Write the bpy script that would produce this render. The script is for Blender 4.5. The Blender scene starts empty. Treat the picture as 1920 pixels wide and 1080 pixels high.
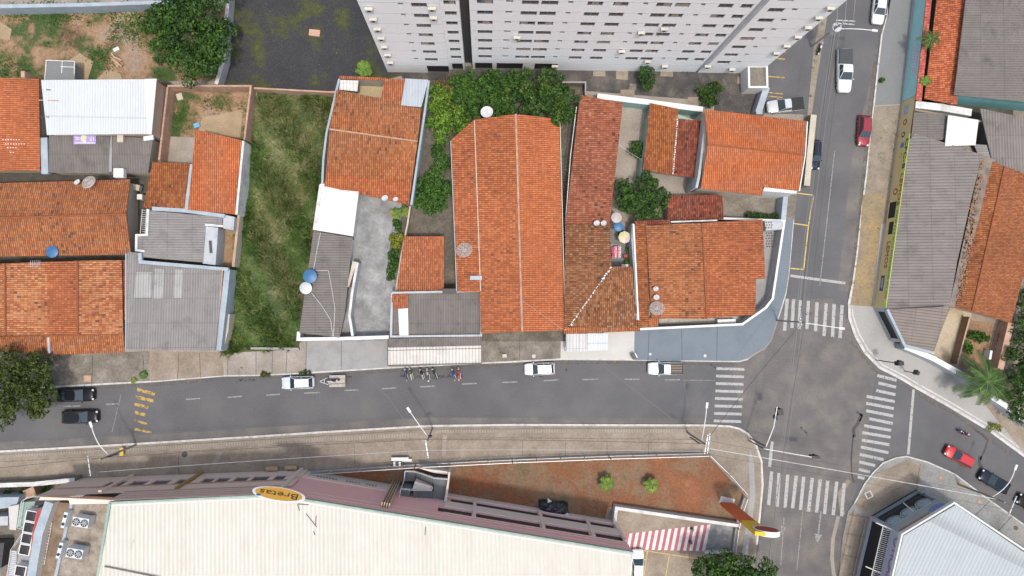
import bpy, math, random
import numpy as np
from mathutils import Vector, Matrix, Quaternion
random.seed(7)
SC = bpy.context.scene
# ---------------------------------------------------------------- camera, world, sun
H = 97.0; F = 1280.0
NAD = (910.0, 562.0)
cam_d = bpy.data.cameras.new("camera"); cam = bpy.data.objects.new("camera", cam_d)
SC.collection.objects.link(cam); SC.camera = cam
cam_d.sensor_width = 36.0; cam_d.lens = 24.0; cam_d.clip_end = 3000.0; cam_d.clip_start = 0.5
Q = Vector(((NAD[0]-960)/F, -(NAD[1]-540)/F, -1)).normalized().rotation_difference(Vector((0, 0, -1)))
cam.rotation_mode = 'QUATERNION'; cam.rotation_quaternion = Q; cam.location = (0, 0, H)

SUN_EL = math.radians(76); SH = Vector((-0.35, 0.94))      # shadows fall towards the top of the picture
w = bpy.data.worlds.new("World"); SC.world = w; w.use_nodes = True
nt = w.node_tree; nt.nodes.clear()
sky = nt.nodes.new('ShaderNodeTexSky'); sky.sky_type = 'NISHITA'; sky.sun_disc = False
sun_dir = Vector((-SH.x, -SH.y, math.tan(SUN_EL)*SH.length)).normalized()
sky.sun_elevation = SUN_EL; sky.sun_rotation = math.atan2(sun_dir.x, sun_dir.y)
sky.air_density = 1.6; sky.dust_density = 5.0; sky.ozone_density = 1.0
bg = nt.nodes.new('ShaderNodeBackground'); bg.inputs[1].default_value = 0.15
wo = nt.nodes.new('ShaderNodeOutputWorld')
nt.links.new(sky.outputs[0], bg.inputs[0]); nt.links.new(bg.outputs[0], wo.inputs[0])
sd = bpy.data.lights.new("sun", 'SUN'); sd.energy = 1.75; sd.angle = math.radians(4.0); sd.color = (1, .96, .9)
so = bpy.data.objects.new("sun", sd); SC.collection.objects.link(so)
so.rotation_mode = 'QUATERNION'; so.rotation_quaternion = sun_dir.to_track_quat('Z', 'Y'); so.location = (0, 0, 120)
SC.view_settings.view_transform = 'Standard'; SC.view_settings.look = 'None'
SC.view_settings.exposure = 0.27; SC.view_settings.gamma = 1.0

# ---------------------------------------------------------------- helpers
def P(px, py, h=0.0):
    v = Q @ Vector(((px-960)/F, -(py-540)/F, -1))
    t = (H-h)/-v.z
    return Vector((v.x*t, v.y*t, h))
def rayp(px, py, n, d):            # pixel ray against the plane n.x = d
    v = Q @ Vector(((px-960)/F, -(py-540)/F, -1)); o = Vector((0, 0, H))
    t = (d-n.dot(o))/n.dot(v); return o+v*t
S = H/F                             # metres per pixel on the ground

class MT:
    def __init__(s, name):
        s.m = bpy.data.materials.new(name); s.m.use_nodes = True
        s.t = s.m.node_tree; s.b = s.t.nodes['Principled BSDF']; s.L = s.t.links.new
    def n(s, k): return s.t.nodes.new(k)
    def inp(s, sock, v):
        if v is None: return
        if isinstance(v, bpy.types.NodeSocket): s.L(v, sock)
        elif isinstance(v, tuple) and len(v) == 3 and len(sock.default_value) == 4: sock.default_value = (*v, 1)
        else: sock.default_value = v
    def op(s, k, a, b=None, c=None):
        x = s.n('ShaderNodeMath'); x.operation = k
        s.inp(x.inputs[0], a); s.inp(x.inputs[1], b); s.inp(x.inputs[2], c); return x.outputs[0]
    def co(s, which='Object', sc=None):
        x = s.n('ShaderNodeTexCoord').outputs[which]
        if sc:
            y = s.n('ShaderNodeVectorMath'); y.operation = 'MULTIPLY'; s.L(x, y.inputs[0]); y.inputs[1].default_value = sc; x = y.outputs[0]
        return x
    def pos(s, sc=None):
        x = s.n('ShaderNodeNewGeometry').outputs['Position']
        if sc:
            y = s.n('ShaderNodeVectorMath'); y.operation = 'MULTIPLY'; s.L(x, y.inputs[0]); y.inputs[1].default_value = sc; x = y.outputs[0]
        return x
    def noise(s, scale, detail=4, vec=None, rough=.55):
        x = s.n('ShaderNodeTexNoise'); x.inputs['Scale'].default_value = scale; x.inputs['Detail'].default_value = detail
        x.inputs['Roughness'].default_value = rough
        s.L(vec if vec is not None else s.pos(), x.inputs['Vector']); return x.outputs['Fac']
    def ramp(s, f, stops, interp='LINEAR'):
        x = s.n('ShaderNodeValToRGB'); e = x.color_ramp.elements; x.color_ramp.interpolation = interp
        while len(e) < len(stops): e.new(.5)
        for i, (p, c) in enumerate(stops):
            e[i].position = p; e[i].color = (*c, 1) if len(c) == 3 else c
        s.L(f, x.inputs[0]); return x.outputs[0]
    def val(s, f, a, b):            # smooth 0..1 between a and b
        x = s.n('ShaderNodeMapRange'); x.inputs[1].default_value = a; x.inputs[2].default_value = b
        s.inp(x.inputs[0], f); return x.outputs[0]
    def mix(s, f, a, b, k='MIX'):
        x = s.n('ShaderNodeMix'); x.data_type = 'RGBA'; x.blend_type = k
        s.inp(x.inputs[0], f); s.inp(x.inputs[6], a); s.inp(x.inputs[7], b); return x.outputs[2]
    def sep(s, v):
        x = s.n('ShaderNodeSeparateXYZ'); s.L(v, x.inputs[0]); return x.outputs
    def white(s, a, b):
        c = s.n('ShaderNodeCombineXYZ'); s.L(a, c.inputs[0]); s.L(b, c.inputs[1])
        x = s.n('ShaderNodeTexWhiteNoise'); x.noise_dimensions = '2D'; s.L(c.outputs[0], x.inputs[0]); return x.outputs[0]
    def bump(s, h, dist=.05, st=1.0):
        x = s.n('ShaderNodeBump'); x.inputs['Distance'].default_value = dist; x.inputs['Strength'].default_value = st
        s.L(h, x.inputs['Height']); s.L(x.outputs[0], s.b.inputs['Normal'])
    def out(s, col, rough=.85, metal=0.0, spec=None):
        s.inp(s.b.inputs['Base Color'], col); s.inp(s.b.inputs['Roughness'], rough); s.b.inputs['Metallic'].default_value = metal
        if spec is not None: s.b.inputs['Specular IOR Level'].default_value = spec
        return s.m

def c3(*a): return tuple(a)
def scl(c, f): return tuple(min(1, x*f) for x in c)
_mc = {}
def mottle(name, c1, c2, c3_=None, s=.35, fine=6.0, fa=.35, rough=.9, bumpd=.02, detail=7, lo=.32, hi=.68):
    if name in _mc: return _mc[name]
    m_ = tuple((a+b)/2 for a, b in zip(c1, c3_ or c2)); lp = lambda c: tuple(x*.62+y*.38 for x, y in zip(c, m_))
    c1 = lp(c1); c2 = lp(c2) if c3_ is None else c2; c3_ = lp(c3_) if c3_ else None; fa *= .7
    t = MT(name); f = t.noise(s, detail)
    st = [(lo, c1), (hi, c2)] if c3_ is None else [(lo, c1), ((lo+hi)/2, c2), (hi, c3_)]
    col = t.ramp(f, st)
    g = t.noise(fine, 3); g2 = t.noise(fine*5, 2)
    k = t.op('ADD', t.op('MULTIPLY', t.val(g, .3, .7), fa), t.op('MULTIPLY', t.val(g2, .3, .7), fa*.6))
    k = t.op('ADD', k, 1-fa*.8)
    v = t.n('ShaderNodeVectorMath'); v.operation = 'SCALE'; t.L(col, v.inputs[0]); t.L(k, v.inputs[3])
    if bumpd: t.bump(g, bumpd)
    _mc[name] = t.out(v.outputs[0], rough); return _mc[name]
def plain(name, col, rough=.6, metal=0.0, var=.12, s=3.0, spec=None):
    if name in _mc: return _mc[name]
    t = MT(name); f = t.noise(s, 5)
    c = t.mix(t.val(f, .3, .7), scl(col, 1-var), scl(col, 1+var))
    _mc[name] = t.out(c, rough, metal, spec); return _mc[name]
def paint(name, col, rough=.25):
    if name in _mc: return _mc[name]
    t = MT(name); f = t.noise(2.0, 3, t.co())
    c = t.mix(t.val(f, .3, .7), scl(col, .93), scl(col, 1.04))
    dk = sum(col) < .2; t.b.inputs['Coat Weight'].default_value = .04 if dk else .6; t.b.inputs['Coat Roughness'].default_value = .06; t.b.inputs['Specular IOR Level'].default_value = .12 if dk else .5
    _mc[name] = t.out(c, rough, .15 if sum(col) > .2 else .0); return _mc[name]

def tile(name, c1, c2, c3_, dirt, amt=.5, pu=.27, pv=.42, light=None, seed=0.0):
    """barrel-tile roof: uv in metres, v runs down the slope"""
    if name in _mc: return _mc[name]
    t = MT(name); u, v, _ = t.sep(t.co('UV'))
    uu = t.op('DIVIDE', u, pu); vv = t.op('DIVIDE', v, pv)
    fu = t.op('FRACT', uu); fv = t.op('FRACT', vv)
    wn = t.white(t.op('ADD', t.op('FLOOR', uu), seed), t.op('FLOOR', vv))
    col = t.ramp(wn, [(0, c1), (.45, c2), (.8, c3_), (1, light or scl(c3_, 1.25))])
    p = t.pos()
    big = t.noise(.22, 6, p); med = t.noise(1.3, 5, p, .65)
    d = t.op('MULTIPLY', t.val(med, .50, .72), t.val(big, .38, .62))
    d = t.op('MULTIPLY', d, amt)
    d2 = t.op('MULTIPLY', t.val(wn, .86, .95), t.op('MULTIPLY', t.val(big, .35, .65), amt*.6))
    col = t.mix(t.op('MAXIMUM', d, d2), col, dirt)
    wn2 = t.white(t.op('ADD', t.op('FLOOR', vv), seed+31.0), t.op('FLOOR', uu))
    spk = t.op('MULTIPLY', t.val(wn2, .955, .965), t.val(big, .40, .55))
    col = t.mix(t.op('MULTIPLY', spk, min(.9, amt+.2)), col, dirt)
    tone = t.op('ADD', .86, t.op('MULTIPLY', t.val(t.noise(.12, 3, p), .3, .7), .26))
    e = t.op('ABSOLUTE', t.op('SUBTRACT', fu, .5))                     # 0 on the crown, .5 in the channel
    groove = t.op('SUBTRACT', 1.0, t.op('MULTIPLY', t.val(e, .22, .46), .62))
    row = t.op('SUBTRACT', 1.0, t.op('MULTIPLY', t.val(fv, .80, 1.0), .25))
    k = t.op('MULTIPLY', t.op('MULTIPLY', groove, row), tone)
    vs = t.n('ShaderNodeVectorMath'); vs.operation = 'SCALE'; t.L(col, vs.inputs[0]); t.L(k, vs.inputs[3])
    hgt = t.op('ADD', t.op('COSINE', t.op('MULTIPLY', e, math.pi)), t.op('MULTIPLY', fv, .25))
    t.bump(hgt, .05, .8)
    _mc[name] = t.out(vs.outputs[0], .9); return _mc[name]
def corr(name, c1, c2, pu=.34, streak=.25, dirt=(.05, .045, .04), amt=.4, pv=3.3, rough=.8, g=.3, sheet=.12):
    """corrugated sheet roof: uv in metres, waves run along v"""
    if name in _mc: return _mc[name]
    t = MT(name); u, v, _ = t.sep(t.co('UV'))
    fu = t.op('FRACT', t.op('DIVIDE', u, pu)); e = t.op('ABSOLUTE', t.op('SUBTRACT', fu, .5))
    wn = t.white(t.op('FLOOR', t.op('DIVIDE', u, 1.05)), t.op('FLOOR', t.op('DIVIDE', v, pv)))
    p = t.pos()
    col = t.mix(t.noise(.6, 6, p), c1, c2)
    cc = t.n('ShaderNodeCombineXYZ'); t.L(t.op('MULTIPLY', u, 6.0), cc.inputs[0]); t.L(t.op('MULTIPLY', v, .25), cc.inputs[1])
    st = t.noise(1.0, 4, cc.outputs[0])
    col = t.mix(t.op('MULTIPLY', t.val(st, .5, .75), streak), col, dirt)
    col = t.mix(t.op('MULTIPLY', t.val(t.noise(.5, 7, p, .7), .52, .70), amt), col, dirt)
    k = t.op('MULTIPLY', t.op('SUBTRACT', 1.0, t.op('MULTIPLY', t.val(e, .22, .5), g)),
             t.op('ADD', 1-sheet*.5, t.op('MULTIPLY', wn, sheet)))
    fv = t.op('FRACT', t.op('DIVIDE', v, pv))
    k = t.op('MULTIPLY', k, t.op('SUBTRACT', 1.0, t.op('MULTIPLY', t.val(fv, .955, .985), .22)))
    vs = t.n('ShaderNodeVectorMath'); vs.operation = 'SCALE'; t.L(col, vs.inputs[0]); t.L(k, vs.inputs[3])
    t.bump(t.op('COSINE', t.op('MULTIPLY', e, 2*math.pi)), .03, .8)
    _mc[name] = t.out(vs.outputs[0], rough); return _mc[name]
def leafmat(name, stops, rough=.6):
    if name in _mc: return _mc[name]
    t = MT(name); g = t.n('ShaderNodeNewGeometry').outputs['Random Per Island']
    n1 = t.noise(.55, 3)
    f = t.op('ADD', t.op('MULTIPLY', g, .55), t.op('MULTIPLY', t.val(n1, .3, .7), .45))
    col = t.ramp(f, stops)
    _mc[name] = t.out(col, rough, spec=.3); return _mc[name]

# ---------- objects
ORG = {}
def thing(name, label, cat, loc=(0, 0, 0), rz=0.0, group=None, kind=None):
    o = bpy.data.objects.new(name, None); SC.collection.objects.link(o); o.empty_display_size = .3
    o.location = loc; o.rotation_euler = (0, 0, rz)
    tag(o, label, cat, group, kind); ORG[o.name] = (Vector(loc), rz); return o
def tag(o, label=None, cat=None, group=None, kind=None):
    if label: o['label'] = label
    if cat: o['category'] = cat
    if group: o['group'] = group
    if kind: o['kind'] = kind
    return o
class MB:
    def __init__(s): s.v = []; s.f = []; s.uv = []; s.mi = []
    def poly(s, pts, mi=0, uv=None):
        i = len(s.v); s.v += [Vector(p) for p in pts]; s.f.append(list(range(i, i+len(pts)))); s.mi.append(mi)
        s.uv.append(uv or [(p[0], p[1]) for p in pts]); return s
    def prism(s, bot, top, mi=0, mside=None, uvt=None, cap=True, base=True):
        n = len(bot); ms = mi if mside is None else mside
        if sum(bot[i][0]*bot[(i+1) % n][1]-bot[(i+1) % n][0]*bot[i][1] for i in range(n)) < 0:
            bot = bot[::-1]; top = top[::-1]; uvt = uvt[::-1] if uvt else None
        if cap: s.poly(top, mi, uvt)
        if base: s.poly(bot[::-1], ms)
        for i in range(n):
            j = (i+1) % n
            L = (Vector(bot[j])-Vector(bot[i])).length
            s.poly([bot[i], bot[j], top[j], top[i]], ms, [(0, bot[i][2]), (L, bot[j][2]), (L, top[j][2]), (0, top[i][2])])
        return s
    def slab(s, pts, z0, z1, mi=0, mside=None):
        return s.prism([(p[0], p[1], z0) for p in pts], [(p[0], p[1], z1) for p in pts], mi, mside)
    def box(s, c, d, rz=0.0, mi=0, R=None):
        c = Vector(c); R = R or Matrix.Rotation(rz, 3, 'Z'); x, y, z = (k/2 for k in d)
        q = [c+R @ Vector(a) for a in ((-x, -y, -z), (x, -y, -z), (x, y, -z), (-x, y, -z), (-x, -y, z), (x, -y, z), (x, y, z), (-x, y, z))]
        for f in ((0, 3, 2, 1), (4, 5, 6, 7), (0, 1, 5, 4), (1, 2, 6, 5), (2, 3, 7, 6), (3, 0, 4, 7)): s.poly([q[k] for k in f], mi)
        return s
    def beam(s, a, b, wd, ht, mi=0):       # box between two points
        a = Vector(a); b = Vector(b); d = b-a; L = d.length
        if L < 1e-6: return s
        x = d/L; up = Vector((0, 0, 1)) if abs(x.z) < .95 else Vector((1, 0, 0))
        y = up.cross(x).normalized(); z = x.cross(y)
        return s.box((a+b)/2, (L, wd, ht), mi=mi, R=Matrix((x, y, z)).transposed())
    def cyl(s, a, b, r0, r1=None, n=12, mi=0, caps=True):
        a = Vector(a); b = Vector(b); r1 = r0 if r1 is None else r1
        x = (b-a).normalized(); up = Vector((0, 0, 1)) if abs(x.z) < .95 else Vector((1, 0, 0))
        y = up.cross(x).normalized(); z = x.cross(y)
        ra = [a+(y*math.cos(t)+z*math.sin(t))*r0 for t in (2*math.pi*k/n for k in range(n))]
        rb = [b+(y*math.cos(t)+z*math.sin(t))*r1 for t in (2*math.pi*k/n for k in range(n))]
        for i in range(n): s.poly([ra[i], ra[(i+1) % n], rb[(i+1) % n], rb[i]], mi)
        if caps: s.poly(ra[::-1], mi); s.poly(rb, mi)
        return s
    def tube(s, pts, r, n=6, mi=0):
        for a, b in zip(pts, pts[1:]): s.cyl(a, b, r, r, n, mi)
        return s
    def lathe(s, c, prof, n=16, R=None, mi=0):
        c = Vector(c); R = R or Matrix.Identity(3)
        rings = [[c+R @ Vector((r*math.cos(2*math.pi*k/n), r*math.sin(2*math.pi*k/n), z)) for k in range(n)] for r, z in prof]
        for a, b in zip(rings, rings[1:]):
            for i in range(n): s.poly([a[i], a[(i+1) % n], b[(i+1) % n], b[i]], mi)
        return s
    def ell(s, c, d, n=12, mi=0, R=None):
        R = R or Matrix.Identity(3); M = R @ Matrix.Diagonal(Vector(d)/2)
        pr = [(math.sin(math.pi*k/8), -math.cos(math.pi*k/8)) for k in range(9)]
        return s.lathe(c, [(max(r, .02), z) for r, z in pr], n, M, mi)
    def ribbon(s, line, wd, mi=0, z=None):
        """flat strip along world points, width to both sides"""
        L = [Vector(p) for p in line]; lf = []; rt = []; acc = 0; us = []
        for i, p in enumerate(L):
            d = (L[min(i+1, len(L)-1)]-L[max(i-1, 0)]); d.z = 0; d.normalize()
            nrm = Vector((-d.y, d.x, 0)); lf.append(p+nrm*wd/2); rt.append(p-nrm*wd/2)
            if i: acc += (p-L[i-1]).length
            us.append(acc)
        for i in range(len(L)-1):
            s.poly([rt[i], rt[i+1], lf[i+1], lf[i]], mi, [(0, us[i]), (0, us[i+1]), (wd, us[i+1]), (wd, us[i])])
        return s
    def build(s, name, mats, parent=None, smooth=False, local=False):
        org, rz = (Vector((0, 0, 0)), 0.0)
        if parent is not None: org, rz = ORG.get(parent.name, (org, rz))
        me = bpy.data.meshes.new(name)
        if local: vs = s.v
        else:
            Rm = Matrix.Rotation(-rz, 3, 'Z'); vs = [Rm @ (v-org) for v in s.v]
        me.from_pydata([tuple(v) for v in vs], [], s.f)
        ul = me.uv_layers.new(name="uv"); ul.data.foreach_set('uv', [c for f in s.uv for p in f for c in p])
        if not isinstance(mats, (list, tuple)): mats = [mats]
        for m in mats: me.materials.append(m)
        me.polygons.foreach_set('material_index', s.mi)
        if smooth:
            import bmesh
            bm = bmesh.new(); bm.from_mesh(me); bmesh.ops.remove_doubles(bm, verts=bm.verts, dist=.0005); bm.to_mesh(me); bm.free()
            me.polygons.foreach_set('use_smooth', [True]*len(me.polygons))
            try: me.set_sharp_from_angle(angle=math.radians(40))
            except Exception: pass
        me.update()
        o = bpy.data.objects.new(name, me); SC.collection.objects.link(o)
        if parent is not None: o.parent = parent; ORG[o.name] = (org, rz)
        return o
def single(mb, name, mats, label, cat, loc, group=None, smooth=False, kind=None):
    """one-mesh top-level thing with its origin at loc"""
    loc = Vector(loc); mb.v = [v-loc for v in mb.v]
    o = mb.build(name, mats, None, smooth, local=True); o.location = loc
    ORG[o.name] = (loc, 0.0)
    return tag(o, label, cat, group, kind)
def struct(mb, name, mats, kind='structure'):
    o = mb.build(name, mats); o['kind'] = kind; return o

def planar_uv(pts, slope):
    pts = [Vector(p) for p in pts]
    n = Vector((0, 0, 0))
    for i in range(len(pts)): n += (pts[i]-pts[0]).cross(pts[(i+1) % len(pts)]-pts[0])
    n.normalize()
    if n.z < 0: n = -n
    v = Vector((slope[0], -slope[1], 0)); v = (v-n*v.dot(n)).normalized(); u = v.cross(n)
    return [(p.dot(u), p.dot(v)) for p in pts], n
def roofpts(pts):
    out = []; 
    a = [P(*q) for q in pts[:3]]
    n = (a[1]-a[0]).cross(a[2]-a[0]).normalized(); d = n.dot(a[0])
    for q in pts:
        out.append(P(*q) if len(q) == 3 else rayp(q[0], q[1], n, d))
    return out
def roof(par, pts, slope, mat, name='roof', th=.14, edge=None, label=None):
    """roof plane from pixel corners; first three carry heights, the others are put on the same plane"""
    w_ = roofpts(pts); uv, n = planar_uv(w_, slope)
    mb = MB(); bot = [(p.x, p.y, p.z-th) for p in w_]
    mb.prism(bot, [tuple(p) for p in w_], 0, 1, uv)
    o = mb.build(name, [mat, edge or M['tile_edge']], par)
    if label: o['label'] = label
    return o
def walls(par, pts, h, mat, name='wall', z0=.13, inset=0.0, label=None):
    """vertical wall volume under a roof; footprint given in pixels at height h"""
    q = [P(a, b, h) for a, b in pts]
    if inset:
        c = sum(q, Vector((0, 0, 0)))/len(q); q = [c+(p-c)*(1-inset/max(1, (p-c).length)) for p in q]
    mb = MB().slab([(p.x, p.y) for p in q], z0, h-.16 if name == 'wall' else h)
    o = mb.build(name, mat, par)
    if label: o['label'] = label
    return o
def freewall(par, line, wd, h, mats, name='wall', z0=.13, h0=None):
    """wall along a pixel polyline given at its top"""
    mb = MB(); pts = [P(a, b, h) for a, b in line]
    for i, (a, b) in enumerate(zip(pts, pts[1:])):
        d = (b-a).normalized(); n = Vector((-d.y, d.x, 0))*wd/2; e = d*wd/2 if i < len(pts)-2 else d*0
        q = [a-n, b+e-n, b+e+n, a+n]
        mb.slab([(k.x, k.y) for k in q], z0, h-i*.003, 0, 1)
    return mb.build(name, mats if isinstance(mats, list) else [mats, mats], par)
def ridge(par, a, b, mat, r=.13, name='ridge_cap'):
    A = P(*a); B = P(*b); mb = MB().cyl(A, B, r, r, 8)
    return mb.build(name, mat, par, True)
def patch(name, pts, h, mat, kind='structure', slope=(0, 1)):
    w_ = [P(a, b, h) for a, b in pts]
    uv, _ = planar_uv(w_, slope); mb = MB()
    if sum(w_[i].x*w_[(i+1) % len(w_)].y-w_[(i+1) % len(w_)].x*w_[i].y for i in range(len(w_))) < 0: w_ = w_[::-1]; uv = uv[::-1]
    mb.poly(w_, 0, uv); return struct(mb, name, mat, kind)
def textmesh(par, s, c, right, up, height, mat, width=None, name='lettering', depth=.02, sq=1.0):
    cu = bpy.data.curves.new('t', 'FONT'); cu.body = s; cu.extrude = depth; cu.resolution_u = 3
    to = bpy.data.objects.new('t', cu); SC.collection.objects.link(to)
    bpy.context.view_layer.update()
    me = bpy.data.meshes.new_from_object(to.evaluated_get(bpy.context.evaluated_depsgraph_get()))
    bpy.data.objects.remove(to); bpy.data.curves.remove(cu)
    vs = [v.co.copy() for v in me.vertices]
    x0 = min(v.x for v in vs); x1 = max(v.x for v in vs); y0 = min(v.y for v in vs); y1 = max(v.y for v in vs)
    sy = height/(y1-y0); sx = (width/(x1-x0)) if width else sy*sq
    r = Vector(right).normalized(); u = Vector(up).normalized(); n = r.cross(u)
    org = ORG[par.name][0] if par is not None and par.name in ORG else Vector((0, 0, 0))
    for v, q in zip(me.vertices, vs):
        v.co = Vector(c)-org+r*((q.x-(x0+x1)/2)*sx)+u*((q.y-(y0+y1)/2)*sy)+n*q.z
    me.materials.clear(); me.materials.append(mat); me.name = name
    o = bpy.data.objects.new(name, me); SC.collection.objects.link(o); o.parent = par
    return o

# ---------- vegetation
def leaf_arrays(C, N, size, rng, aspect=.6):
    n = len(C); r = rng.normal(size=(n, 3)); t = np.cross(N, r); t /= np.linalg.norm(t, axis=1)[:, None]+1e-9
    b = np.cross(N, t); s = (size*rng.uniform(.6, 1.3, n))[:, None]
    V = np.empty((n, 4, 3)); V[:, 0] = C-t*s*.5; V[:, 1] = C-b*s*.5*aspect+N*s*.08; V[:, 2] = C+t*s*.5; V[:, 3] = C+b*s*.5*aspect+N*s*.08
    return V.reshape(-1, 3)
def quads_obj(V, name, mat, parent, org):
    V = V-np.array(org)[None, :]; n = len(V)//4
    me = bpy.data.meshes.new(name); me.vertices.add(len(V)); me.vertices.foreach_set('co', V.ravel())
    me.loops.add(4*n); me.loops.foreach_set('vertex_index', np.arange(4*n, dtype=np.int32))
    me.polygons.add(n); me.polygons.foreach_set('loop_start', np.arange(0, 4*n, 4, dtype=np.int32))
    me.polygons.foreach_set('loop_total', np.full(n, 4, dtype=np.int32)); me.materials.append(mat); me.update(calc_edges=True)
    o = bpy.data.objects.new(name, me); SC.collection.objects.link(o)
    if parent is not None: o.parent = parent
    return o
def crown_pts(blobs, n, rng, sub=15):
    cs = []
    for x, y, z, r in blobs:
        cs.append((x, y, z-.1*r, r*.66))
        for _ in range(sub):
            d = rng.normal(size=3); d[2] = abs(d[2])*.9-.25; d /= np.linalg.norm(d)
            q = r*rng.uniform(.18, .40)
            k_ = rng.uniform(.62, .92); cs.append((x+d[0]*r*k_, y+d[1]*r*k_, z+d[2]*r*.62, q))
    cs = np.array(cs); wt = cs[:, 3]**2; wt /= wt.sum(); k = rng.choice(len(cs), n, p=wt)
    d = rng.normal(size=(n, 3)); d[:, 2] = np.where(rng.random(n) < .8, np.abs(d[:, 2]), d[:, 2]); d /= np.linalg.norm(d, axis=1)[:, None]
    rad = cs[k, 3]*rng.uniform(.72, 1.08, n)
    C = cs[k, :3]+d*rad[:, None]*np.array([1, 1, .75])
    N = d+rng.normal(size=(n, 3))*.45; N /= np.linalg.norm(N, axis=1)[:, None]
    C[:, 2] = np.maximum(C[:, 2], .2)
    return C, N
def tree(name, label, blobs_px, hc, mat, n, size=.38, group=None, cat='tree', trunk=True, seed=1, zr=1.0):
    """blobs_px: (px,py,radius px); hc: height of the crown centres"""
    rng = np.random.default_rng(seed)
    bl = []
    for b in blobs_px:
        h = b[3] if len(b) > 3 else hc
        p = P(b[0], b[1], h); bl.append((p.x, p.y, p.z, b[2]*(H-h)/F))
    cx = sum(b[0]*b[3] for b in bl)/sum(b[3] for b in bl); cy = sum(b[1]*b[3] for b in bl)/sum(b[3] for b in bl)
    t = thing(name, label, cat, (cx, cy, .13), group=group)
    C, N = crown_pts(bl, n, rng)
    quads_obj(leaf_arrays(C, N, size, rng), 'crown', mat, t, (cx, cy, .13))
    if trunk:
        mb = MB(); mb.cyl((cx, cy, 0), (cx+.1, cy, hc*.55), .05*hc+.05, .035*hc+.03, 10)
        for b in bl: mb.cyl((cx+.1, cy, hc*.5), (b[0], b[1], b[2]), .022*hc+.02, .015*hc, 7)
        mb.build('trunk', M['bark'], t)
    return t
def weeds(name, label, spots, mat, h=.35, size=.22, dens=90, cat='weeds', group=None, seed=3, z=.13, kind=None):
    rng = np.random.default_rng(seed); C = []; 
    for px, py, r in spots:
        p = P(px, py, z); R = r*S; k = int(max(12, dens*R*R))
        a = rng.uniform(0, 2*math.pi, k); q = R*np.sqrt(rng.random(k))*rng.uniform(.7, 1.25, k)
        C.append(np.stack([p.x+q*np.cos(a), p.y+q*np.sin(a), z+.03+rng.random(k)*h*np.clip(1.1-q/R, .15, 1)], 1))
    C = np.concatenate(C); N = rng.normal(size=C.shape)*.6; N[:, 2] = abs(N[:, 2])+.5; N /= np.linalg.norm(N, axis=1)[:, None]
    org = Vector((C[:, 0].mean(), C[:, 1].mean(), z))
    o = quads_obj(leaf_arrays(C, N, size, rng, .4), name, mat, None, org); o.location = org
    return tag(o, label, cat, group, kind)
def grass(name, label, poly, n, mat, h=.9, seed=5, z=.13, spread=.5, cat='grass', width=.05, tuft=22):
    """blades as thin leaning quads inside a pixel polygon"""
    rng = np.random.default_rng(seed); w_ = [P(a, b, z) for a, b in poly]
    xs = [p.x for p in w_]; ys = [p.y for p in w_]
    X = rng.uniform(min(xs), max(xs), n*2); Y = rng.uniform(min(ys), max(ys), n*2); ins = np.zeros(n*2, bool)
    j = len(w_)-1
    for i in range(len(w_)):
        c = ((ys[i] > Y) != (ys[j] > Y)) & (X < (xs[j]-xs[i])*(Y-ys[i])/(ys[j]-ys[i]+1e-12)+xs[i]); ins ^= c; j = i
    X = X[ins][:n]; Y = Y[ins][:n]; m = len(X)
    # blades gathered in leaning tufts
    T_ = max(8, m//tuft); cx = X[:T_]; cy = Y[:T_]; k = rng.integers(0, T_, m)
    th = rng.uniform(.35, 1.15, T_)*(.6+.4*np.sin(cx*.9+cy*.6)); ta = np.sin(cx*.35)*1.5+np.cos(cy*.3)*1.5+rng.normal(size=T_)*.9; tl = rng.uniform(.2, 1.0, T_)
    a = rng.uniform(0, 2*math.pi, m); q = rng.random(m)**.7*.22; X = cx[k]+q*np.cos(a); Y = cy[k]+q*np.sin(a)
    vx = np.cos(a)*.55+np.cos(ta[k])*tl[k]*1.1; vy = np.sin(a)*.55+np.sin(ta[k])*tl[k]*1.1
    hh = h*th[k]*rng.uniform(.6, 1.1, m); a = np.arctan2(vy, vx); ln = np.hypot(vx, vy)*rng.uniform(.5, 1.0, m)*spread
    B = np.stack([X, Y, np.full(m, z)], 1); T = B+np.stack([np.cos(a)*ln, np.sin(a)*ln, hh], 1); Mi = B*.45+T*.55; Mi[:, 2] += hh*.18
    s = np.stack([-np.sin(a), np.cos(a), np.zeros(m)], 1)*width/2
    V = np.stack([Mi-s, Mi+s, T+s*.3, T-s*.3], 1).reshape(-1, 3)
    V2 = np.stack([B-s, B+s, Mi+s, Mi-s], 1).reshape(-1, 3)
    o = quads_obj(np.concatenate([V, V2]), name, mat, None, (0, 0, 0))
    o['label'] = label; o['category'] = cat; o['kind'] = 'stuff'; return o
def fronds(mb, c, n, L, rng, droop=.6, wd=.06, leaflets=14, ll=.5, up=.5):
    for k in range(n):
        a = 2*math.pi*k/n+rng.uniform(-.2, .2); el = rng.uniform(up-.35, up+.35); d = Vector((math.cos(a), math.sin(a), 0)); q = []
        Lk = L*rng.uniform(.68, 1.12)
        for i in range(leaflets+1):
            t = i/leaflets; q.append(Vector(c)+d*Lk*t*math.cos(el*(1-t*.5))+Vector((0, 0, Lk*(math.sin(el)*t-droop*t*t))))
        side = Vector((-d.y, d.x, 0))
        for i in range(leaflets):
            mb.beam(q[i], q[i+1], .035, .03, 1)
            if i < 1: continue
            l = ll*(1-abs(i/leaflets-.45)*1.1)
            for sg in (-1, 1):
                e = q[i]+side*sg*l*.9+(q[i+1]-q[i]).normalized()*l*.55-Vector((0, 0, l*.25))
                n2 = (q[i+1]-q[i]).normalized()*wd
                mb.poly([q[i]-n2, q[i]+n2, e+n2*.3, e-n2*.3], 0)
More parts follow.
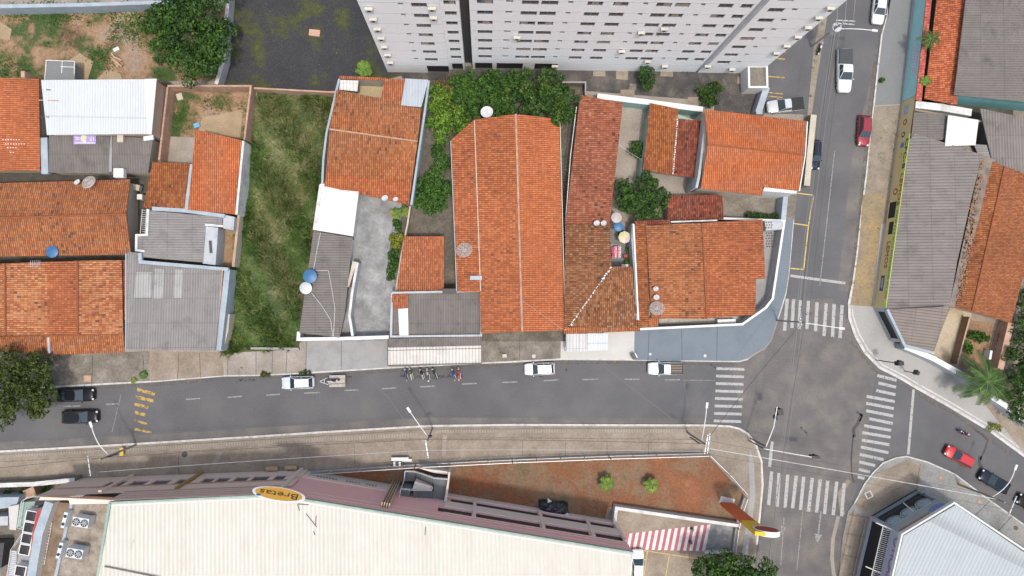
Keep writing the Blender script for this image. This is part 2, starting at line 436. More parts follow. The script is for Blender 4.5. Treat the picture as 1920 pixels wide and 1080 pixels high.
def palm(name, label, px, py, hc, L, n, mat, seed=2, ll=.5, droop=.6, up=.5, wd=.06, trunk_r=.16, leaflets=14, cat='palm', group=None):
    rng = random.Random(seed); c = P(px, py, hc); t = thing(name, label, cat, (c.x, c.y, .13), group=group)
    mb = MB(); fronds(mb, c, n, L, rng, droop, wd, leaflets, ll, up); mb.build('crown', [mat, M['stem']], t)
    MB().cyl((c.x, c.y, 0), (c.x, c.y, hc), trunk_r*1.2, trunk_r*.8, 10).build('trunk', M['bark'], t)
    return t
# ---------------------------------------------------------------- materials
M = {}
M['asphalt'] = mottle('asphalt', (.080, .080, .086), (.104, .104, .109), (.135, .132, .130), s=.16, fine=7, fa=.40, rough=.9)
M['asphalt_old'] = mottle('asphalt_old', (.084, .081, .083), (.130, .122, .117), (.19, .17, .15), s=.32, fine=7, fa=.5)
M['asphalt_light'] = mottle('asphalt_light', (.135, .133, .133), (.165, .16, .157), s=.3, fine=8, fa=.3)
M['crack'] = mottle('crack', (.045, .045, .048), (.075, .073, .072), s=1, fine=8, fa=.3)
t_ = MT('oil'); f_ = t_.noise(3.0, 6); t_.L(t_.op('MULTIPLY', t_.val(f_, .45, .62), .75), t_.b.inputs['Alpha']); M['oil'] = t_.out((.04, .04, .042), .7)
t_ = MT('gutter_dirt'); f_ = t_.noise(1.2, 7); t_.L(t_.op('MULTIPLY', t_.val(f_, .42, .62), .75), t_.b.inputs['Alpha']); M['gutter_dirt'] = t_.out((.17, .14, .11), .95)
M['concrete'] = mottle('concrete', (.20, .175, .15), (.28, .245, .21), (.36, .33, .29), s=.35, fine=5, fa=.4)
M['concrete_dark'] = mottle('concrete_dark', (.10, .088, .072), (.18, .16, .132), (.27, .245, .21), s=.5, fine=4, fa=.5)
M['concrete_brown'] = mottle('concrete_brown', (.17, .135, .10), (.25, .205, .16), (.33, .285, .235), s=.4, fine=4, fa=.4)
M['concrete_grey'] = mottle('concrete_grey', (.22, .22, .215), (.28, .28, .28), (.33, .32, .31), s=.5, fine=6, fa=.25)
M['concrete_pale'] = mottle('concrete_pale', (.46, .45, .42), (.52, .51, .49), s=.4, fine=6, fa=.15)
M['yard_grey'] = mottle('yard_grey', (.12, .12, .12), (.24, .245, .245), (.38, .385, .38), s=.45, fine=3, fa=.4)
M['smooth_grey'] = mottle('smooth_grey', (.165, .17, .172), (.19, .197, .20), s=.25, fine=5, fa=.2)
M['yard_dirty'] = mottle('yard_dirty', (.06, .052, .040), (.115, .10, .08), (.19, .17, .14), s=.5, fine=4, fa=.5)
M['plaza'] = mottle('plaza', (.27, .265, .255), (.32, .315, .30), (.35, .345, .33), s=.2, fine=5, fa=.15)
M['blue_paving'] = mottle('blue_paving', (.130, .160, .19), (.155, .187, .218), (.17, .20, .228), s=.3, fine=6, fa=.2)
M['se_walk'] = mottle('se_walk', (.14, .145, .14), (.25, .25, .24), (.31, .30, .285), s=.25, fine=4, fa=.4)
M['ochre'] = mottle('ochre', (.19, .155, .115), (.25, .195, .12), (.34, .235, .095), s=.45, fine=3, fa=.5)
M['brownwalk'] = mottle('brownwalk', (.17, .14, .11), (.24, .205, .16), (.29, .25, .20), s=.4, fine=4, fa=.4)
M['kerb'] = mottle('kerb', (.30, .29, .27), (.50, .49, .47), (.62, .61, .60), s=1.5, fine=6, fa=.35)
M['kerb_plain'] = mottle('kerb_plain', (.26, .25, .23), (.38, .37, .35), s=1.2, fine=6, fa=.3)
M['soil'] = mottle('soil', (.13, .095, .055), (.24, .15, .085), (.34, .22, .13), s=.35, fine=3, fa=.5)
M['red_soil'] = None
M['gravel'] = mottle('gravel', (.025, .025, .03), (.06, .058, .06), (.11, .105, .10), s=.6, fine=9, fa=.9, rough=.95)
M['cliff_ground'] = mottle('lot_ground', (.045, .06, .02), (.11, .095, .05), s=.3, fine=4, fa=.5)
M['ground'] = mottle('far_ground', (.12, .10, .07), (.20, .16, .12), s=.05, fine=2, fa=.3)
M['tile_edge'] = mottle('tile_edge', (.20, .06, .025), (.30, .10, .04), s=2)
M['bark'] = plain('bark', (.12, .09, .065), .9)
M['stem'] = plain('stem', (.16, .20, .06), .7)
M['white'] = plain('white_paint', (.64, .64, .63), .6, var=.06)
M['white_dirty'] = mottle('white_dirty', (.34, .34, .33), (.56, .56, .55), (.70, .70, .69), s=.8, fine=4, fa=.3)
M['grey_wall'] = mottle('grey_wall', (.28, .30, .32), (.40, .42, .44), (.46, .48, .50), s=.6, fine=4, fa=.25)
M['bluegrey_wall'] = mottle('bluegrey_wall', (.26, .31, .35), (.38, .44, .49), s=.7, fine=4, fa=.25)
M['cream_wall'] = mottle('cream_wall', (.40, .36, .29), (.52, .48, .40), s=.7, fine=4, fa=.2)
M['aqua'] = mottle('aqua', (.34, .62, .63), (.42, .70, .70), s=.7, fine=5, fa=.2)
M['teal_wall'] = mottle('teal_wall', (.20, .36, .33), (.30, .46, .42), s=.7, fine=5, fa=.25)
M['yellow_wall'] = mottle('yellow_wall', (.62, .49, .25), (.70, .57, .31), s=.5, fine=5, fa=.12)
M['lime'] = mottle('lime', (.52, .60, .16), (.62, .68, .22), s=.7, fine=5, fa=.1)
M['dark'] = plain('dark', (.02, .02, .022), .6)
M['black'] = plain('black', (.012, .012, .014), .45)
M['glass'] = plain('glass', (.025, .045, .055), .05, spec=1.0)
M['glass_blue'] = plain('glass_blue', (.02, .035, .08), .15, spec=.6)
M['metal'] = plain('metal', (.45, .46, .47), .4, .6)
M['metal_dark'] = plain('metal_dark', (.06, .06, .065), .5, .3)
M['galv'] = plain('galvanised', (.50, .52, .54), .45, .3)
M['conc_pole'] = mottle('conc_pole', (.22, .21, .19), (.32, .30, .28), s=1.5, fine=6, fa=.2)
M['blue_tank'] = plain('blue_tank', (.035, .13, .28), .45)
def lotmat(name, stops, s=.16, fine=5.0, fa=.5):
    t = MT(name); f = t.noise(s, 9, None, .68); c = t.ramp(f, stops); g_ = t.noise(fine, 5, None, .7); sp = t.noise(14, 2)
    v = t.n('ShaderNodeVectorMath'); v.operation = 'SCALE'; t.L(c, v.inputs[0]); t.L(t.op('ADD', 1-fa*.5, t.op('MULTIPLY', t.val(g_, .3, .7), fa)), v.inputs[3])
    c = t.mix(t.op('MULTIPLY', t.val(sp, .70, .74), .7), v.outputs[0], (.30, .28, .25)); t.bump(g_, .06); return t.out(c, .95)
M['gravel'] = lotmat('gravel_moss', [(.30, (.03, .031, .035)), (.50, (.042, .042, .046)), (.55, (.055, .062, .024)), (.63, (.085, .095, .030)), (.70, (.085, .095, .10))], .13, 5, .8)
M['gravel2'] = lotmat('gravel_stone', [(.30, (.04, .04, .042)), (.5, (.075, .07, .068)), (.7, (.15, .13, .11))], .4, 7, .8)
M['rubble_lot'] = lotmat('rubble_lot', [(.28, (.028, .06, .012)), (.45, (.055, .085, .022)), (.50, (.19, .13, .07)), (.56, (.30, .19, .115)), (.64, (.26, .20, .16)), (.74, (.38, .31, .24))], .17, 3.5, .6)
M['red_soil'] = lotmat('red_soil', [(.28, (.10, .075, .04)), (.38, (.15, .105, .06)), (.45, (.20, .125, .075)), (.54, (.19, .085, .042)), (.64, (.24, .095, .045)), (.74, (.30, .145, .08))], .13, 4, .6)
M['brick'] = None
def brick(name, a, b, mortar, sc=1.0):
    t = MT(name); x = t.n('ShaderNodeTexBrick'); v = t.co('UV', (1, 1, 1)); t.L(v, x.inputs['Vector'])
    x.inputs['Color1'].default_value = (*a, 1); x.inputs['Color2'].default_value = (*b, 1); x.inputs['Mortar'].default_value = (*mortar, 1)
    x.inputs['Scale'].default_value = 1.0; x.inputs['Brick Width'].default_value = .30*sc; x.inputs['Row Height'].default_value = .20*sc; x.inputs['Mortar Size'].default_value = .025
    c = t.mix(t.val(t.noise(.7, 6), .40, .62), x.outputs[0], mortar)
    return t.out(c, .9)
M['brick'] = brick('brick', (.66, .31, .17), (.50, .24, .14), (.42, .38, .34))
M['brick_raw'] = mottle('brick_raw', (.30, .19, .14), (.42, .26, .18), (.50, .35, .27), s=1.2, fine=4, fa=.4)
# roofs
M['t_orange'] = tile('roof_orange', (.315, .090, .033), (.38, .112, .040), (.435, .140, .053), (.12, .05, .03), .5, seed=1.0)
M['t_bright'] = tile('roof_bright', (.385, .108, .038), (.435, .125, .044), (.48, .145, .055), (.18, .065, .035), .3, light=(.51, .175, .072), seed=3.0)
M['t_mixed'] = tile('roof_mixed', (.32, .095, .037), (.43, .155, .06), (.47, .21, .095), (.12, .055, .03), .65, seed=9.0)
M['t_worn'] = tile('roof_worn', (.27, .088, .032), (.34, .118, .043), (.395, .145, .056), (.11, .05, .028), .75, light=(.43, .19, .085), seed=5.0)
M['t_brown'] = tile('roof_brown', (.17, .062, .025), (.23, .088, .034), (.29, .12, .05), (.07, .036, .022), .85, light=(.36, .20, .10), seed=7.0)
M['t_red'] = tile('roof_red', (.225, .068, .036), (.285, .088, .044), (.34, .115, .058), (.08, .032, .022), .7, light=(.42, .18, .10), seed=11.0)
M['t_darkred'] = tile('roof_darkred', (.15, .036, .020), (.21, .055, .03), (.28, .08, .044), (.05, .02, .015), .75, seed=13.0)
M['t_rust'] = tile('roof_rust', (.23, .066, .022), (.30, .095, .029), (.34, .125, .042), (.09, .04, .022), .8, seed=15.0)
M['c_grey'] = corr('sheet_grey', (.20, .185, .18), (.30, .285, .275), amt=.45)
M['c_dark'] = corr('sheet_dark', (.14, .125, .115), (.21, .19, .18), amt=.5, g=.38)
M['c_brown'] = corr('sheet_brown', (.13, .115, .105), (.19, .172, .16), amt=.5, g=.2)
M['c_light'] = corr('sheet_light', (.20, .187, .18), (.28, .265, .255), amt=.35, g=.3)
M['c_white'] = corr('sheet_white', (.50, .53, .55), (.57, .60, .61), streak=.10, dirt=(.42, .40, .36), amt=.08, g=.12, pv=6.0, sheet=.04, rough=.5)
M['c_cream'] = corr('sheet_cream', (.49, .475, .42), (.56, .545, .49), pu=.5, streak=.6, dirt=(.44, .38, .29), amt=.22, g=.06, pv=40.0, sheet=.05, rough=.55)
M['c_blue'] = corr('sheet_blue', (.32, .355, .37), (.36, .395, .41), pu=.5, streak=.15, dirt=(.34, .37, .39), amt=.05, g=.07, pv=40.0, sheet=.03, rough=.5)
M['c_zinc'] = corr('sheet_zinc', (.36, .42, .47), (.42, .47, .52), pu=.4, streak=.2, dirt=(.25, .12, .08), amt=.35, g=.15, pv=6.0)
M['panel_white'] = mottle('panel_white', (.56, .55, .53), (.68, .67, .65), s=.6, fine=4, fa=.12)
# leaves
M['l_dark'] = leafmat('leaf_dark', [(.05, (.010, .028, .006)), (.4, (.024, .062, .010)), (.75, (.05, .11, .016)), (1, (.13, .20, .03))])
M['l_mid'] = leafmat('leaf_mid', [(.05, (.016, .045, .007)), (.4, (.032, .085, .012)), (.75, (.06, .14, .02)), (1, (.12, .22, .035))])
M['l_olive'] = leafmat('leaf_olive', [(.05, (.012, .024, .004)), (.4, (.034, .052, .008)), (.75, (.065, .095, .014)), (1, (.15, .17, .03))])
M['l_bright'] = leafmat('leaf_bright', [(.05, (.035, .08, .01)), (.4, (.07, .15, .015)), (.75, (.14, .24, .025)), (1, (.26, .36, .05))])
M['l_yellow'] = leafmat('leaf_yellow', [(.05, (.06, .08, .01)), (.4, (.13, .16, .015)), (.75, (.24, .24, .03)), (1, (.36, .33, .05))])
M['l_straw'] = leafmat('leaf_straw', [(.0, (.03, .06, .010)), (.35, (.08, .10, .025)), (.65, (.17, .165, .07)), (1, (.34, .31, .18))])
M['l_lot'] = leafmat('leaf_lot', [(.0, (.016, .038, .006)), (.4, (.040, .082, .014)), (.7, (.095, .14, .03)), (1, (.21, .22, .085))])
M['l_brown'] = leafmat('leaf_brown', [(.0, (.05, .05, .02)), (.5, (.13, .09, .04)), (1, (.25, .15, .07))])
M['l_palm'] = leafmat('leaf_palm', [(.0, (.012, .032, .005)), (.45, (.024, .062, .009)), (.8, (.055, .115, .015)), (1, (.18, .24, .05))])
M['l_agave'] = leafmat('leaf_agave', [(.0, (.03, .08, .012)), (.45, (.07, .15, .02)), (.75, (.20, .24, .03)), (1, (.50, .34, .05))])

# ---------------------------------------------------------------- the ground
def gpoly(name, pts, z, mat, side=None, base=-.1):
    """raised slab of ground with real kerb faces"""
    q = [P(a, b, z) for a, b in pts]
    mb = MB().slab([(p.x, p.y) for p in q], base, z, 0, 1)
    return struct(mb, name, [mat, side or M['kerb_plain']])
g = MB().poly([(-450, -450, -.02), (450, -450, -.02), (450, 450, -.02), (-450, 450, -.02)]); struct(g, 'ground', M['ground'])
rd = MB().poly([(-130, -90, 0), (130, -90, 0), (130, 90, 0), (-130, 90, 0)]); struct(rd, 'road', M['asphalt'])
KN = [(-300, 760), (-100, 741), (95, 727), (282, 717), (420, 706), (480, 705), (570, 701), (730, 691), (902, 682), (960, 680), (1050, 675), (1185, 676), (1385, 679), (1402, 675), (1418, 664), (1434, 655), (1447, 638), (1460, 598), (1474, 553), (1480, 515), (1488, 425), (1494, 362), (1506, 300), (1517, 250), (1530, 160), (1543, 80), (1556, 0), (1580, -160)]
gpoly('pavement', KN+[(1580, -420), (-300, -420)], .13, M['concrete'])
KE = [(1676, -60), (1662, 32), (1652, 65), (1645, 125), (1636, 208), (1629, 270), (1624, 320), (1615, 390), (1607, 465), (1597, 537), (1590, 570), (1591, 597), (1602, 630), (1620, 662), (1647, 690), (1690, 712), (1715, 727), (1777, 762), (1852, 807), (1920, 857), (2100, 990)]
gpoly('pavement', [(1700, -300)]+KE+[(2250, 990), (2250, -300)], .13, M['plaza'])
KS = [(2100, 1105), (1920, 982), (1850, 932), (1790, 887), (1740, 865), (1700, 854), (1680, 857), (1655, 867), (1637, 885), (1620, 907), (1600, 945), (1590, 960), (1580, 1010), (1575, 1060), (1560, 1300)]
gpoly('pavement', [(2100, 1300)]+KS, .13, M['se_walk'])
KW = [(-300, 868), (0, 845), (200, 834), (480, 817), (600, 809), (805, 797), (960, 795), (1335, 796), (1370, 798), (1388, 802), (1405, 812), (1420, 835), (1430, 865), (1432, 910), (1427, 965), (1420, 1022), (1415, 1052), (1410, 1300)]
gpoly('pavement', KW+[(-300, 1300)], .13, M['concrete_brown'])
def kerb(line, wpx, z, mat, name='kerb'):
    mb = MB().ribbon([P(a, b, z) for a, b in line], wpx*S); return struct(mb, name, mat)
kerb([(a, b-1.5) for a, b in KN[:14]], 3.0, .134, M['kerb']); kerb([(a-1.5, b) for a, b in KN[17:22]], 3, .134, M['kerb'])
kerb([(a+1.5, b) for a, b in KE[:11]], 3.0, .134, M['kerb'])
kerb([(a+2, b-1) for a, b in KE[9:]], 5.0, .135, M['kerb']); kerb([(a+8, b-6) for a, b in KE[10:]], 2.5, .135, M['kerb'])
kerb([(a, b+2) for a, b in KS[:9]]+[(1622, 907), (1602, 945)], 2.2, .134, M['kerb'])
kerb([(a, b+1.6) for a, b in KW[:9]]+[(1370, 800), (1386, 804), (1403, 814), (1418, 836), (1428, 865), (1430, 910), (1425, 965), (1419, 1022)], 3.6, .134, M['kerb'])
# road patches and wear
patch('road_wear', [(1372, 690), (1470, 560), (1560, 560), (1590, 600), (1640, 700), (1620, 880), (1590, 960), (1432, 960), (1425, 830), (1395, 800)], .004, M['asphalt_old'])
patch('road_wear', [(1430, 960), (1580, 965), (1572, 1090), (1415, 1090)], .004, M['asphalt_old'])
patch('road_wear', [(-20, 830), (280, 815), (520, 800), (800, 783), (960, 783), (1330, 784), (1330, 797), (960, 796), (800, 798), (480, 818), (0, 846)], .005, M['asphalt_old'])
patch('road_wear', [(1598, 290), (1640, 120), (1655, 120), (1640, 210), (1628, 320), (1600, 545), (1570, 545)], .005, M['asphalt_old'])
for L_, w_ in (([(1566, 60), (1558, 110), (1545, 200), (1532, 290), (1520, 390), (1508, 480), (1500, 560), (1490, 660), (1478, 760), (1468, 850), (1452, 960), (1440, 1090)], 2.2), ([(1574, 60), (1553, 200), (1540, 290), (1528, 390), (1516, 480), (1508, 560), (1498, 660), (1486, 760), (1476, 850), (1460, 960), (1448, 1090)], 1.4), ([(1562, 60), (1541, 200), (1528, 290), (1504, 480), (1496, 560), (1486, 660), (1474, 760), (1464, 850), (1448, 960)], 1.2)):
    kerb(L_, w_, .008, M['asphalt_light'], 'road_seam')
kerb([(1572, 968), (1568, 985), (1562, 1010), (1560, 1045), (1563, 1075), (1570, 1095)], 7, .009, M['concrete'], 'road_patch')
kerb([(1592, 900), (1575, 925), (1580, 965)], 9, .009, M['brownwalk'], 'road_patch')
for L_, w_ in (([(1600, 815), (1598, 835), (1596, 860), (1597, 890), (1601, 905)], 3), ([(1616, 775), (1608, 795), (1600, 805), (1602, 820)], 6), ([(1606, 772), (1617, 780), (1612, 790)], 4),
               ([(1828, 806), (1842, 815), (1852, 826), (1848, 840), (1838, 862)], 3.5), ([(1838, 855), (1836, 868), (1842, 880)], 7),
               ([(1130, 685), (1190, 732), (1260, 785)], .8), ([(690, 705), (725, 742), (760, 790)], .8), ([(1280, 700), (1290, 760), (1280, 796)], .9)):
    kerb(L_, w_, .010, M['crack'] if w_ > 1 else M['asphalt_light'], 'road_crack')
for L_, w_ in (([(100, 731), (282, 722), (420, 711), (570, 706), (730, 696), (902, 687), (1050, 680), (1185, 680), (1385, 684)], 5), ([(1655, 40), (1640, 130), (1630, 215), (1620, 330), (1608, 440), (1592, 560)], 9), ([(1596, 640), (1640, 695), (1690, 722), (1790, 778), (1900, 855)], 6)): kerb(L_, w_, .0065, M['gutter_dirt'], 'gutter_dirt')
for L_, w_ in (([(443, 714), (460, 712), (478, 713)], 5), ([(1330, 684), (1345, 690), (1340, 694)], 4), ([(1060, 692), (1066, 697)], 4), ([(750, 703), (800, 708), (868, 704)], 6), ([(1500, 800), (1515, 815)], 4), ([(600, 712), (660, 706)], 4), ([(1010, 705), (1020, 708)], 3)): kerb(L_, w_, .0115, M['oil'], 'oil_stain')
M['gap'] = mottle('shaded_gap_ground', (.035, .032, .027), (.075, .068, .056), (.12, .11, .095), s=.6, fine=4, fa=.4)  # ground colour darkened to carry the shade of narrow gaps between houses
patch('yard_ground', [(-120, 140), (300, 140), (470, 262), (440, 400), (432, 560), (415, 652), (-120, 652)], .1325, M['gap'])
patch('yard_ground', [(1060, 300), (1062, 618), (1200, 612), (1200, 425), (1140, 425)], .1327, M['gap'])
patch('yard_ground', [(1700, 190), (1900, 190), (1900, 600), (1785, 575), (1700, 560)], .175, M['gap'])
# pavement surfaces (north side of the street)
ps = [
 ('pavement_slab', [(0, 660), (240, 660), (280, 658), (281, 714), (95, 724), (0, 730)], 'concrete_dark'),
 ('pavement_slab', [(281, 659), (380, 660), (416, 660), (420, 704), (283, 715)], 'concrete_brown'),
 ('pavement_slab', [(425, 660), (574, 654), (572, 699), (480, 703), (421, 704)], 'concrete'),
 ('pavement_slab', [(575, 640), (727, 636), (728, 689), (574, 698)], 'concrete_grey'),
 ('pavement_slab', [(728, 630), (905, 628), (902, 680), (729, 689)], 'brownwalk'),
 ('pavement_slab', [(903, 626), (1052, 624), (1050, 672), (960, 677), (902, 680)], 'concrete_dark'),
 ('pavement_slab', [(1052, 622), (1191, 620), (1189, 674), (1051, 673)], 'concrete_pale'),
 ('pavement_slab', [(1190, 600), (1392, 590), (1453, 540), (1474, 408), (1488, 410), (1479, 515), (1473, 550), (1458, 598), (1446, 637), (1432, 653), (1415, 662), (1400, 673), (1385, 677), (1189, 675)], 'blue_paving'),
 ('pavement_slab', [(1350, 350), (1495, 362), (1489, 412), (1356, 412)], 'concrete_dark'),
 ('dirt_strip', [(1512, 215), (1524, 120), (1528, 80), (1540, 30), (1548, -20), (1555, 0), (1543, 80), (1530, 160), (1517, 250), (1507, 300), (1495, 360)], 'brownwalk'),
 ('yard_ground', [(-20, 15), (436, 10), (430, 60), (410, 152), (-20, 152)], 'rubble_lot'),
 ('yard_ground', [(436, -60), (740, -60), (760, 140), (640, 170), (480, 175), (410, 160)], 'gravel'),
 ('yard_ground', [(740, 125), (1310, 120), (1450, 120), (1430, 225), (1300, 215), (1090, 185), (800, 210)], 'gravel2'),
 ('parking_lot', [(1395, 60), (1535, -60), (1555, -60), (1540, 25), (1526, 90), (1514, 215), (1420, 212)], 'asphalt'),
 ('yard_ground', [(305, 165), (470, 165), (455, 260), (300, 260)], 'rubble_lot'),
 ('yard_ground', [(300, 255), (370, 258), (360, 310), (295, 310)], 'concrete'),
 ('yard_ground', [(466, 172), (640, 172), (560, 655), (418, 662)], 'cliff_ground'),
 ('yard_ground', [(620, 350), (790, 360), (757, 545), (735, 640), (630, 640)], 'yard_grey'),
 ('yard_ground', [(770, 150), (1092, 150), (1060, 640), (845, 640), (740, 560)], 'yard_dirty'),
 ('yard_ground', [(1092, 170), (1340, 190), (1320, 420), (1060, 520)], 'concrete'),
 ('yard_ground', [(1140, 425), (1195, 425), (1195, 505), (1140, 505)], 'smooth_grey'),
 ('yard_ground', [(400, 418), (440, 410), (436, 500), (400, 500)], 'soil'),
 ('pavement_slab', [(1400, 410), (1474, 410), (1440, 575), (1400, 590)], 'concrete_grey'),
]
for i, (nm, pts, mt) in enumerate(ps): patch(nm, pts, .134+.0015*i, M[mt])
# pavement joints
def joints(segs, mat='crack', wpx=.7, z=.165, name='pavement_joint'):
    mb = MB()
    for a, b in segs: mb.ribbon([P(*a, z), P(*b, z)], wpx*S)
    return struct(mb, name, M[mat])
joints([((174, 665), (172, 722)), ((268, 665), (270, 716)), ((335, 665), (333, 711)), ((374, 662), (376, 708)), ((511, 656), (510, 702)), ((538, 656), (536, 700)), ((427, 665), (427, 704)),
        ((640, 640), (640, 693)), ((480, 657), (480, 704)), ((1217, 622), (1215, 676)), ((1278, 617), (1279, 677)), ((1345, 612), (1344, 677)), ((575, 641), (573, 699)), ((975, 628), (974, 676))])
mbk = kerb([(578, 638), (728, 634)], 2.0, .168, M['kerb'], 'pavement_edge')
# other kerbed pavements: NE and SE, SW
ps2 = [
 ('pavement_slab', [(1668, -30), (1712, -30), (1712, 0), (1690, 195), (1640, 198), (1648, 125), (1655, 65), (1664, 32)], 'smooth_grey'),
 ('pavement_slab', [(1639, 200), (1690, 196), (1672, 330), (1626, 330), (1631, 270)], 'brownwalk'),
 ('pavement_slab', [(1626, 330), (1672, 330), (1662, 420), (1614, 420)], 'concrete_brown'),
 ('pavement_slab', [(1618, 365), (1658, 362), (1636, 575), (1594, 572), (1600, 537), (1610, 465)], 'ochre'),
 ('yard_ground', [(1700, 190), (1960, 190), (1960, 900), (1800, 700), (1670, 640)], 'concrete_brown'),
 ('yard_ground', [(1820, 600), (1890, 610), (1862, 700), (1800, 690)], 'soil'),
 ('pavement_slab', [(1600, 950), (1640, 890), (1700, 862), (1730, 868), (1722, 915), (1642, 968)], 'concrete_brown'),
 ('pavement_slab', [(1582, 1010), (1592, 960), (1640, 968), (1618, 1100), (1570, 1100)], 'concrete_brown'),
]
for i, (nm, pts, mt) in enumerate(ps2): patch(nm, pts, .134+.0015*i, M[mt])
joints([((1592, 965), (1638, 972)), ((1586, 1000), (1632, 1010)), ((1580, 1040), (1625, 1050)), ((1860, 935), (1810, 985)), ((1900, 965), (1868, 1000)), ((1726, 870), (1718, 912))], z=.16)
ps3 = [
 ('pavement_slab', [(0, 849), (200, 838), (480, 821), (600, 813), (805, 801), (960, 799), (1290, 800), (1290, 812), (960, 812), (805, 815), (600, 826), (480, 834), (200, 852), (0, 864)], 'brownwalk'),
 ('pavement_slab', [(0, 868), (200, 858), (480, 842), (600, 834), (805, 826), (960, 824), (1310, 828), (1325, 850), (960, 858), (570, 882), (0, 902)], 'concrete_brown'),
 ('pavement_slab', [(1300, 804), (1375, 804), (1402, 818), (1416, 840), (1424, 870), (1426, 910), (1421, 965), (1413, 1022), (1408, 1090), (1376, 1090), (1400, 930), (1330, 852)], 'brownwalk'),
 ('pavement_slab', [(1406, 840), (1414, 870), (1416, 930), (1408, 1000), (1398, 1060), (1388, 1060), (1397, 1000), (1406, 930), (1404, 870)], 'concrete_grey'),
 ('yard_ground', [(570, 884), (900, 862), (1325, 851), (1398, 930), (1378, 985), (1155, 985), (1150, 1000), (700, 960)], 'red_soil'),
 ('parking_lot', [(1140, 950), (1390, 985), (1378, 1100), (1100, 1100)], 'concrete_brown'),
 ('pavement_slab', [(1312, 984), (1380, 984), (1377, 1034), (1304, 1034)], 'yard_grey'),
 ('yard_ground', [(-60, 905), (200, 900), (200, 1120), (-60, 1120)], 'concrete_dark'),
]
for i, (nm, pts, mt) in enumerate(ps3): patch(nm, pts, .134+.0015*i, M[mt])
joints([((0, 866), (200, 855), ) , ((200, 855), (480, 838)), ((480, 838), (600, 830)), ((600, 830), (805, 822)), ((805, 822), (960, 821)), ((960, 821), (1310, 824))], 'concrete_dark', 1.6, .152)
joints([((0, 853), (200, 842)), ((200, 842), (480, 825)), ((480, 825), (805, 805)), ((805, 805), (1290, 803))], 'crack', .6, .152)
joints([((x, 826-(x-960)*.0), (x, 856)) for x in (980, 1060, 1138, 1216)]+[((335, 852), (335, 890)), ((568, 838), (568, 880)), ((665, 835), (665, 872))], 'crack', .6, .153)
mb = MB()                                                # rough paver row along the kerb
for k in range(260):
    x = 10+k*5; y = 855-(x/805)*41 if x < 805 else 808
    if x > 1290: break
    mb.ribbon([P(x, y-3.5, .151), P(x+.3, y+3.5, .151)], 2.6*S)
struct(mb, 'paver_row', M['concrete'])
patch('pavement_slab', [(408, 848), (418, 848), (402, 880), (392, 880)], .155, M['concrete'])
patch('pavement_slab', [(830, 816), (838, 816), (836, 855), (828, 855)], .155, M['concrete'])
patch('concrete_pad', [(1352, 930), (1378, 936), (1376, 945), (1348, 942)], .16, M['concrete_pale'])

# ---------------------------------------------------------------- painted markings
t = MT('marking_white'); f = t.noise(3.5, 6); t.L(t.val(f, .28, .44), t.b.inputs['Alpha']); M['mark'] = t.out((.36, .36, .35), .8)
t = MT('marking_faint'); f = t.noise(4.0, 6); t.L(t.op('MULTIPLY', t.val(f, .28, .5), .75), t.b.inputs['Alpha']); M['mark_faint'] = t.out((.34, .34, .335), .8)
t = MT('marking_yellow'); f = t.noise(3.0, 6); t.L(t.val(f, .28, .46), t.b.inputs['Alpha']); M['mark_y'] = t.out((.58, .42, .12), .8)
t = MT('marking_orange'); f = t.noise(1.5, 6); t.L(t.val(f, .32, .52), t.b.inputs['Alpha']); M['mark_o'] = t.out((.42, .28, .08), .8)
MK = .016
def marks(segs, wpx, mat='mark', name='road_marking', z=MK):
    mb = MB()
    for a, b in segs: mb.ribbon([P(*a, z), P(*b, z)], wpx*S)
    return struct(mb, name, M[mat])
marks([((119, 762), (151, 761)), ((199, 758), (224, 757)), ((349, 749), (375, 747)), ((427, 745), (454, 743)), ((499, 741), (525, 739)), ((570, 737), (600, 736)), ((646, 732), (672, 731)),
       ((717, 729), (744, 727)), ((788, 725), (816, 724)), ((866, 720), (894, 719)), ((942, 717), (970, 716)), ((1019, 714), (1047, 712)), ((1092, 712), (1122, 711)), ((1170, 711), (1199, 711)), ((1246, 712), (1275, 712))], 2.2, 'mark_faint')
marks([((1343.5-k*.75, 691+k*14), (1396-k*.9, 692.6+k*14)) for k in range(8)], 5)
marks([((1476, 560), (1471, 620)), ((1488, 561), (1485, 615)), ((1501, 563), (1498, 617)), ((1516, 564), (1513, 617)), ((1532, 567), (1529, 621)), ((1549, 569), (1545, 630)), ((1564, 570), (1561, 632)), ((1579, 572), (1575, 634))], 6.5)
marks([((1645, 704), (1681, 713)), ((1647, 718), (1680, 726)), ((1643, 732), (1679, 740)), ((1625, 743), (1678, 753)), ((1624, 756), (1676, 766)), ((1624, 770), (1675, 780)), ((1630, 785), (1674, 794)), ((1620, 798), (1671, 807)),
       ((1617, 811), (1670, 820)), ((1616, 825), (1668, 834)), ((1614, 838), (1666, 849)), ((1612, 852), (1657, 862)), ((1611, 866), (1641, 873)), ((1610, 880), (1631, 885)), ((1608, 894), (1621, 897))], 5.5)
marks([((1447, 884), (1441, 947)), ((1461, 887), (1457, 950)), ((1477, 890), (1472, 952)), ((1493, 892), (1486, 953)), ((1507, 894), (1501, 956)), ((1523, 896), (1516, 959)), ((1538, 899), (1531, 961)), ((1552, 901), (1546, 964)), ((1569, 903), (1562, 966)), ((1583, 906), (1578, 968))], 6.5)
marks([((1448, 828), (1443, 875))], 6)
marks([((1713, 730), (1703, 852)), ((1482, 517), (1585, 531))], 5)
marks([((1565, 283), (1550, 420)), ((1550, 420), (1537, 535))], 1.6, 'mark_faint')
marks([((1470, 970), (1464, 1060)), ((1505, 960), (1494, 1070))], 1.4, 'mark_faint')
marks([((227, 740), (210, 810)), ((1340, 713), (1280, 713))], .9, 'mark_faint')
mb = MB()                                                # worn arrow before the crossing
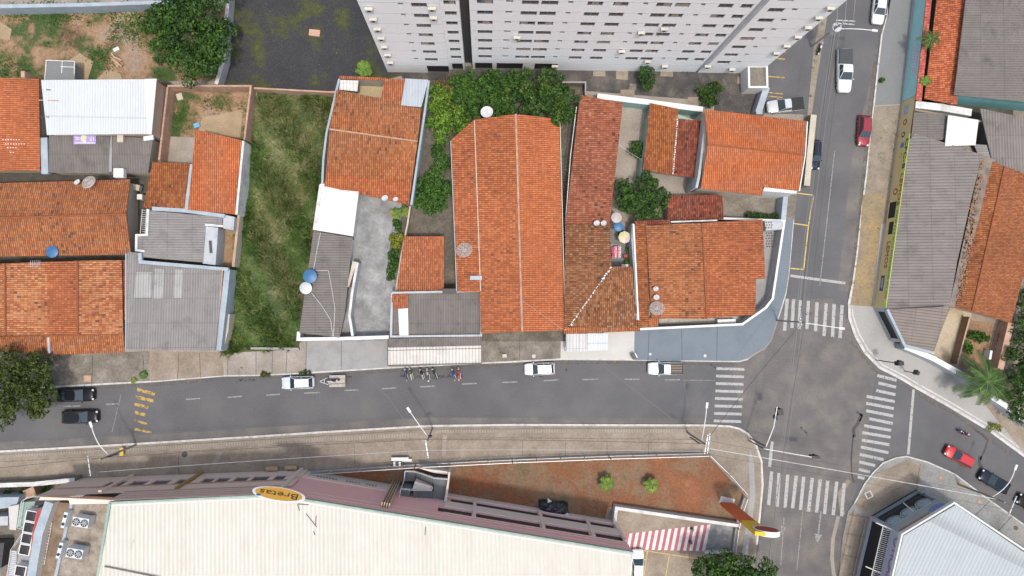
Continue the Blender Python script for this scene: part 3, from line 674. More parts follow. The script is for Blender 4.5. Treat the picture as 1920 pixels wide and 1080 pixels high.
for q in ([(1538, 958), (1541, 958), (1536, 1000), (1533, 1000)], [(1526, 1000), (1542, 1003), (1532, 1018)], [(1464, 985), (1474, 990), (1466, 1000)]): mb.poly([P(*k, MK) for k in q])
struct(mb, 'road_marking', M['mark_faint'])
marks([((1494, 362), (1525.5, 366)), ((1525.5, 366), (1516, 423)), ((1516, 423), (1507, 505)), ((1507, 505), (1480, 503)), ((1488, 419), (1516, 423))], 2.0, 'mark_y')
mb = MB()
for q in ([(257, 727), (291, 736), (290, 742), (257, 733)], [(255, 741), (288, 749), (287, 755), (254, 747)], [(252, 755), (279, 761), (277, 767), (252, 760)], [(253, 770), (273, 775), (272, 781), (253, 776)], [(252, 786), (276, 793), (275, 797), (252, 790)], [(252, 802), (284, 809), (284, 813), (252, 807)]):
    mb.poly([P(*k, MK) for k in q])
struct(mb, 'speed_bump_marking', M['mark_o'])
mb = MB()
for a, b in (((1438, 143), (1471, 145.5)), ((1450, 109), (1472, 111)), ((1438, 173), (1468, 176)), ((1438, 180), (1468, 183)), ((1462, 97), (1474, 98))): mb.ribbon([P(*a, .16), P(*b, .16)], 2.2*S)
struct(mb, 'parking_marking', M['mark_o'])
# striped walkway in the supermarket car park
mb = MB()
for k in range(26):
    xa = 1166+k*5.9; top0 = 1001-(k/26)*18; top1 = 1001-((k+1)/26)*18
    sl = -1.0-5*k/26
    q = [(xa+7+sl*-1, top0), (xa+13+sl*-1, top1), (xa+8.5, 1030+k*.12), (xa+2.5, 1030+k*.12)]
    mb.poly([P(*p, .16) for p in q][::-1], k % 2)
struct(mb, 'striped_walkway', [plain('stripe_pink', (.38, .12, .15), .8), plain('stripe_white', (.62, .60, .57), .8)])
mb = MB()
for a, b in (((1206, 1032), (1310, 1048)), ((1214, 1034), (1206, 1090)), ((1255, 1040), (1247, 1090))): mb.ribbon([P(*a, .16), P(*b, .16)], 1.4*S)
struct(mb, 'parking_marking', M['mark_y'])
# ---------------------------------------------------------------- houses north of the street
def at(px, py, z=.13): return tuple(P(px, py, z))
def house(label, px, py, name='house', cat='house', group='houses north of the street'):
    return thing(name, label, cat, at(px, py), group=group)
def wallquad(par, a, b, h, mat, name='wall', z0=.13, wd=.18): return freewall(par, [a, b], wd, h, mat, name, z0)
def gutter(par, line, h, wd=.35, mat='bluegrey_wall', name='parapet', drop=.5): return freewall(par, line, wd, h, [M[mat], M[mat]], name, h-drop)

# --- far left, orange roof beside the white metal roof
h = house('house with smooth bright orange tile roof at the upper left edge, beside white metal roof', 30, 240)
roof(h, [(-90, 143, 4.6), (73, 148, 3.4), (75, 320, 3.4), (-90, 322)], (1, 0), M['t_bright'])
walls(h, [(-85, 146), (70, 151), (72, 316), (-85, 316)], 3.3, M['cream_wall'])
walls(h, [(39, 133), (46, 133), (46, 145), (39, 145)], 4.6, M['brick_raw'], 'chimney')
mb = MB()
for r_, n_ in ((262, 7), (270, 8), (277, 4), (286, 2)):
    for k in range(n_):
        p = rayp(6+k*5+(r_-262)*.6, r_, Vector((.115, 0, 1)).normalized(), Vector((.115, 0, 1)).normalized().dot(P(73, 200, 3.4))) ; mb.box(p+Vector((0, 0, .03)), (.16, .1, .06))
mb.build('roof_vent', M['white'], h)
# --- white metal roof, brick side wall, grey lean-to
h = house('brick house under a wide white metal roof with a grey fibre cement lean-to', 180, 220)
roof(h, [(77, 150, 5.6), (272, 148.5, 5.0), (277, 251, 5.0), (88, 253)], (0, 1), M['c_white'], edge=M['white_dirty'])
roof(h, [(271, 148, 5.2), (293.5, 147.5, 5.2), (284, 252, 5.2), (276.5, 251)], (0, 1), M['panel_white'], 'parapet_cap', edge=M['white'])
walls(h, [(84, 153), (291, 150), (282, 250), (92, 250)], 4.95, M['brick'])
mb = MB(); a = P(291.5, 205, 4.0); mb.box(a+Vector((.02, 0, -.4)), (.12, 1.6, 1.2), rz=-.08); mb.build('window', M['glass'], h)
for k, (x, y) in enumerate(((82, 188), (81, 219), (84, 168))): 
    p = P(x, y, 5.5); MB().beam(p-Vector((.6, 0, 0)), p+Vector((1.9 if k == 0 else .8, -.06, .04)), .12, .1).build('roof_bracket', M['metal_dark'] if k else M['brick_raw'], h)
for x in (77, 80, 84): 
    MB().beam(P(x, 170, 5.3), P(x+5.5, 254, 5.3), .05, .05).build('roof_rail', M['metal_dark'], h)
roof(h, [(92, 254, 3.6), (205, 256, 3.6), (205, 325, 3.0), (91, 323)], (0, 1), M['c_brown'], 'lean_to_roof', edge=M['cream_wall'])
roof(h, [(211, 256, 3.6), (286, 259, 3.6), (277, 324, 3.0), (210, 325)], (0, 1), M['c_brown'], 'lean_to_roof', edge=M['cream_wall'])
walls(h, [(93, 258), (283, 260), (275, 322), (92, 321)], 2.95, M['cream_wall'])
gutter(h, [(82, 258), (84, 326)], 3.2, .9); gutter(h, [(207.5, 256), (207, 322)], 3.3, .35, 'concrete_grey')
mb = MB(); s = [P(138, 252, 3.75), P(180, 252, 3.75), P(180, 270, 3.6), P(138, 270.5, 3.6)]
mb.prism([(p.x, p.y, p.z-.04) for p in s], s); bn = mb.build('banner', plain('banner_violet', (.34, .27, .55), .7), h)
MB().cyl(P(160, 260, 3.68), P(160, 260, 3.74), .55, .55, 16).build('emblem', plain('pale_yellow', (.62, .58, .40), .7), bn)
mb = MB()
for (x0, x1, y) in ((141, 150, 258.3), (142, 149, 261.2), (141, 178, 268)): mb.beam(P(x0, y, 3.72-.004*(y-252)), P(x1, y, 3.72-.004*(y-252)), .1, .05)
mb.beam(P(169, 257, 3.75), P(169, 263, 3.72), .08, .04); mb.beam(P(172.5, 257, 3.75), P(172.5, 263, 3.72), .08, .04); mb.beam(P(169, 263, 3.72), P(172.5, 263, 3.72), .08, .04)
mb.beam(P(175.5, 257, 3.75), P(175.5, 264, 3.72), .08, .04)
mb.build('lettering', M['white'], bn)
o = single(MB().box(P(227, 260, 3.8), (.8, 1.0, .5)), 'water_box', M['cream_wall'], 'small cream box on the grey lean-to roof right of the violet banner', 'box', P(227, 260, 3.5))
o = single(MB().box(P(279, 259, 3.9), (1.3, .6, .25), rz=.15), 'plastic_sheet', M['white'], 'crumpled white plastic sheet at the corner of the grey lean-to, below the white roof', 'sheet', P(279, 259, 3.7))
# shed behind, framed grey awning
h = house('small grey flat awning with white frame behind the white metal roof', 112, 132, 'shed', 'shed', None)
roof(h, [(87, 112, 2.6), (140, 114.5, 2.6), (139, 152, 2.9), (84, 152)], (0, 1), M['smooth_grey'], edge=M['white'])
mb = MB()
for a, b in (((86, 113), (140, 115)), ((117, 114), (115, 150)), ((114, 125), (139, 126)), ((114, 140), (139, 141)), ((140, 114), (139, 150)), ((87, 113), (84, 150))): mb.beam(P(*a, 2.72), P(*b, 2.78), .09, .06)
mb.build('frame', M['white'], h)
walls(h, [(90, 118), (137, 119), (136, 150), (88, 150)], 2.4, M['concrete_grey'])
# --- brick walled yard
t = thing('garden_wall', 'rough brick wall round the small weedy yard between the white roof and the tall grass', 'wall', at(400, 165))
freewall(t, [(314, 161), (470, 161), (458, 262)], .25, 2.6, [M['brick_raw'], M['brick_raw']])
freewall(t, [(314, 163), (298, 300)], .25, 2.4, [M['brick_raw'], M['brick_raw']])
t = thing('garden_wall', 'thin brick wall topped with render between the dark gravel lot and the tall grass', 'wall', at(550, 168))
freewall(t, [(476, 165), (628, 173)], .22, 2.2, [M['brick_raw'], M['brick_raw']])
t = thing('garden_wall', 'pale weathered wall along the top edge of the rubble lot', 'wall', at(150, 10))
freewall(t, [(-60, 13), (150, 9), (300, 4), (330, 2)], .5, 2.4, [M['bluegrey_wall'], M['bluegrey_wall']])
t = thing('garden_wall', 'old whitewashed wall running down beside the big tree at the dark gravel lot', 'wall', at(420, 60))
freewall(t, [(428, -10), (424, 36), (420, 60), (419, 110), (405, 158)], .5, 2.0, [M['white_dirty'], M['grey_wall']])
# --- twin orange roofs with a white gutter between
h = house('L shaped house with two orange tile roofs split by a white gutter', 365, 330)
roof(h, [(367, 243, 3.9), (453, 263, 3.3), (440, 402, 3.3), (352, 393)], (0, 1), M['t_bright'])
roof(h, [(286, 303, 3.2), (356, 307, 3.5), (346, 392, 3.5), (269, 389)], (0, 1), M['t_rust'])
gutter(h, [(360, 308), (350, 392)], 3.75, .55); gutter(h, [(456, 264), (443, 402)], 3.6, .3, 'white_dirty', drop=3.4)
walls(h, [(370, 250), (450, 268), (437, 398), (355, 390)], 3.2, M['cream_wall']); walls(h, [(290, 306), (356, 309), (346, 389), (274, 386)], 3.1, M['brick_raw'])
h = house('narrow pale side wall strip right of the twin orange roofs', 452, 340, 'garden_wall', 'wall', None)
freewall(h, [(460, 278), (447, 406), (437, 500)], .35, 2.2, [M['brick_raw'], M['cream_wall']])
# --- grey fibre cement roofs with white parapets
h = house('house with dark grey corrugated roof and stepped white parapets around a small courtyard', 330, 445)
roof(h, [(279, 395, 3.1), (417, 407, 3.1), (417, 421, 3.1), (385, 421), (380, 492), (262, 482), (271, 470), (256, 468), (256, 441), (276, 440)], (1, 0), M['c_light'], edge=M['grey_wall'])
walls(h, [(281, 397), (415, 408), (415, 420), (384, 421), (379, 490), (272, 480), (272, 470), (257, 467), (257, 442), (277, 441)], 2.9, M['grey_wall'])
gutter(h, [(285, 391), (348, 395), (421, 405)], 3.5, .5, 'bluegrey_wall'); gutter(h, [(277.5, 392), (275, 440), (255.5, 441), (255, 469), (271, 471)], 3.4, .3, 'white_dirty')
gutter(h, [(384, 421), (418, 424)], 3.3, .3, 'white_dirty')
walls(h, [(385.5, 424), (409, 427), (404, 497), (380, 494)], 2.9, M['grey_wall'], 'terrace'); 
MB().box(P(395, 463, 2.95), (.35, 1.7, .12), rz=.08).build('roof_hatch', M['metal_dark'], h)
walls(h, [(419, 402), (440, 407), (438, 432), (418, 428)], 3.2, M['grey_wall'], 'entrance_block')
mb = MB()
for k in range(11): mb.beam(P(266+1.0*math.sin(k)*0+.0*k, 394+k*4, 3.0), P(274, 394.5+k*4, 3.0), .05, .05)
mb.beam(P(267, 392, 3), P(263, 437, 3), .07, .06); mb.beam(P(275, 392, 3), P(272, 438, 3), .07, .06); mb.build('pergola', M['white_dirty'], h)
h = house('house with large light grey corrugated roof and pale gutter, facing the street by the grass', 330, 570)
roof(h, [(239, 472, 3.2), (261, 474, 3.2), (262, 489, 3.25), (416, 503), (416, 540), (403, 657), (236, 655)], (0, 1), M['c_light'], edge=M['brick_raw'])
walls(h, [(240, 475), (262, 492), (414, 506), (414, 540), (402, 652), (238, 651)], 3.0, M['cream_wall'])
gutter(h, [(262, 474), (263, 491), (428, 505)], 3.55, .45, 'bluegrey_wall'); gutter(h, [(426, 505), (422, 545), (409, 657)], 3.3, .75, 'bluegrey_wall', drop=3.1)
gutter(h, [(417, 506), (413, 560), (402.5, 657)], 3.45, .14, 'brick_raw'); gutter(h, [(236, 475), (235.5, 655)], 3.4, .16, 'bluegrey_wall')
for a, b, c_, d_ in (((255, 510), (286, 510), (284, 558), (251, 558)), ((290, 503.5), (308, 504.5), (305, 560), (288, 560)), ((328, 505), (344, 506), (341, 559), (326, 559))):
    w4 = [rayp(x, y, *(lambda n_, q_: (n_, n_.dot(q_)-.03))((P(261, 474, 3.2)-P(239, 472, 3.2)).cross(P(262, 489, 3.25)-P(239, 472, 3.2)).normalized(), P(239, 472, 3.2))) for x, y in (a, b, c_, d_)]
    uv, _ = planar_uv(w4, (0, 1)); MB().poly(w4[::-1] if False else w4, 0, uv).build('translucent_panel', corr('sheet_clear', (.31, .31, .30), (.38, .38, .37), amt=.35, g=.3), h)
walls(h, [(423, 589), (431, 589), (428, 620), (418, 658), (413, 658)], 2.2, M['cream_wall'], 'side_wall')
# --- big brown-orange gable, left
h = house('long house with weathered brown-orange gable roof and a blue water tank, at the left edge', 110, 410)
roof(h, [(-90, 346, 3.1), (244, 336, 3.1), (237, 401.5, 4.5), (-90, 412)], (0, -1), M['t_worn'])
roof(h, [(-90, 412, 4.5), (237, 401.5, 4.5), (246, 477, 3.1), (-90, 483)], (0, 1), M['t_worn'])
ridge(h, (-90, 411, 4.55), (237, 401.5, 4.55), M['t_edge_pink'] if 't_edge_pink' in M else M['tile_edge'])
walls(h, [(-85, 350), (238, 341), (240, 472), (-85, 478)], 3.0, M['cream_wall'])
mb = MB(); mb.poly([P(239, 342, 3.0), P(239, 472, 3.0), P(234, 402, 4.35)]); mb.build('gable', M['cream_wall'], h)
# --- lower left orange house
h = house('house with three patchy orange tile bays and a front lean-to beside the street tree', 110, 560)
roof(h, [(-90, 497, 3.4), (9, 494, 4.0), (10, 629, 4.0), (-90, 633)], (-1, 0), M['t_mixed'])
roof(h, [(9, 494, 4.0), (88, 491, 3.4), (89, 628, 3.4), (10, 629)], (1, 0), M['t_mixed'])
roof(h, [(88, 491, 3.4), (145, 489, 4.0), (146, 627, 4.0), (89, 628)], (-1, 0), M['t_orange'])
roof(h, [(145, 489, 4.0), (228, 488, 3.4), (231, 625, 3.4), (146, 627)], (1, 0), M['t_mixed'])
roof(h, [(-90, 634, 3.3), (232, 625, 3.3), (233, 661, 2.8), (110, 665), (-90, 655)], (0, 1), M['t_worn'], 'front_roof')
roof(h, [(229, 487, 3.0), (240, 489, 3.0), (239, 600, 3.0), (232, 600)], (1, 0), M['t_red'], 'side_roof')
ridge(h, (9, 494, 4.05), (10, 629, 4.05), M['tile_edge']); ridge(h, (145, 489, 4.05), (146, 627, 4.05), M['tile_edge']); ridge(h, (-80, 634, 3.4), (232, 625.5, 3.4), M['t_ridge'] if 't_ridge' in M else M['tile_edge'], .1)
walls(h, [(-85, 500), (225, 491), (228, 645), (-85, 650)], 3.0 - .2, M['cream_wall']); gutter(h, [(90, 629), (92, 662)], 3.25, .3, 'grey_wall', drop=.3)
# --- central left, tall orange house with patio
h = house('house with orange tile roof, open back patio and blue-grey sheet metal corner', 700, 270)
roof(h, [(631, 168, 4.0), (618, 242, 4.6), (783, 265, 4.6), (790, 203), (753, 197), (750, 190), (714, 184), (674, 177)], (0, -1), M['t_worn'])
roof(h, [(618, 242, 4.6), (783, 265, 4.6), (772, 343, 3.9), (611, 327)], (0, 1), M['t_worn'])
roof(h, [(611, 327, 3.9), (772, 343, 3.9), (766, 384, 3.5), (608, 349)], (0, 1), M['t_orange'])
roof(h, [(722, 147, 3.6), (762, 149, 3.6), (752, 197, 3.9), (714, 184)], (0, -1), M['t_orange'])
roof(h, [(637, 142, 3.5), (725, 146, 3.5), (724, 151, 3.3), (635, 148)], (0, 1), M['t_orange'], 'wall_tiles')
roof(h, [(760, 147, 4.05), (803, 150, 4.05), (790, 201, 4.3), (752, 197)], (0, 1), M['c_zinc'], 'sheet_roof', edge=M['galv'])
roof(h, [(638, 150, 3.7), (672, 151, 3.7), (670, 171.5, 3.5), (636, 168)], (0, 1), corr('sheet_patio', (.62, .60, .57), (.70, .68, .66), amt=.15, g=.3, pu=.45), 'patio_awning', edge=M['dark'])
walls(h, [(672, 149), (721, 151), (716, 185), (672, 180)], .35, mottle('patio_floor', (.34, .28, .17), (.42, .35, .22), s=.5, fine=5), 'patio_floor')
mb = MB(); 
for a, b in (((636, 149), (630, 172)), ): pass
freewall(h, [(636, 148), (630, 172), (612, 250), (606, 300), (604, 345)], .28, 3.7, [M['bluegrey_wall'], M['grey_wall']])
freewall(h, [(804, 151), (797, 205), (783, 300), (771, 384)], .28, 3.9, [M['bluegrey_wall'], M['bluegrey_wall']])
freewall(h, [(640, 146), (722, 149), (802, 150)], .22, 3.3, [M['brick_raw'], M['cream_wall']])
walls(h, [(620, 245), (780, 268), (765, 375), (612, 340)], 3.4, M['cream_wall']); walls(h, [(634, 180), (786, 205), (779, 262), (622, 240)], 3.6, M['cream_wall'])
ridge(h, (618, 242, 4.62), (783, 265, 4.62), M['t_ridge_pale'] if 't_ridge_pale' in M else M['brick_raw'], .12)
# --- white shed roof and grey corrugated side building
h = house('low building with square white roof at the back and narrow dark grey corrugated roof', 620, 500)
roof(h, [(600, 345, 3.5), (673, 358, 3.5), (662, 443, 3.5), (588, 431)], (0, 1), M['panel_white'], 'white_roof', edge=M['white'])
gutter(h, [(601, 347), (672, 360)], 3.65, .5, 'white_dirty', drop=.2); gutter(h, [(602, 346), (589.5, 431)], 3.62, .45, 'white_dirty', drop=.2)
roof(h, [(588, 433, 3.0), (661, 445, 3.0), (646, 587, 3.0), (636, 633), (561, 624)], (1, 0), M['c_dark'], edge=M['white_dirty'])
walls(h, [(601, 348), (671, 360), (660, 441), (589, 429)], 3.3, M['white_dirty']); walls(h, [(590, 436), (657, 447), (632, 630), (564, 622)], 2.8, M['white_dirty'])
walls(h, [(661, 490), (669, 491), (654, 538), (650, 538)], 2.6, M['cream_wall'], 'water_base')
mb = MB(); z = 3.18
mb.tube([P(601, 436, z), P(594, 470, z), P(588, 506, z)], .03); mb.tube([P(590, 507, z), P(616, 507, z), P(622, 540, z), P(628, 580, z), P(625, 630, z)], .03); mb.tube([P(584, 549, z), P(604, 574, z), P(620, 600, z), P(624, 630, z)], .03)
mb.build('water_pipe', M['white'], h)
t = thing('garden_wall', 'white topped wall between the grey corrugated roof and the concrete driveway', 'wall', at(660, 560))
freewall(t, [(670, 492), (660, 550), (655, 592), (661, 630)], .35, 2.5, [M['white_dirty'], M['grey_wall']])
t = thing('garden_wall', 'white front wall of the driveway facing the street pavement', 'wall', at(640, 634))
freewall(t, [(560, 622), (559, 636), (640, 635), (729, 632)], .45, 2.6, [M['white'], M['grey_wall']])
t = thing('garden_wall', 'slim wall with pale coping between the driveway planting and the small orange roof', 'wall', at(757, 470))
freewall(t, [(769, 386), (764, 420), (752, 480), (742, 546)], .2, 2.0, [M['cream_wall'], M['brick_raw']])
t = thing('garden_wall', 'low concrete kerb wall at the end of the tall grass lot by the pavement', 'wall', at(500, 652))
freewall(t, [(470, 653), (560, 654)], .3, .6, [M['concrete_grey'], M['dark']])
t = thing('garden_wall', 'planter edge along the concrete driveway', 'wall', at(724, 470))
freewall(t, [(738, 392), (733, 440), (725, 500), (720, 545)], .12, .4, [M['concrete_grey'], M['concrete_grey']])
# --- small orange roof + flat grey roof shop
h = house('small square orange tile roof between the driveway and the long orange roof', 790, 495)
roof(h, [(758, 443, 3.3), (833, 443, 3.3), (832, 546, 2.8), (743, 546)], (0, 1), M['t_orange'])
walls(h, [(758, 446), (829, 446), (828, 542), (747, 542)], 2.7, M['cream_wall'])
h = house('flat grey roofed shop with pale parapet and a pale striped street awning over parked motorbikes', 818, 600, 'shop', 'shop')
roof(h, [(738, 550, 3.1), (899, 548, 3.1), (899, 628, 3.0), (735, 629)], (0, 1), M['c_brown'], edge=M['grey_wall'])
gutter(h, [(735, 549), (901, 545.5), (902, 629), (733, 631), (735, 549)], 3.4, .28, 'grey_wall', drop=.6)
walls(h, [(737, 550), (899, 549), (899, 626), (736, 628)], 2.9, M['grey_wall'])
roof(h, [(735, 552, 3.5), (765, 551, 3.5), (764, 579, 3.3), (734, 579)], (0, 1), M['t_orange'], 'small_tile_roof')
roof(h, [(746.5, 579, 3.35), (765, 578, 3.35), (766, 631, 3.35), (749, 632)], (0, 1), M['panel_white'], 'white_panel', edge=M['white'])
roof(h, [(729, 635, 2.9), (901, 631, 2.9), (902, 648, 2.85), (729, 652)], (0, 1), M['c_brown'], 'awning_back', edge=M['dark'])
roof(h, [(728, 651, 2.85), (902, 647, 2.85), (902, 681, 2.6), (728, 685)], (0, 1), corr('sheet_awning', (.55, .52, .48), (.64, .61, .57), pu=.45, g=.35, amt=.25, pv=5.0), 'awning', edge=M['black'])
mb = MB()
for a, b in (((727, 636), (727, 685.5)), ((727, 685.5), (903, 681.5)), ((903, 632), (903, 681.5)), ((727, 657), (902, 653))): mb.beam(P(*a, 2.92 if a[1] < 640 else 2.75), P(*b, 2.92 if b[1] < 640 else 2.75), .10, .12)
mb.build('awning_frame', M['metal_dark'], h)
MB().box(P(843, 546, 3.5), (1.9, .7, .3)).build('skylight', M['black'], h)
mb = MB()
for x in (729, 786, 846, 900): mb.cyl(Vector((*P(x, 681, 2.6).xy, .13)), P(x, 681, 2.6), .05, .05, 6)
mb.build('awning_post', M['metal_dark'], h)
# --- long orange house
h = house('very long bright orange gabled roof in the middle of the block', 950, 420)
LR = [(889, 224, 4.35), (967, 214, 5.0), (979, 622, 5.0), (902, 625)]
roof(h, LR, (-1, 0), M['t_orange'])
roof(h, [(846, 262, 3.7), (889, 224, 4.3), (901, 547, 4.3), (857, 547)], (-1, 0), M['t_orange'], 'side_roof')
roof(h, [(967, 214, 5.0), (1048, 223, 3.9), (1058, 619, 3.9), (979, 622)], (1, 0), M['t_bright'])
ridge(h, (967, 214, 5.02), (979, 622, 5.02), M['brick_raw'], .16); gutter(h, [(889.5, 226), (901, 545)], 4.42, .12, 'cream_wall', drop=.1)
gutter(h, [(1050, 224), (1060, 619)], 3.8, .12, 'cream_wall', drop=.12); gutter(h, [(845, 264), (853, 460), (856, 546)], 3.75, .1, 'bluegrey_wall', drop=.3)
walls(h, [(850, 268), (890, 232), (967, 220), (1044, 228), (1054, 614), (905, 618), (903, 543), (861, 543)], 3.6, M['cream_wall'])
MB().box(P(892.5, 521, 4.5), (1.6, .55, .22)).build('roof_sheet', M['c_zinc'], h)
# --- red-brown house and hipped front
h = house('long narrow faded red tile roof right of the long orange roof', 1110, 300)
roof(h, [(1088, 178, 3.9), (1168, 193, 3.4), (1143, 421, 3.4), (1060, 420)], (1, 0.0), M['t_red'])
walls(h, [(1090, 183), (1163, 197), (1139, 416), (1064, 416)], 3.3, M['cream_wall']); gutter(h, [(1081, 200), (1070, 290), (1060, 420)], 3.6, .1, 'white_dirty', drop=.2)
h = house('house with mossy brown hipped tile roof and a broken white hip line', 1120, 540)
roof(h, [(1060, 421, 3.8), (1144, 421, 4.2), (1146, 500, 4.4), (1066, 612), (1058, 618)], (-1, 0), M['t_brown'])
roof(h, [(1146, 500, 4.4), (1185, 500, 4.2), (1197, 615, 3.0), (1066, 612)], (0, 1), M['t_brown'])
roof(h, [(1057, 614, 3.1), (1199, 611, 3.1), (1200, 621, 2.9), (1057, 626)], (0, 1), M['t_worn'], 'eave_tiles')
walls(h, [(1063, 425), (1140, 425), (1142, 500), (1182, 503), (1192, 608), (1062, 610)], 3.0, M['cream_wall'])
mb = MB(); a = Vector(P(1147, 500, 4.45)); b = Vector(P(1068, 611, 3.75)); rr = random.Random(4)
for k in range(34):
    t_ = k/33; p = a.lerp(b, t_)+Vector((rr.uniform(-.1, .1), rr.uniform(-.1, .1), .03)); mb.box(p, (rr.uniform(.12, .32), rr.uniform(.1, .22), .1), rz=rr.uniform(0, 3))
mb.build('hip_mortar', M['white_dirty'], h)
roof(h, [(1061, 626, 2.6), (1101, 625.5, 2.6), (1101, 658.5, 2.4), (1062, 660)], (0, 1), corr('sheet_porch', (.50, .50, .50), (.58, .58, .58), pu=.45, g=.3, amt=.1), 'porch_roof', edge=M['metal_dark'])
roof(h, [(1101.5, 625, 2.6), (1140, 625, 2.6), (1140, 657, 2.45), (1101.5, 658)], (0, 1), M['c_white'], 'porch_roof', edge=M['metal_dark'])
mb = MB()
for x, y in ((1063, 659), (1139, 656)): mb.cyl(Vector((*P(x, y, 2.4).xy, .13)), P(x, y, 2.38), .05, .05, 6)
mb.build('porch_post', M['white'], h)
# --- two small red-orange roofs
h = house('back house with rust orange and dark red roof halves split by a broken white ridge', 1262, 270)
roof(h, [(1219, 193, 3.4), (1272, 204, 3.6), (1262, 329, 3.6), (1205, 318)], (0, 1), M['t_rust'])
roof(h, [(1272, 222, 3.6), (1319, 227, 3.1), (1308, 334, 3.1), (1262, 329)], (0, 1), M['t_darkred'])
walls(h, [(1222, 198), (1314, 228), (1304, 328), (1210, 314)], 3.0, M['teal_wall'])
mb = MB(); a = P(1270, 224, 3.68); b = P(1262, 325, 3.68)
for k in range(24): mb.box(a.lerp(b, k/23)+Vector((rr.uniform(-.04, .04), 0, .02)), (.16, rr.uniform(.12, .35), .1))
mb.build('ridge_mortar', M['white_dirty'], h)
t = thing('garden_wall', 'white topped wall of the tower yard behind the red and orange roofs', 'wall', at(1200, 195))
freewall(t, [(1120, 180), (1204, 190), (1318, 205)], .75, 2.6, [M['white'], M['teal_wall']])
t = thing('garden_wall', 'teal side wall of the small concrete patio left of the rust orange roof', 'wall', at(1207, 290))
freewall(t, [(1217, 215), (1206, 290), (1199, 345)], .2, 2.2, [M['teal_wall'], M['teal_wall']])
t = thing('garden_wall', 'concrete wall corner beside the dense hedge under the white tower', 'wall', at(1080, 160))
freewall(t, [(1054, 154), (1098, 154), (1098, 178)], .2, 1.8, [M['concrete_grey'], M['concrete_dark']])
# --- orange house near the road, upper right
h = house('large two level orange tile roof with white side wall beside the narrow upper street', 1415, 285)
roof(h, [(1322, 205, 5.6), (1512, 227, 5.6), (1508, 290, 6.3), (1327, 271)], (0, -1), M['t_bright'])
roof(h, [(1327, 271, 6.3), (1508, 290, 6.3), (1497, 358, 5.5), (1431, 350), (1429, 367), (1314, 354)], (0, 1), M['t_bright'])
ridge(h, (1327, 271, 6.35), (1508, 290, 6.35), M['tile_edge'], .1)
walls(h, [(1325, 212), (1507, 232), (1494, 354), (1430, 347), (1427, 362), (1318, 350)], 5.4, M['cream_wall'])
walls(h, [(1433, 351), (1495, 358), (1493, 363), (1431, 358)], 5.3, M['white'], 'balcony_wall'); gutter(h, [(1514, 228), (1510, 291), (1499, 358)], 5.7, .16, 'white', drop=.3)
gutter(h, [(1324, 225), (1311, 330), (1306, 352)], 4.9, .35, 'grey_wall', drop=4.7)
MB().box(P(1311, 302, 3.0), (.7, .9, .5)).build('air_conditioner', M['white_dirty'], h)
walls(h, [(1297, 338), (1306, 340), (1304, 357), (1296, 356)], 2.2, M['glass_blue'], 'side_window')
# --- small dark red roof
h = house('small dark red tile roof between the dense round tree and the concrete yard', 1303, 390)
roof(h, [(1252, 366, 3.0), (1354, 365, 3.0), (1357, 411, 2.6), (1252, 414)], (0, 1), M['t_darkred'])
walls(h, [(1255, 369), (1351, 368), (1354, 408), (1255, 411)], 2.5, M['cream_wall'])
# --- corner house
h = house('corner house with big orange tile roof, white bent boundary wall and blue-grey pavement', 1315, 510)
roof(h, [(1190, 417, 3.3), (1211, 416, 3.5), (1218, 612, 3.5), (1196, 613)], (-1, 0), M['t_rust'], 'side_roof')
roof(h, [(1211, 423, 3.7), (1317, 418, 4.4), (1325, 598, 4.4), (1222, 597)], (-1, 0), M['t_worn'])
roof(h, [(1317, 418, 4.4), (1430, 411, 3.5), (1435, 522, 3.5), (1418, 523), (1416, 590), (1325, 597)], (1, 0), M['t_orange'])
roof(h, [(1190, 414, 3.5), (1256, 412, 3.5), (1257, 420, 3.4), (1192, 422)], (0, -1), M['t_darkred'], 'back_tiles')
roof(h, [(1198, 597, 3.1), (1235, 597, 3.1), (1234, 612, 2.9), (1200, 614)], (0, 1), M['t_orange'], 'porch_roof')
ridge(h, (1317, 418, 4.45), (1325, 598, 4.45), M['tile_edge'], .12)
walls(h, [(1196, 421), (1425, 415), (1430, 519), (1414, 520), (1412, 585), (1203, 592)], 3.1, M['cream_wall'])
gutter(h, [(1188, 420), (1192, 500), (1197, 600)], 3.6, .22, 'white', drop=3.4); gutter(h, [(1258, 416), (1345, 413)], 3.6, .2, 'white_dirty', drop=.3)
walls(h, [(1434, 414), (1468, 414), (1466, 430), (1436, 432)], 2.7, M['grey_wall'], 'carport'); 
mb = MB()
for k in range(10):
    for j in range(3): mb.box(P(1437+j*4.6+(k % 2)*1.2, 417+k*5, 2.75 if k < 3 else .2), (.2, .14, .03), rz=.7)
mb.build('patterned_tiles', M['dark'], h)
walls(h, [(1236, 598), (1372, 591), (1390, 596), (1386, 604), (1236, 608)], .25, mottle('terrazzo', (.30, .28, .22), (.50, .49, .46), s=3, fine=8), 'porch_floor')
t = thing('garden_wall', 'bent white boundary wall of the corner house along the blue-grey pavement', 'wall', at(1430, 590))
freewall(t, [(1200, 617), (1392, 608), (1436, 577), (1449, 560), (1471, 414), (1345, 409)], .32, 2.3, [M['white'], M['grey_wall']])
t = thing('garden_wall', 'white wall with blue side between the pink laundry yard and the corner house', 'wall', at(1187, 440))
freewall(t, [(1187, 419), (1186, 450), (1191, 520), (1195, 600)], .3, 3.3, [M['bluegrey_wall'], M['grey_wall']])
t = thing('garden_wall', 'blue-grey wall end beside the concrete yard above the yellow parking box', 'wall', at(1466, 385))
freewall(t, [(1474, 360), (1469, 412)], .7, 2.2, [M['bluegrey_wall'], M['bluegrey_wall']])
freewall(t, [(1476, 362), (1494, 364)], .15, 1.2, [M['concrete_grey'], M['concrete_grey']])
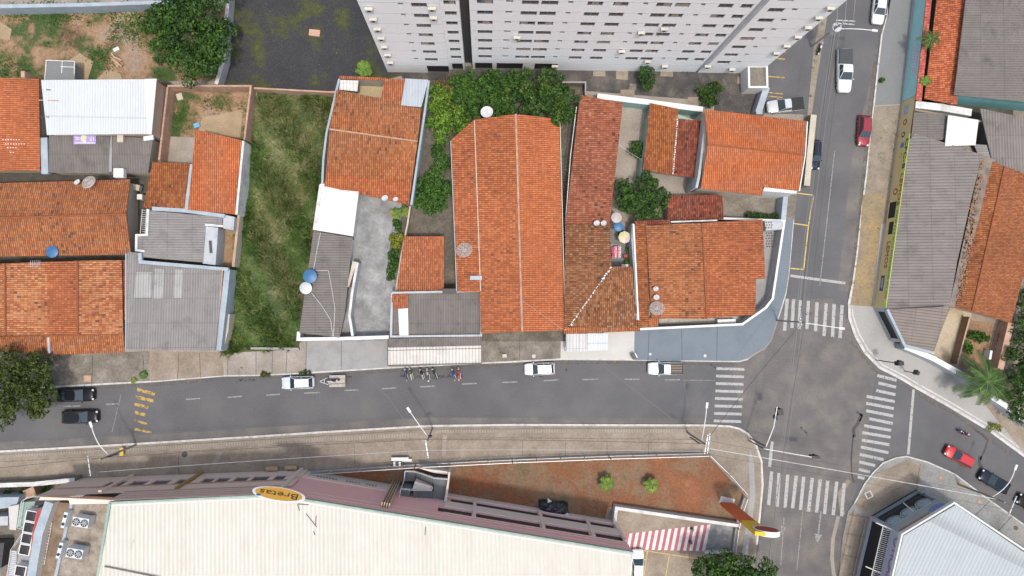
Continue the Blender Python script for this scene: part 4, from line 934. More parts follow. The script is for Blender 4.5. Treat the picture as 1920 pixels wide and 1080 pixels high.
# low concrete guard box under the tower, white porch by the road
t = thing('guard_house', 'small open concrete guard box with white walls at the edge of the tower car park', 'guard house', at(1418, 150))
walls(t, [(1406, 128), (1437, 126), (1438, 162), (1404, 160)], 2.6, M['concrete_dark'], 'roof_slab')
freewall(t, [(1404, 124), (1438, 124), (1439, 163), (1405, 163), (1404, 124)], .28, 2.95, [M['white'], M['white']])
t = thing('garden_wall', 'stone topped wall of the verge between orange roof and narrow upper street', 'wall', at(1517, 290))
freewall(t, [(1526, 215), (1519, 285), (1513, 348)], .85, 2.0, [M['cream_wall'], M['concrete_dark']])
t = thing('garden_wall', 'blue-grey wall right of the gravel yard below the tower car park', 'wall', at(1430, 190))
freewall(t, [(1438, 163), (1424, 205), (1424, 214)], .9, 1.9, [M['bluegrey_wall'], M['bluegrey_wall']])
# ---------------------------------------------------------------- facades
def fp(A, B, px, py):
    A = Vector(A); B = Vector(B); d = (B-A); d.z = 0; d.normalize(); n = Vector((d.y, -d.x, 0))
    q = rayp(px, py, n, n.dot(A)); return (q-A).dot(d), q.z
def facade(par, A, B, z0, z1, wins, mat, depth=.16, name='wall', bands=(), band_mat=None, sill=0):
    A = Vector(A); B = Vector(B); d = B-A; d.z = 0; L = d.length; d.normalize(); n = Vector((d.y, -d.x, 0)); A = Vector((A.x, A.y, 0))
    us = sorted(set([0, L]+[round(k, 3) for w_ in wins for k in w_[:2]])); zs = sorted(set([z0, z1]+[round(k, 3) for w_ in wins for k in w_[2:4]]))
    W = [tuple(round(k, 3) for k in w_[:4]) for w_ in wins]
    pt = lambda u, z, o=0: A+d*u+n*o+Vector((0, 0, z))
    mb = MB()
    for i in range(len(zs)-1):
        zm = (zs[i]+zs[i+1])/2; run = None
        for j in range(len(us)-1):
            um = (us[j]+us[j+1])/2; hole = any(w_[0] < um < w_[1] and w_[2] < zm < w_[3] for w_ in W)
            if not hole and run is None: run = us[j]
            if run is not None and (hole or j == len(us)-2):
                e = us[j] if hole else us[j+1]
                mb.poly([pt(run, zs[i]), pt(e, zs[i]), pt(e, zs[i+1]), pt(run, zs[i+1])], 0, [(run, zs[i]), (e, zs[i]), (e, zs[i+1]), (run, zs[i+1])]); run = None
    for a, b, c, e in W:
        mb.poly([pt(a, c), pt(b, c), pt(b, c, -depth), pt(a, c, -depth)], sill); mb.poly([pt(a, e, -depth), pt(b, e, -depth), pt(b, e), pt(a, e)])
        mb.poly([pt(a, c, -depth), pt(a, e, -depth), pt(a, e), pt(a, c)]); mb.poly([pt(b, c), pt(b, e), pt(b, e, -depth), pt(b, c, -depth)])
    for z, hh, o in bands:
        q = [pt(0, z, .0), pt(L, z, .0), pt(L, z, o), pt(0, z, o)]; r_ = [k+Vector((0, 0, hh)) for k in q]
        mb.prism(q, r_, 1, 1)
    w_ = mb.build(name, [mat, band_mat or mat], par)
    return w_, pt
def window(par, pt, w_, depth, kind, r, name='window'):
    a, b, c, e = w_[:4]; mb = MB(); g = -depth+.01; md = (a+b)/2
    mb.poly([pt(a, c, g), pt(b, c, g), pt(b, e, g), pt(a, e, g)], 1)
    def bar(u0, u1, z0, z1, mi=0, o=.03):
        mb.prism([pt(u0, z0, g), pt(u1, z0, g), pt(u1, z0, g+o), pt(u0, z0, g+o)], [pt(u0, z1, g), pt(u1, z1, g), pt(u1, z1, g+o), pt(u0, z1, g+o)], mi)
    bar(a, b, c, c+.06); bar(a, a+.05, c+.06, e); bar(b-.05, b, c+.06, e)
    if b-a > 1.2: bar(md-.04, md+.04, c+.06, e)
    if kind == 1:                                       # pale curtain behind part of the opening
        s0 = a+.06+(b-a)*.5*r.random(); bar(s0, min(b-.06, s0+(b-a)*.45), c+.07, e-.02, 2, .015)
    if kind == 2:
        for k in range(int((b-a)/.14)): bar(a+.08+k*.14, a+.11+k*.14, c+.06, e, 0, .05)
    if kind == 3: bar(a+.05, b-.05, c+.07, c+(e-c)*.55, 2, .02)
    return mb.build(name, [M['win_frame'], M['glass_dark'], M['curtain']], par)
M['glass_dark'] = plain('glass_dark', (.035, .035, .04), .12, spec=.5)
M['curtain'] = plain('curtain', (.30, .26, .23), .8); M['win_frame'] = plain('window_frame', (.20, .19, .19), .5)
M['tower'] = mottle('tower_paint', (.80, .81, .82), (.84, .85, .86), s=.25, fine=3, fa=.06, rough=.75, bumpd=0)
M['tower_low'] = mottle('tower_base', (.50, .56, .60), (.58, .63, .66), s=.4, fine=3, fa=.15)
def ac_unit(par, p, n, mat=None, name='air_conditioner', sz=(.85, .35, .6)):
    n = Vector(n); t_ = Vector((-n.y, n.x, 0)); R = Matrix((t_, n, Vector((0, 0, 1)))).transposed()
    mb = MB(); c = Vector(p)+n*sz[1]*.75; mb.box(c, sz, R=R)
    mb.beam(c-t_*.3-Vector((0, 0, sz[2]/2+.03))-n*.3, c-t_*.3-Vector((0, 0, sz[2]/2+.03))+n*.2, .04, .04, 1); mb.beam(c+t_*.3-Vector((0, 0, sz[2]/2+.03))-n*.3, c+t_*.3-Vector((0, 0, sz[2]/2+.03))+n*.2, .04, .04, 1)
    o = mb.build(name, [mat or M['cream_ac'], M['metal_dark']], par)
    f = MB().cyl(c+n*(sz[1]/2), c+n*(sz[1]/2+.02), .22, .22, 12); f.build('fan_grille', M['metal_dark'], o)
    return o
M['cream_ac'] = plain('ac_cream', (.50, .49, .44), .6)

# ---------------------------------------------------------------- the tower
T = thing('apartment_tower', 'tall white apartment tower with rows of small sliding windows, at the top', 'tower', at(1080, 128))
yA = P(780, 136, .13).y; yB = P(857, 131, .13).y; yC = P(1000, 131, .13).y; yD = P(1360, 137, .13).y
def fx(y, px, py): return rayp(px, py, Vector((0, 1, 0)), y).x
def fz(y, py): return rayp(960, py, Vector((0, 1, 0)), y).z
PITCH = 2.83; NF = 10
zL = fz(yC, 117.5); zLA = fz(yA, 124.3); zLD = fz(yD, 122)
rw = random.Random(5)
ALLW = []
def wing(y, xa, xb, zb, cols, ground, low=None, py0=107):
    A = Vector((xa, y, 0)); B = Vector((xb, y, 0)); ztop = zb+PITCH*NF; wins = []
    for f in range(NF):
        zt = zb+PITCH*(f+1)-.10
        for (p0, p1, sm) in cols:
            u0 = fx(y, p0, py0)-xa; u1 = fx(y, p1, py0)-xa
            wins.append((u0, u1, zt-(.62 if sm else 1.12), zt, sm, f))
    g_ = [(fx(y, p0, 125)-xa, fx(y, p1, 125)-xa, .13, zb-.25, 9, -1) for p0, p1 in ground]
    w_, pt = facade(T, A, B, .13, ztop, wins+g_, M['tower'], .15, bands=[(zb+PITCH*k-.035, .07, .02) for k in range(NF+1)], band_mat=M['tower_line'], sill=1)
    for k in wins: ALLW.append((k, pt, y))
    for k in g_:
        mb = MB(); mb.poly([pt(k[0], k[2], -.19), pt(k[1], k[2], -.19), pt(k[1], k[3], -.19), pt(k[0], k[3], -.19)]); mb.build('pilotis_opening', M['dark'], T)
    return pt, ztop
M['tower_line'] = plain('tower_line', (.40, .40, .42), .8)
xa0 = fx(yA, 727, 135); xa1 = fx(yA, 843.5, 135); xb1 = fx(yB, 871.5, 130); xc0 = fx(yC, 886.5, 130); xc1 = fx(yC, 1308.5, 130); xd0 = fx(yD, 1308.5, 136); xd1 = fx(yD, 1424, 136)
wing(yA, xa0, xa1, zLA, [(777, 785, 1), (797, 821, 0)], [(800, 841)], py0=112.5)
wing(yB, xa1, xb1, zL, [(845.5, 864.5, 0)], [(848, 868)], py0=106.5)
mc = [(897, 922, 0), (941.5, 952.5, 1), (966, 992, 0), (996, 1022, 0), (1037, 1045, 1), (1067, 1091, 0), (1107, 1130.5, 0), (1153, 1160.5, 1), (1174, 1198, 0), (1203, 1226.5, 0), (1242.5, 1250, 1), (1271, 1294, 0), (1306, 1328, 0)]
mc[-1] = (1306, 1325, 0)
wing(yC, xc0, xc1, zL, mc, [(891, 923), (931, 980), (1002, 1045), (1213, 1233)][:3], py0=106.5)
wing(yD, xd0, xd1, zLD, [(1349, 1374, 0), (1385, 1394, 1)], [(1326, 1350)][:0], py0=112)
# nearest floors first: a hundred windows of their own, the rest in one mesh
ALLW.sort(key=lambda k: (k[0][4], -k[0][5]) if False else (-min(k[0][5], 7) if k[0][5] < 8 else 99, k[0][4]))
seen = [k for k in ALLW if k[0][5] < 8]; rest = [k for k in ALLW if k[0][5] >= 8]
own = seen[:100]; rest = seen[100:]+rest
for k, pt, y in own: window(T, pt, k, .15, rw.choice([0, 0, 1, 1, 2, 2, 3, 0]), rw)
class _J:                      # gather the remaining windows into one mesh
    v = []; f = []; mi = []
_b = MB.build
def _cap(s, name, mats, par=None, **kw):
    o = len(_J.v); _J.v += s.v; _J.f += [[i+o for i in f] for f in s.f]; _J.mi += s.mi
MB.build = _cap
for k, pt, y in rest: window(T, pt, k, .15, rw.choice([0, 0, 1, 1, 2, 2, 3, 0]), rw)
MB.build = _b
j = MB(); j.v = _J.v; j.f = _J.f; j.mi = _J.mi; j.uv = [[(0, 0)]*len(f) for f in j.f]
o = j.build('windows', [M['win_frame'], M['glass_dark'], M['curtain']], T); o['kind'] = 'stuff'
ztop = zL+PITCH*NF
mb = MB()                                                 # volumes behind the facades
for xa, xb, y in ((xa0, xa1, yA), (xa1, xb1, yB), (xc0, xc1, yC), (xd0, xd1, yD)):
    mb.slab([(xa+.002, y+.21), (xb-.002, y+.21), (xb-.002, y+16), (xa+.002, y+16)], .13, ztop-.3)
    for q in (([(xa, y), (xa, y+16)]), ([(xb, y), (xb, y+16)])):
        (x1, y1), (x2, y2) = q; mb.poly([(x1, y1, .13), (x2, y2, .13), (x2, y2, ztop), (x1, y1, ztop)])
mb.build('side_wall', M['tower'], T)
MB().slab([(xb1+.01, yC+.9), (xc0-.01, yC+.9), (xc0-.01, yC+1.2), (xb1+.01, yC+1.2)], .13, ztop-.5).build('light_shaft', M['metal_dark'], T)
MB().slab([(xd0, yD-.05), (xd0+.45, yD-.05), (xd0+.45, yD-.002), (xd0, yD-.002)], 2.6, ztop).build('pilaster', M['grey_wall'], T)
for y, lst in ((yA, [(732, 115), (727, 100.5), (721, 85.5), (715, 69), (708, 52), (700, 33.5), (692, 14), (813, 31), (810, 13)]),
               (yC, [(969, 68), (1165, 94), (1214, 113), (1202, 59), (1245, 52), (1246, 122), (1040, 122)]), (yD, [(1372, 128), (1455, 97.5), (1474, 84), (1495, 67), (1514, 49.5), (1534, 31), (1556, 13), (1326, 122)])):
    for a, b in lst:
        q = rayp(a, b, Vector((0, 1, 0)), y); ac_unit(T, q, (0, -1, 0))
MB().slab([(xc0, yC+.3), (xd1, yC+.3), (xd1, yC+16), (xc0, yC+16)], ztop-.29, ztop+.2).build('roof', M['concrete_grey'], T)

# ---------------------------------------------------------------- right hand block
def sheetnormal(A, B): d = (Vector(B)-Vector(A)); d.z = 0; d.normalize(); return Vector((d.y, -d.x, 0)), d
G2 = 'buildings east of the upper street'
def bld(label, px, py, name='shop', cat='shop', group=G2): return thing(name, label, cat, at(px, py), group=group)
# aqua shop
b = bld('aqua painted shop front with white oval sign and red tiled parapet, upper right', 1740, 90)
A = P(1724, -70, .13); B = P(1692.5, 190, .13); hA = 3.1
w1 = []
for x0, y0, x1, y1, zz0, zz1 in ((1717, 18, 1712, 48, .9, 2.4), (1708, 56, 1707, 68, .9, 1.8)):
    u0 = fp(A, B, x0, y0)[0]; u1 = fp(A, B, x1, y1)[0]; w1.append((min(u0, u1), max(u0, u1), zz0, zz1))
w_, pt = facade(b, A, B, .13, hA, w1, M['aqua'], .12)
for k, q in enumerate(w1):
    mb = MB(); mb.poly([pt(q[0], q[2], -.1), pt(q[1], q[2], -.1), pt(q[1], q[3], -.1), pt(q[0], q[3], -.1)]); mb.build('shutter' if k == 0 else 'window', M['white_dirty'] if k == 0 else plain('plum', (.12, .04, .08), .5), b)
n_, d_ = sheetnormal(A, B)
u, z = fp(A, B, 1709, 115); c = pt(u, 1.9, .05); mb = MB()
R = Matrix((d_, Vector((0, 0, 1)), n_)).transposed()
mb.lathe(c, [(.01, .03), (1.0, .03), (1.0, 0), (.01, 0)], 28, R @ Matrix.Diagonal((2.4, .62, 1))); sg = mb.build('oval_sign', plain('pale_lilac', (.55, .58, .66), .6), b)
for k in range(9): MB().beam(pt(u-1.75+k*.42, 1.78, .09), pt(u-1.55+k*.42, 2.05, .09), .02, .08).build('lettering', plain('pale_purple', (.33, .25, .40), .6), sg)
u2, _ = fp(A, B, 1706, 172); MB().cyl(pt(u2, 1.3, .03), pt(u2, 1.3, .06), .25, .25, 8).build('emblem', M['white'], b)
q0 = Vector((A.x, A.y, 0)); q1 = Vector((B.x, B.y, 0))
mb = MB().slab([tuple((q0-n_*.02).xy), tuple((q1-n_*.02).xy), tuple((q1-n_*.7).xy), tuple((q0-n_*.7).xy)], .13, hA-.15); mb.build('wall', M['aqua'], b)
roof(b, [(1754, -70, 3.25), (1728, 0, 3.2)][:0] or [(1741, -40, 3.35), (1717, 187, 3.35), (1728, 190, 3.15), (1751, -40)], (1, 0), tile('roof_coping', (.42, .08, .06), (.50, .11, .08), (.58, .16, .12), (.2, .05, .04), .3, pu=.22), 'tiled_parapet')
h = bld('house with orange-red flat tile roof between the aqua shop and the big grey roof', 1775, 100, 'house', 'house')
roof(h, [(1764, -60, 3.2), (1816, -60, 4.2), (1794, 197, 4.2), (1733, 185)], (-1, 0), tile('roof_deep', (.32, .075, .03), (.42, .11, .045), (.50, .15, .06), (.15, .05, .03), .35, pu=.3, pv=.32))
walls(h, [(1766, -55), (1808, -55), (1790, 192), (1738, 182)], 3.0, M['dark']); 
h = bld('large grey-brown corrugated roof over a turquoise wall in the upper right corner', 1860, 90, 'warehouse', 'warehouse')
roof(h, [(1818, -60, 4.8), (2060, -60, 5.2), (2060, 205, 5.2), (1789, 178)], (1, 0), M['c_brown'], edge=M['concrete_dark'])
walls(h, [(1822, -55), (2050, -55), (2050, 200), (1794, 176)], 4.6, M['teal_deep'] if 'teal_deep' in M else mottle('teal_deep', (.14, .34, .35), (.20, .44, .44), s=.8, fine=4, fa=.25))
t = thing('garden_wall', 'white rounded wall between the yellow driving school roof and the orange-red roof', 'wall', at(1765, 200))
freewall(t, [(1717, 196), (1765, 201), (1822, 211)], 1.0, 3.0, [M['white_dirty'], M['grey_wall']]); freewall(t, [(1715, 206), (1790, 218), (1960, 250)], .25, 2.9, [M['ochre'], M['concrete_dark']])
# yellow building
b = bld('long yellow shop front with lime lettering band and grey corrugated roof, along the street', 1720, 400)
A = P(1692.5, 191, .13); B = P(1639, 577, .13); C_ = P(1671, 640, .13); hY = 3.1
wy = []
for x0, y0, x1, y1, zz0, zz1 in ((1668, 380, 1665, 410, .25, 2.15), (1669, 416, 1666, 440, .8, 2.1)):
    u0 = fp(A, B, x0, y0)[0]; u1 = fp(A, B, x1, y1)[0]; wy.append((min(u0, u1), max(u0, u1), zz0, zz1))
w_, pt = facade(b, A, B, .13, hY, wy, M['yellow_wall'], .15)
n_, d_ = sheetnormal(A, B)
for q in wy:
    mb = MB(); mb.poly([pt(q[0], q[2], -.13), pt(q[1], q[2], -.13), pt(q[1], q[3], -.13), pt(q[0], q[3], -.13)]); mb.build('doorway', M['dark'], b)
u0 = fp(A, B, 1702, 252)[0]; LL = (Vector(B)-Vector(A)).length
mb = MB().prism([pt(u0, 2.2, 0.002), pt(LL, 2.2, 0.002), pt(LL, 2.2, .06), pt(u0, 2.2, .06)], [pt(u0, hY, 0.002), pt(LL, hY, 0.002), pt(LL, hY, .06), pt(u0, hY, .06)]); bd = mb.build('sign_band', M['lime'], b)
def wtext(par, s, ya, yb, xa_, zc, hh, mat, off=.08, A=A, B=B, pt=pt, d_=d_):
    ua = fp(A, B, xa_, ya)[0]; ub = fp(A, B, xa_-(yb-ya)*.139, yb)[0]
    return textmesh(par, s, pt((ua+ub)/2, zc, off), d_, (0, 0, 1), hh, mat, abs(ub-ua))
M['sign_red'] = plain('sign_red', (.35, .05, .04), .6); M['sign_black'] = plain('sign_black', (.02, .02, .02), .6)
wtext(bd, 'CFC-B', 261, 318, 1698, 2.68, .62, M['sign_black']); wtext(bd, 'LEMOS', 326, 386, 1691, 2.66, .62, M['sign_red'])
wtext(b, 'LEMOS', 454, 503, 1661, 1.55, .75, M['sign_red'], .02)
for x, y, r_, m_ in ((1699, 228, .42, plain('plum2', (.22, .03, .06), .6)), (1692, 253, .40, M['sign_black']), (1690, 291, .36, plain('gold', (.55, .36, .05), .6)), (1680, 359, .5, M['sign_red'])):
    u_, z_ = fp(A, B, x, y); e = MB().cyl(pt(u_, 1.45, .005), pt(u_, 1.45, .03), r_, r_, 16).build('emblem', m_, b)
    MB().cyl(pt(u_, 1.45, .031), pt(u_, 1.45, .04), r_*.6, r_*.6, 12).build('emblem_centre', M['yellow_wall'], e)
for x, y, l_, z0_, z1_, m_ in ((1697, 207, 1.3, .9, 1.9, M['zincblue'] if 'zincblue' in M else plain('zincblue', (.34, .42, .52), .5)), (1690, 273, .7, 1.2, 1.9, plain('signblue', (.10, .22, .48), .5)), (1655, 531, 2.2, .9, 1.7, plain('signnavy', (.03, .06, .18), .5))):
    u_, z_ = fp(A, B, x, y); e = MB().prism([pt(u_-l_/2, z0_, .004), pt(u_+l_/2, z0_, .004), pt(u_+l_/2, z0_, .04), pt(u_-l_/2, z0_, .04)], [pt(u_-l_/2, z1_, .004), pt(u_+l_/2, z1_, .004), pt(u_+l_/2, z1_, .04), pt(u_-l_/2, z1_, .04)]).build('wall_sign', m_, b)
    if l_ > 2: MB().beam(pt(u_-.8, 1.4, .05), pt(u_+.8, 1.4, .05), .02, .12).build('lettering', M['white_dirty'], e); MB().beam(pt(u_-.6, 1.15, .05), pt(u_+.6, 1.15, .05), .02, .08).build('lettering', M['white_dirty'], e)
# small writing on the lime band, too small to read
mbs = MB(); rs = random.Random(9)
ua = fp(A, B, 1681, 395)[0]; ub = fp(A, B, 1662, 560)[0]; u_ = ua
while u_ < ub:
    l_ = rs.uniform(.12, .3); mbs.prism([pt(u_, 2.5, .061), pt(u_+l_, 2.5, .061), pt(u_+l_, 2.5, .07), pt(u_, 2.5, .07)], [pt(u_, 2.8, .061), pt(u_+l_, 2.8, .061), pt(u_+l_, 2.8, .07), pt(u_, 2.8, .07)]); u_ += l_+rs.choice([.1, .12, .3])
o = mbs.build('small_lettering', plain('sign_green', (.18, .26, .05), .6), bd); o['kind'] = 'stuff'
w2, pt2 = facade(b, B, C_, .13, 3.3, [(.6, (Vector(C_)-Vector(B)).length-.5, .2, 2.2)], M['grey_wall'], .25, 'corner_wall')
q = (.6, (Vector(C_)-Vector(B)).length-.5, .2, 2.2); MB().poly([pt2(q[0], q[2], -.23), pt2(q[1], q[2], -.23), pt2(q[1], q[3], -.23), pt2(q[0], q[3], -.23)]).build('shop_window', M['dark'], b)
RY = [(1706, 262, 3.1), (1667, 537, 3.1), (1780, 575, 4.1), (1795, 490), (1822, 370), (1842, 290), (1716, 250)]
roof(b, RY, (1, .0), M['c_dark2'] if 'c_dark2' in M else corr('sheet_purple', (.175, .15, .142), (.24, .215, .20), amt=.4, g=.42, pu=.42), edge=M['lime'])
roof(b, [(1667, 537, 3.1), (1662, 580, 3.1), (1780, 575, 4.1)], (1, 0), corr('sheet_purple', None, None), edge=M['lime'])
roof(b, [(1662, 580, 3.25), (1695, 646, 3.25), (1752, 658, 4.0), (1780, 575)], (.95, .1), corr('sheet_browner', (.20, .165, .145), (.25, .21, .185), amt=.3, g=.42, pu=.42), edge=M['white_dirty'])
gutter(b, [(1664, 580), (1697, 648), (1752, 662)], 3.4, .35, 'bluegrey_wall')
roof(b, [(1714, 210, 3.0), (1778, 214, 3.3), (1772, 262, 3.3), (1708, 262)], (1, 0), M['c_brown'], 'back_roof', edge=M['concrete_dark'])
roof(b, [(1778, 216, 3.9), (1835, 225, 3.9), (1829, 272, 3.8), (1772, 274)], (1, 0), M['panel_white'], 'white_panel', edge=M['white'])
roof(b, [(1826, 270, 3.6), (1850, 272, 3.6), (1858, 300, 3.5), (1835, 292)], (1, 0), M['c_light'], 'patch_sheet')
wallp = [(1714, 218), (1772, 220), (1838, 294), (1818, 372), (1776, 570), (1748, 652), (1703, 640), (1676, 578), (1680, 537), (1716, 270)]
walls(b, wallp, 2.9, M['concrete_dark'])
h = bld('grey corrugated roof sheet at the right edge above the rusty tile roof', 1880, 260, 'shed', 'shed')
roof(h, [(1838, 203, 3.3), (2060, 250, 3.3), (2060, 370, 3.6), (1862, 308)], (0, 1), corr('sheet_purple', None, None), edge=M['white_dirty'])
walls(h, [(1845, 212), (2040, 255), (2040, 350), (1868, 300)], 3.1, M['concrete_dark'])
h = bld('rusty orange tile roof down the right edge beside dark vegetation', 1860, 440, 'house', 'house')
roof(h, [(1862, 303, 3.8), (1884, 312, 4.3), (1823, 583, 4.3), (1786, 573, 3.8)][:3]+[(1786, 573)], (-1, 0), M['t_rust'])
roof(h, [(1884, 312, 4.3), (1965, 340, 3.2), (1896, 606, 3.2), (1823, 583)], (1, 0), tile('roof_rust2', (.235, .070, .024), (.29, .095, .034), (.34, .125, .05), (.14, .06, .03), .6, pu=.2, pv=.3, seed=2.0))
walls(h, [(1868, 312), (1950, 345), (1890, 598), (1792, 572)], 3.0, M['brick_raw']); ridge(h, (1884, 312, 4.35), (1823, 583, 4.35), M['tile_edge'], .1)
roof(b, [(1780, 574, 3.75), (1842, 290, 3.75), (1866, 300, 3.75), (1790, 576)], (0, 1), mottle('valley', (.10, .085, .075), (.20, .165, .14), (.27, .21, .17), s=.9, fine=5, fa=.4), 'valley_sheet', edge=M['concrete_dark'])
# leaf litter and rubble in the valley between the two roofs
rs = random.Random(12); mb = MB()
for k in range(260):
    t_ = rs.random(); x = 1838-t_*38+rs.uniform(-7, 8); y = 300+t_*270; mb.box(P(x, y, 3.85), (rs.uniform(.1, .35), rs.uniform(.08, .25), .06), rz=rs.uniform(0, 3), mi=rs.choice([0, 1, 1]))
o = mb.build('leaf_litter', [M['tile_edge'], M['soil']], b); o['kind'] = 'stuff'
# courtyard behind
t = thing('garden_wall', 'rusty thin partition wall across the soil courtyard at right', 'wall', at(1808, 640))
freewall(t, [(1819, 594), (1795, 683)], .2, 1.6, [M['brick_raw'], M['soil']])
patch('yard_ground', [(1782, 576), (1822, 588), (1795, 690), (1748, 664)], .165, mottle('pale_yard', (.30, .23, .15), (.42, .35, .25), (.46, .40, .31), s=.4, fine=4, fa=.3))
patch('yard_ground', [(1868, 600), (1884, 606), (1864, 690), (1850, 682)], .167, M['concrete_grey'])
t = thing('garden_wall', 'brick wall with orange top along the grey alley at right', 'wall', at(1878, 650))
freewall(t, [(1896, 606), (1876, 692)], .9, 2.2, [M['brick_raw'], M['brick_raw']])
mb = MB(); 
for a, c in (((1866, 625), (1873, 626)), ((1873, 626), (1870, 640)), ((1862, 640), (1870, 641)), ((1860, 654), (1867, 655)), ((1866, 625), (1859, 655))): mb.beam(P(*a, 1.0), P(*c, 1.0), .08, .08)
single(mb, 'clothes_rack', M['metal_dark'], 'dark clothes frame standing on the grey alley at right', 'rack', P(1866, 640, 1.0))
single(MB().box(P(1852, 665, .8), (.35, 1.3, 1.2), rz=-.2), 'water_trough', M['white'], 'narrow white slab at the edge of the soil courtyard', 'slab', P(1852, 665, .2))
t = thing('garden_wall', 'white street wall running under the big palm to the right edge', 'wall', at(1800, 700))
freewall(t, [(1697, 650), (1750, 672), (1806, 703), (1850, 738), (1885, 760), (1935, 800)], .75, 2.4, [M['white'], M['grey_wall']])

# ---------------------------------------------------------------- corner shop, lower right
b = thing('corner_shop', 'corner shop with wide pale blue sheet roof, grey fascia and glass front, lower right', 'shop', at(1790, 1010))
hS = 8.0; K = [P(x, y, hS) for x, y in ((1792, 946), (1694, 1004), (1676, 1080), (1640, 1235))]; K.append(P(2110, 1165, hS))
roof(b, [(1792, 947, hS), (1694.5, 1004.5, hS), (1640, 1235, hS), (2110, 1235), (2110, 1167)], (-.5, 1), M['c_blue'], edge=M['white'])
# coping along the street sides
gutter(b, [(2110, 1158), (1790, 943), (1692, 1002), (1674, 1080), (1636, 1240)], hS+.15, .22, 'white', drop=.6)
A = K[0].copy(); B = K[1].copy(); L1 = (Vector((B.x, B.y, 0))-Vector((A.x, A.y, 0))).length
w_, pt = facade(b, A, B, .13, hS-.1, [(.5, L1-.4, .4, 4.9)], M['fascia'] if 'fascia' in M else mottle('fascia', (.30, .33, .34), (.36, .39, .40), s=.5, fine=3, fa=.15), .5, 'front_wall')
mb = MB().poly([pt(.5, .4, -.48), pt(L1-.4, .4, -.48), pt(L1-.4, 4.9, -.48), pt(.5, 4.9, -.48)]); sw = mb.build('shop_window', M['glass_dark'], b)
for k in range(3):
    u_ = L1*(.2+.3*k); n_, d_ = sheetnormal(A, B); R = Matrix((d_, Vector((0, 0, 1)), n_)).transposed()
    MB().lathe(pt(u_, 3.3, -.44), [(.01, .03), (1.25, .03), (1.25, 0)], 26, R).build('round_poster', mottle('poster', (.26, .34, .40), (.40, .48, .53), s=1.5, fine=5), sw)
    MB().lathe(pt(u_, 3.3, -.40), [(1.0, .03), (1.07, .03)], 26, R).build('poster_ring', M['dark'], sw)
for z_ in (.4, 2.2, 4.9): MB().beam(pt(.4, z_, .06), pt(L1-.3, z_, .06), .1, .12).build('mullion', M['metal_dark'] if z_ < 4 else M['grey_wall'], b)
MB().beam(pt(L1*.5, 4.6, .1), pt(L1*.5, 3.0, .9), .1, .1).build('bracket', M['white'], b)
n_, d_ = sheetnormal(A, B)
ml = MB(); rs = random.Random(3); u_ = L1*.38
while u_ < L1*.92:
    l_ = rs.uniform(.3, .6); z_ = 6.5; ml.prism([pt(u_, z_, .01), pt(u_+l_, z_, .01), pt(u_+l_, z_, .05), pt(u_, z_, .05)], [pt(u_, z_+.55, .01), pt(u_+l_*.8, z_+.55, .01), pt(u_+l_*.8, z_+.55, .05), pt(u_, z_+.55, .05)], rs.choice([0, 1])); u_ += l_+.12
o = ml.build('fascia_lettering', [plain('brick_letters', (.35, .12, .07), .6), plain('brick_letters2', (.42, .16, .08), .6)], b); o['kind'] = 'stuff'
R = Matrix((d_, Vector((0, 0, 1)), n_)).transposed()
MB().lathe(pt(L1*.22, 6.4, .01), [(.01, .03), (1, .03), (1, 0)], 22, R @ Matrix.Diagonal((1.1, .75, 1))).build('blue_emblem', plain('emblem_blue', (.14, .22, .45), .5), b)
A2 = K[1]; B2 = K[3]; L2 = (Vector((B2.x, B2.y, 0))-Vector((A2.x, A2.y, 0))).length
w_, pt3 = facade(b, A2, B2, .13, hS-.1, [(.4, L2-.4, .3, 5.2)], mottle('fascia_side', (.38, .38, .46), (.46, .46, .54), s=.6, fine=4, fa=.1), .4, 'side_wall')
MB().poly([pt3(.4, .3, -.38), pt3(L2-.4, .3, -.38), pt3(L2-.4, 5.2, -.38), pt3(.4, 5.2, -.38)]).build('shop_window', M['dark'], b)
n3, d3 = sheetnormal(A2, B2)
textmesh(b, 'OTICAS', pt3(3.6, 6.9, .03), d3, (0, 0, 1), 1.1, plain('purple_letters', (.30, .12, .30), .5), 5.6)
for k in range(58):
    a_ = .35+k*.27
    if k == 0: ml = MB()
    ml.beam(pt3(a_, 5.35, .05), pt3(a_, 5.15, 1.15), .06, .05)
o = ml.build('louvre_slats', M['white_dirty'], b)
for u_ in (.1, 6.2, 12.3): MB().beam(pt3(u_, 5.5, -.2), pt3(u_-.4, 5.3, 2.3), .14, .12).build('canopy_beam', M['white_dirty'], b)
MB().beam(pt3(0, 5.25, 1.18), pt3(L2, 5.25, 1.18), .08, .1).build('canopy_edge', M['galv'], b)
MB().beam(pt3(0, 2.8, 2.2), pt3(L2, 2.8, 2.2), .12, .12).build('awning_rail', M['metal_dark'], b)
A4 = K[4]; B4 = K[0]; L4 = (Vector((B4.x, B4.y, 0))-Vector((A4.x, A4.y, 0))).length
facade(b, A4, B4, .13, hS-.1, [], M['grey_wall'], .2, 'back_wall')

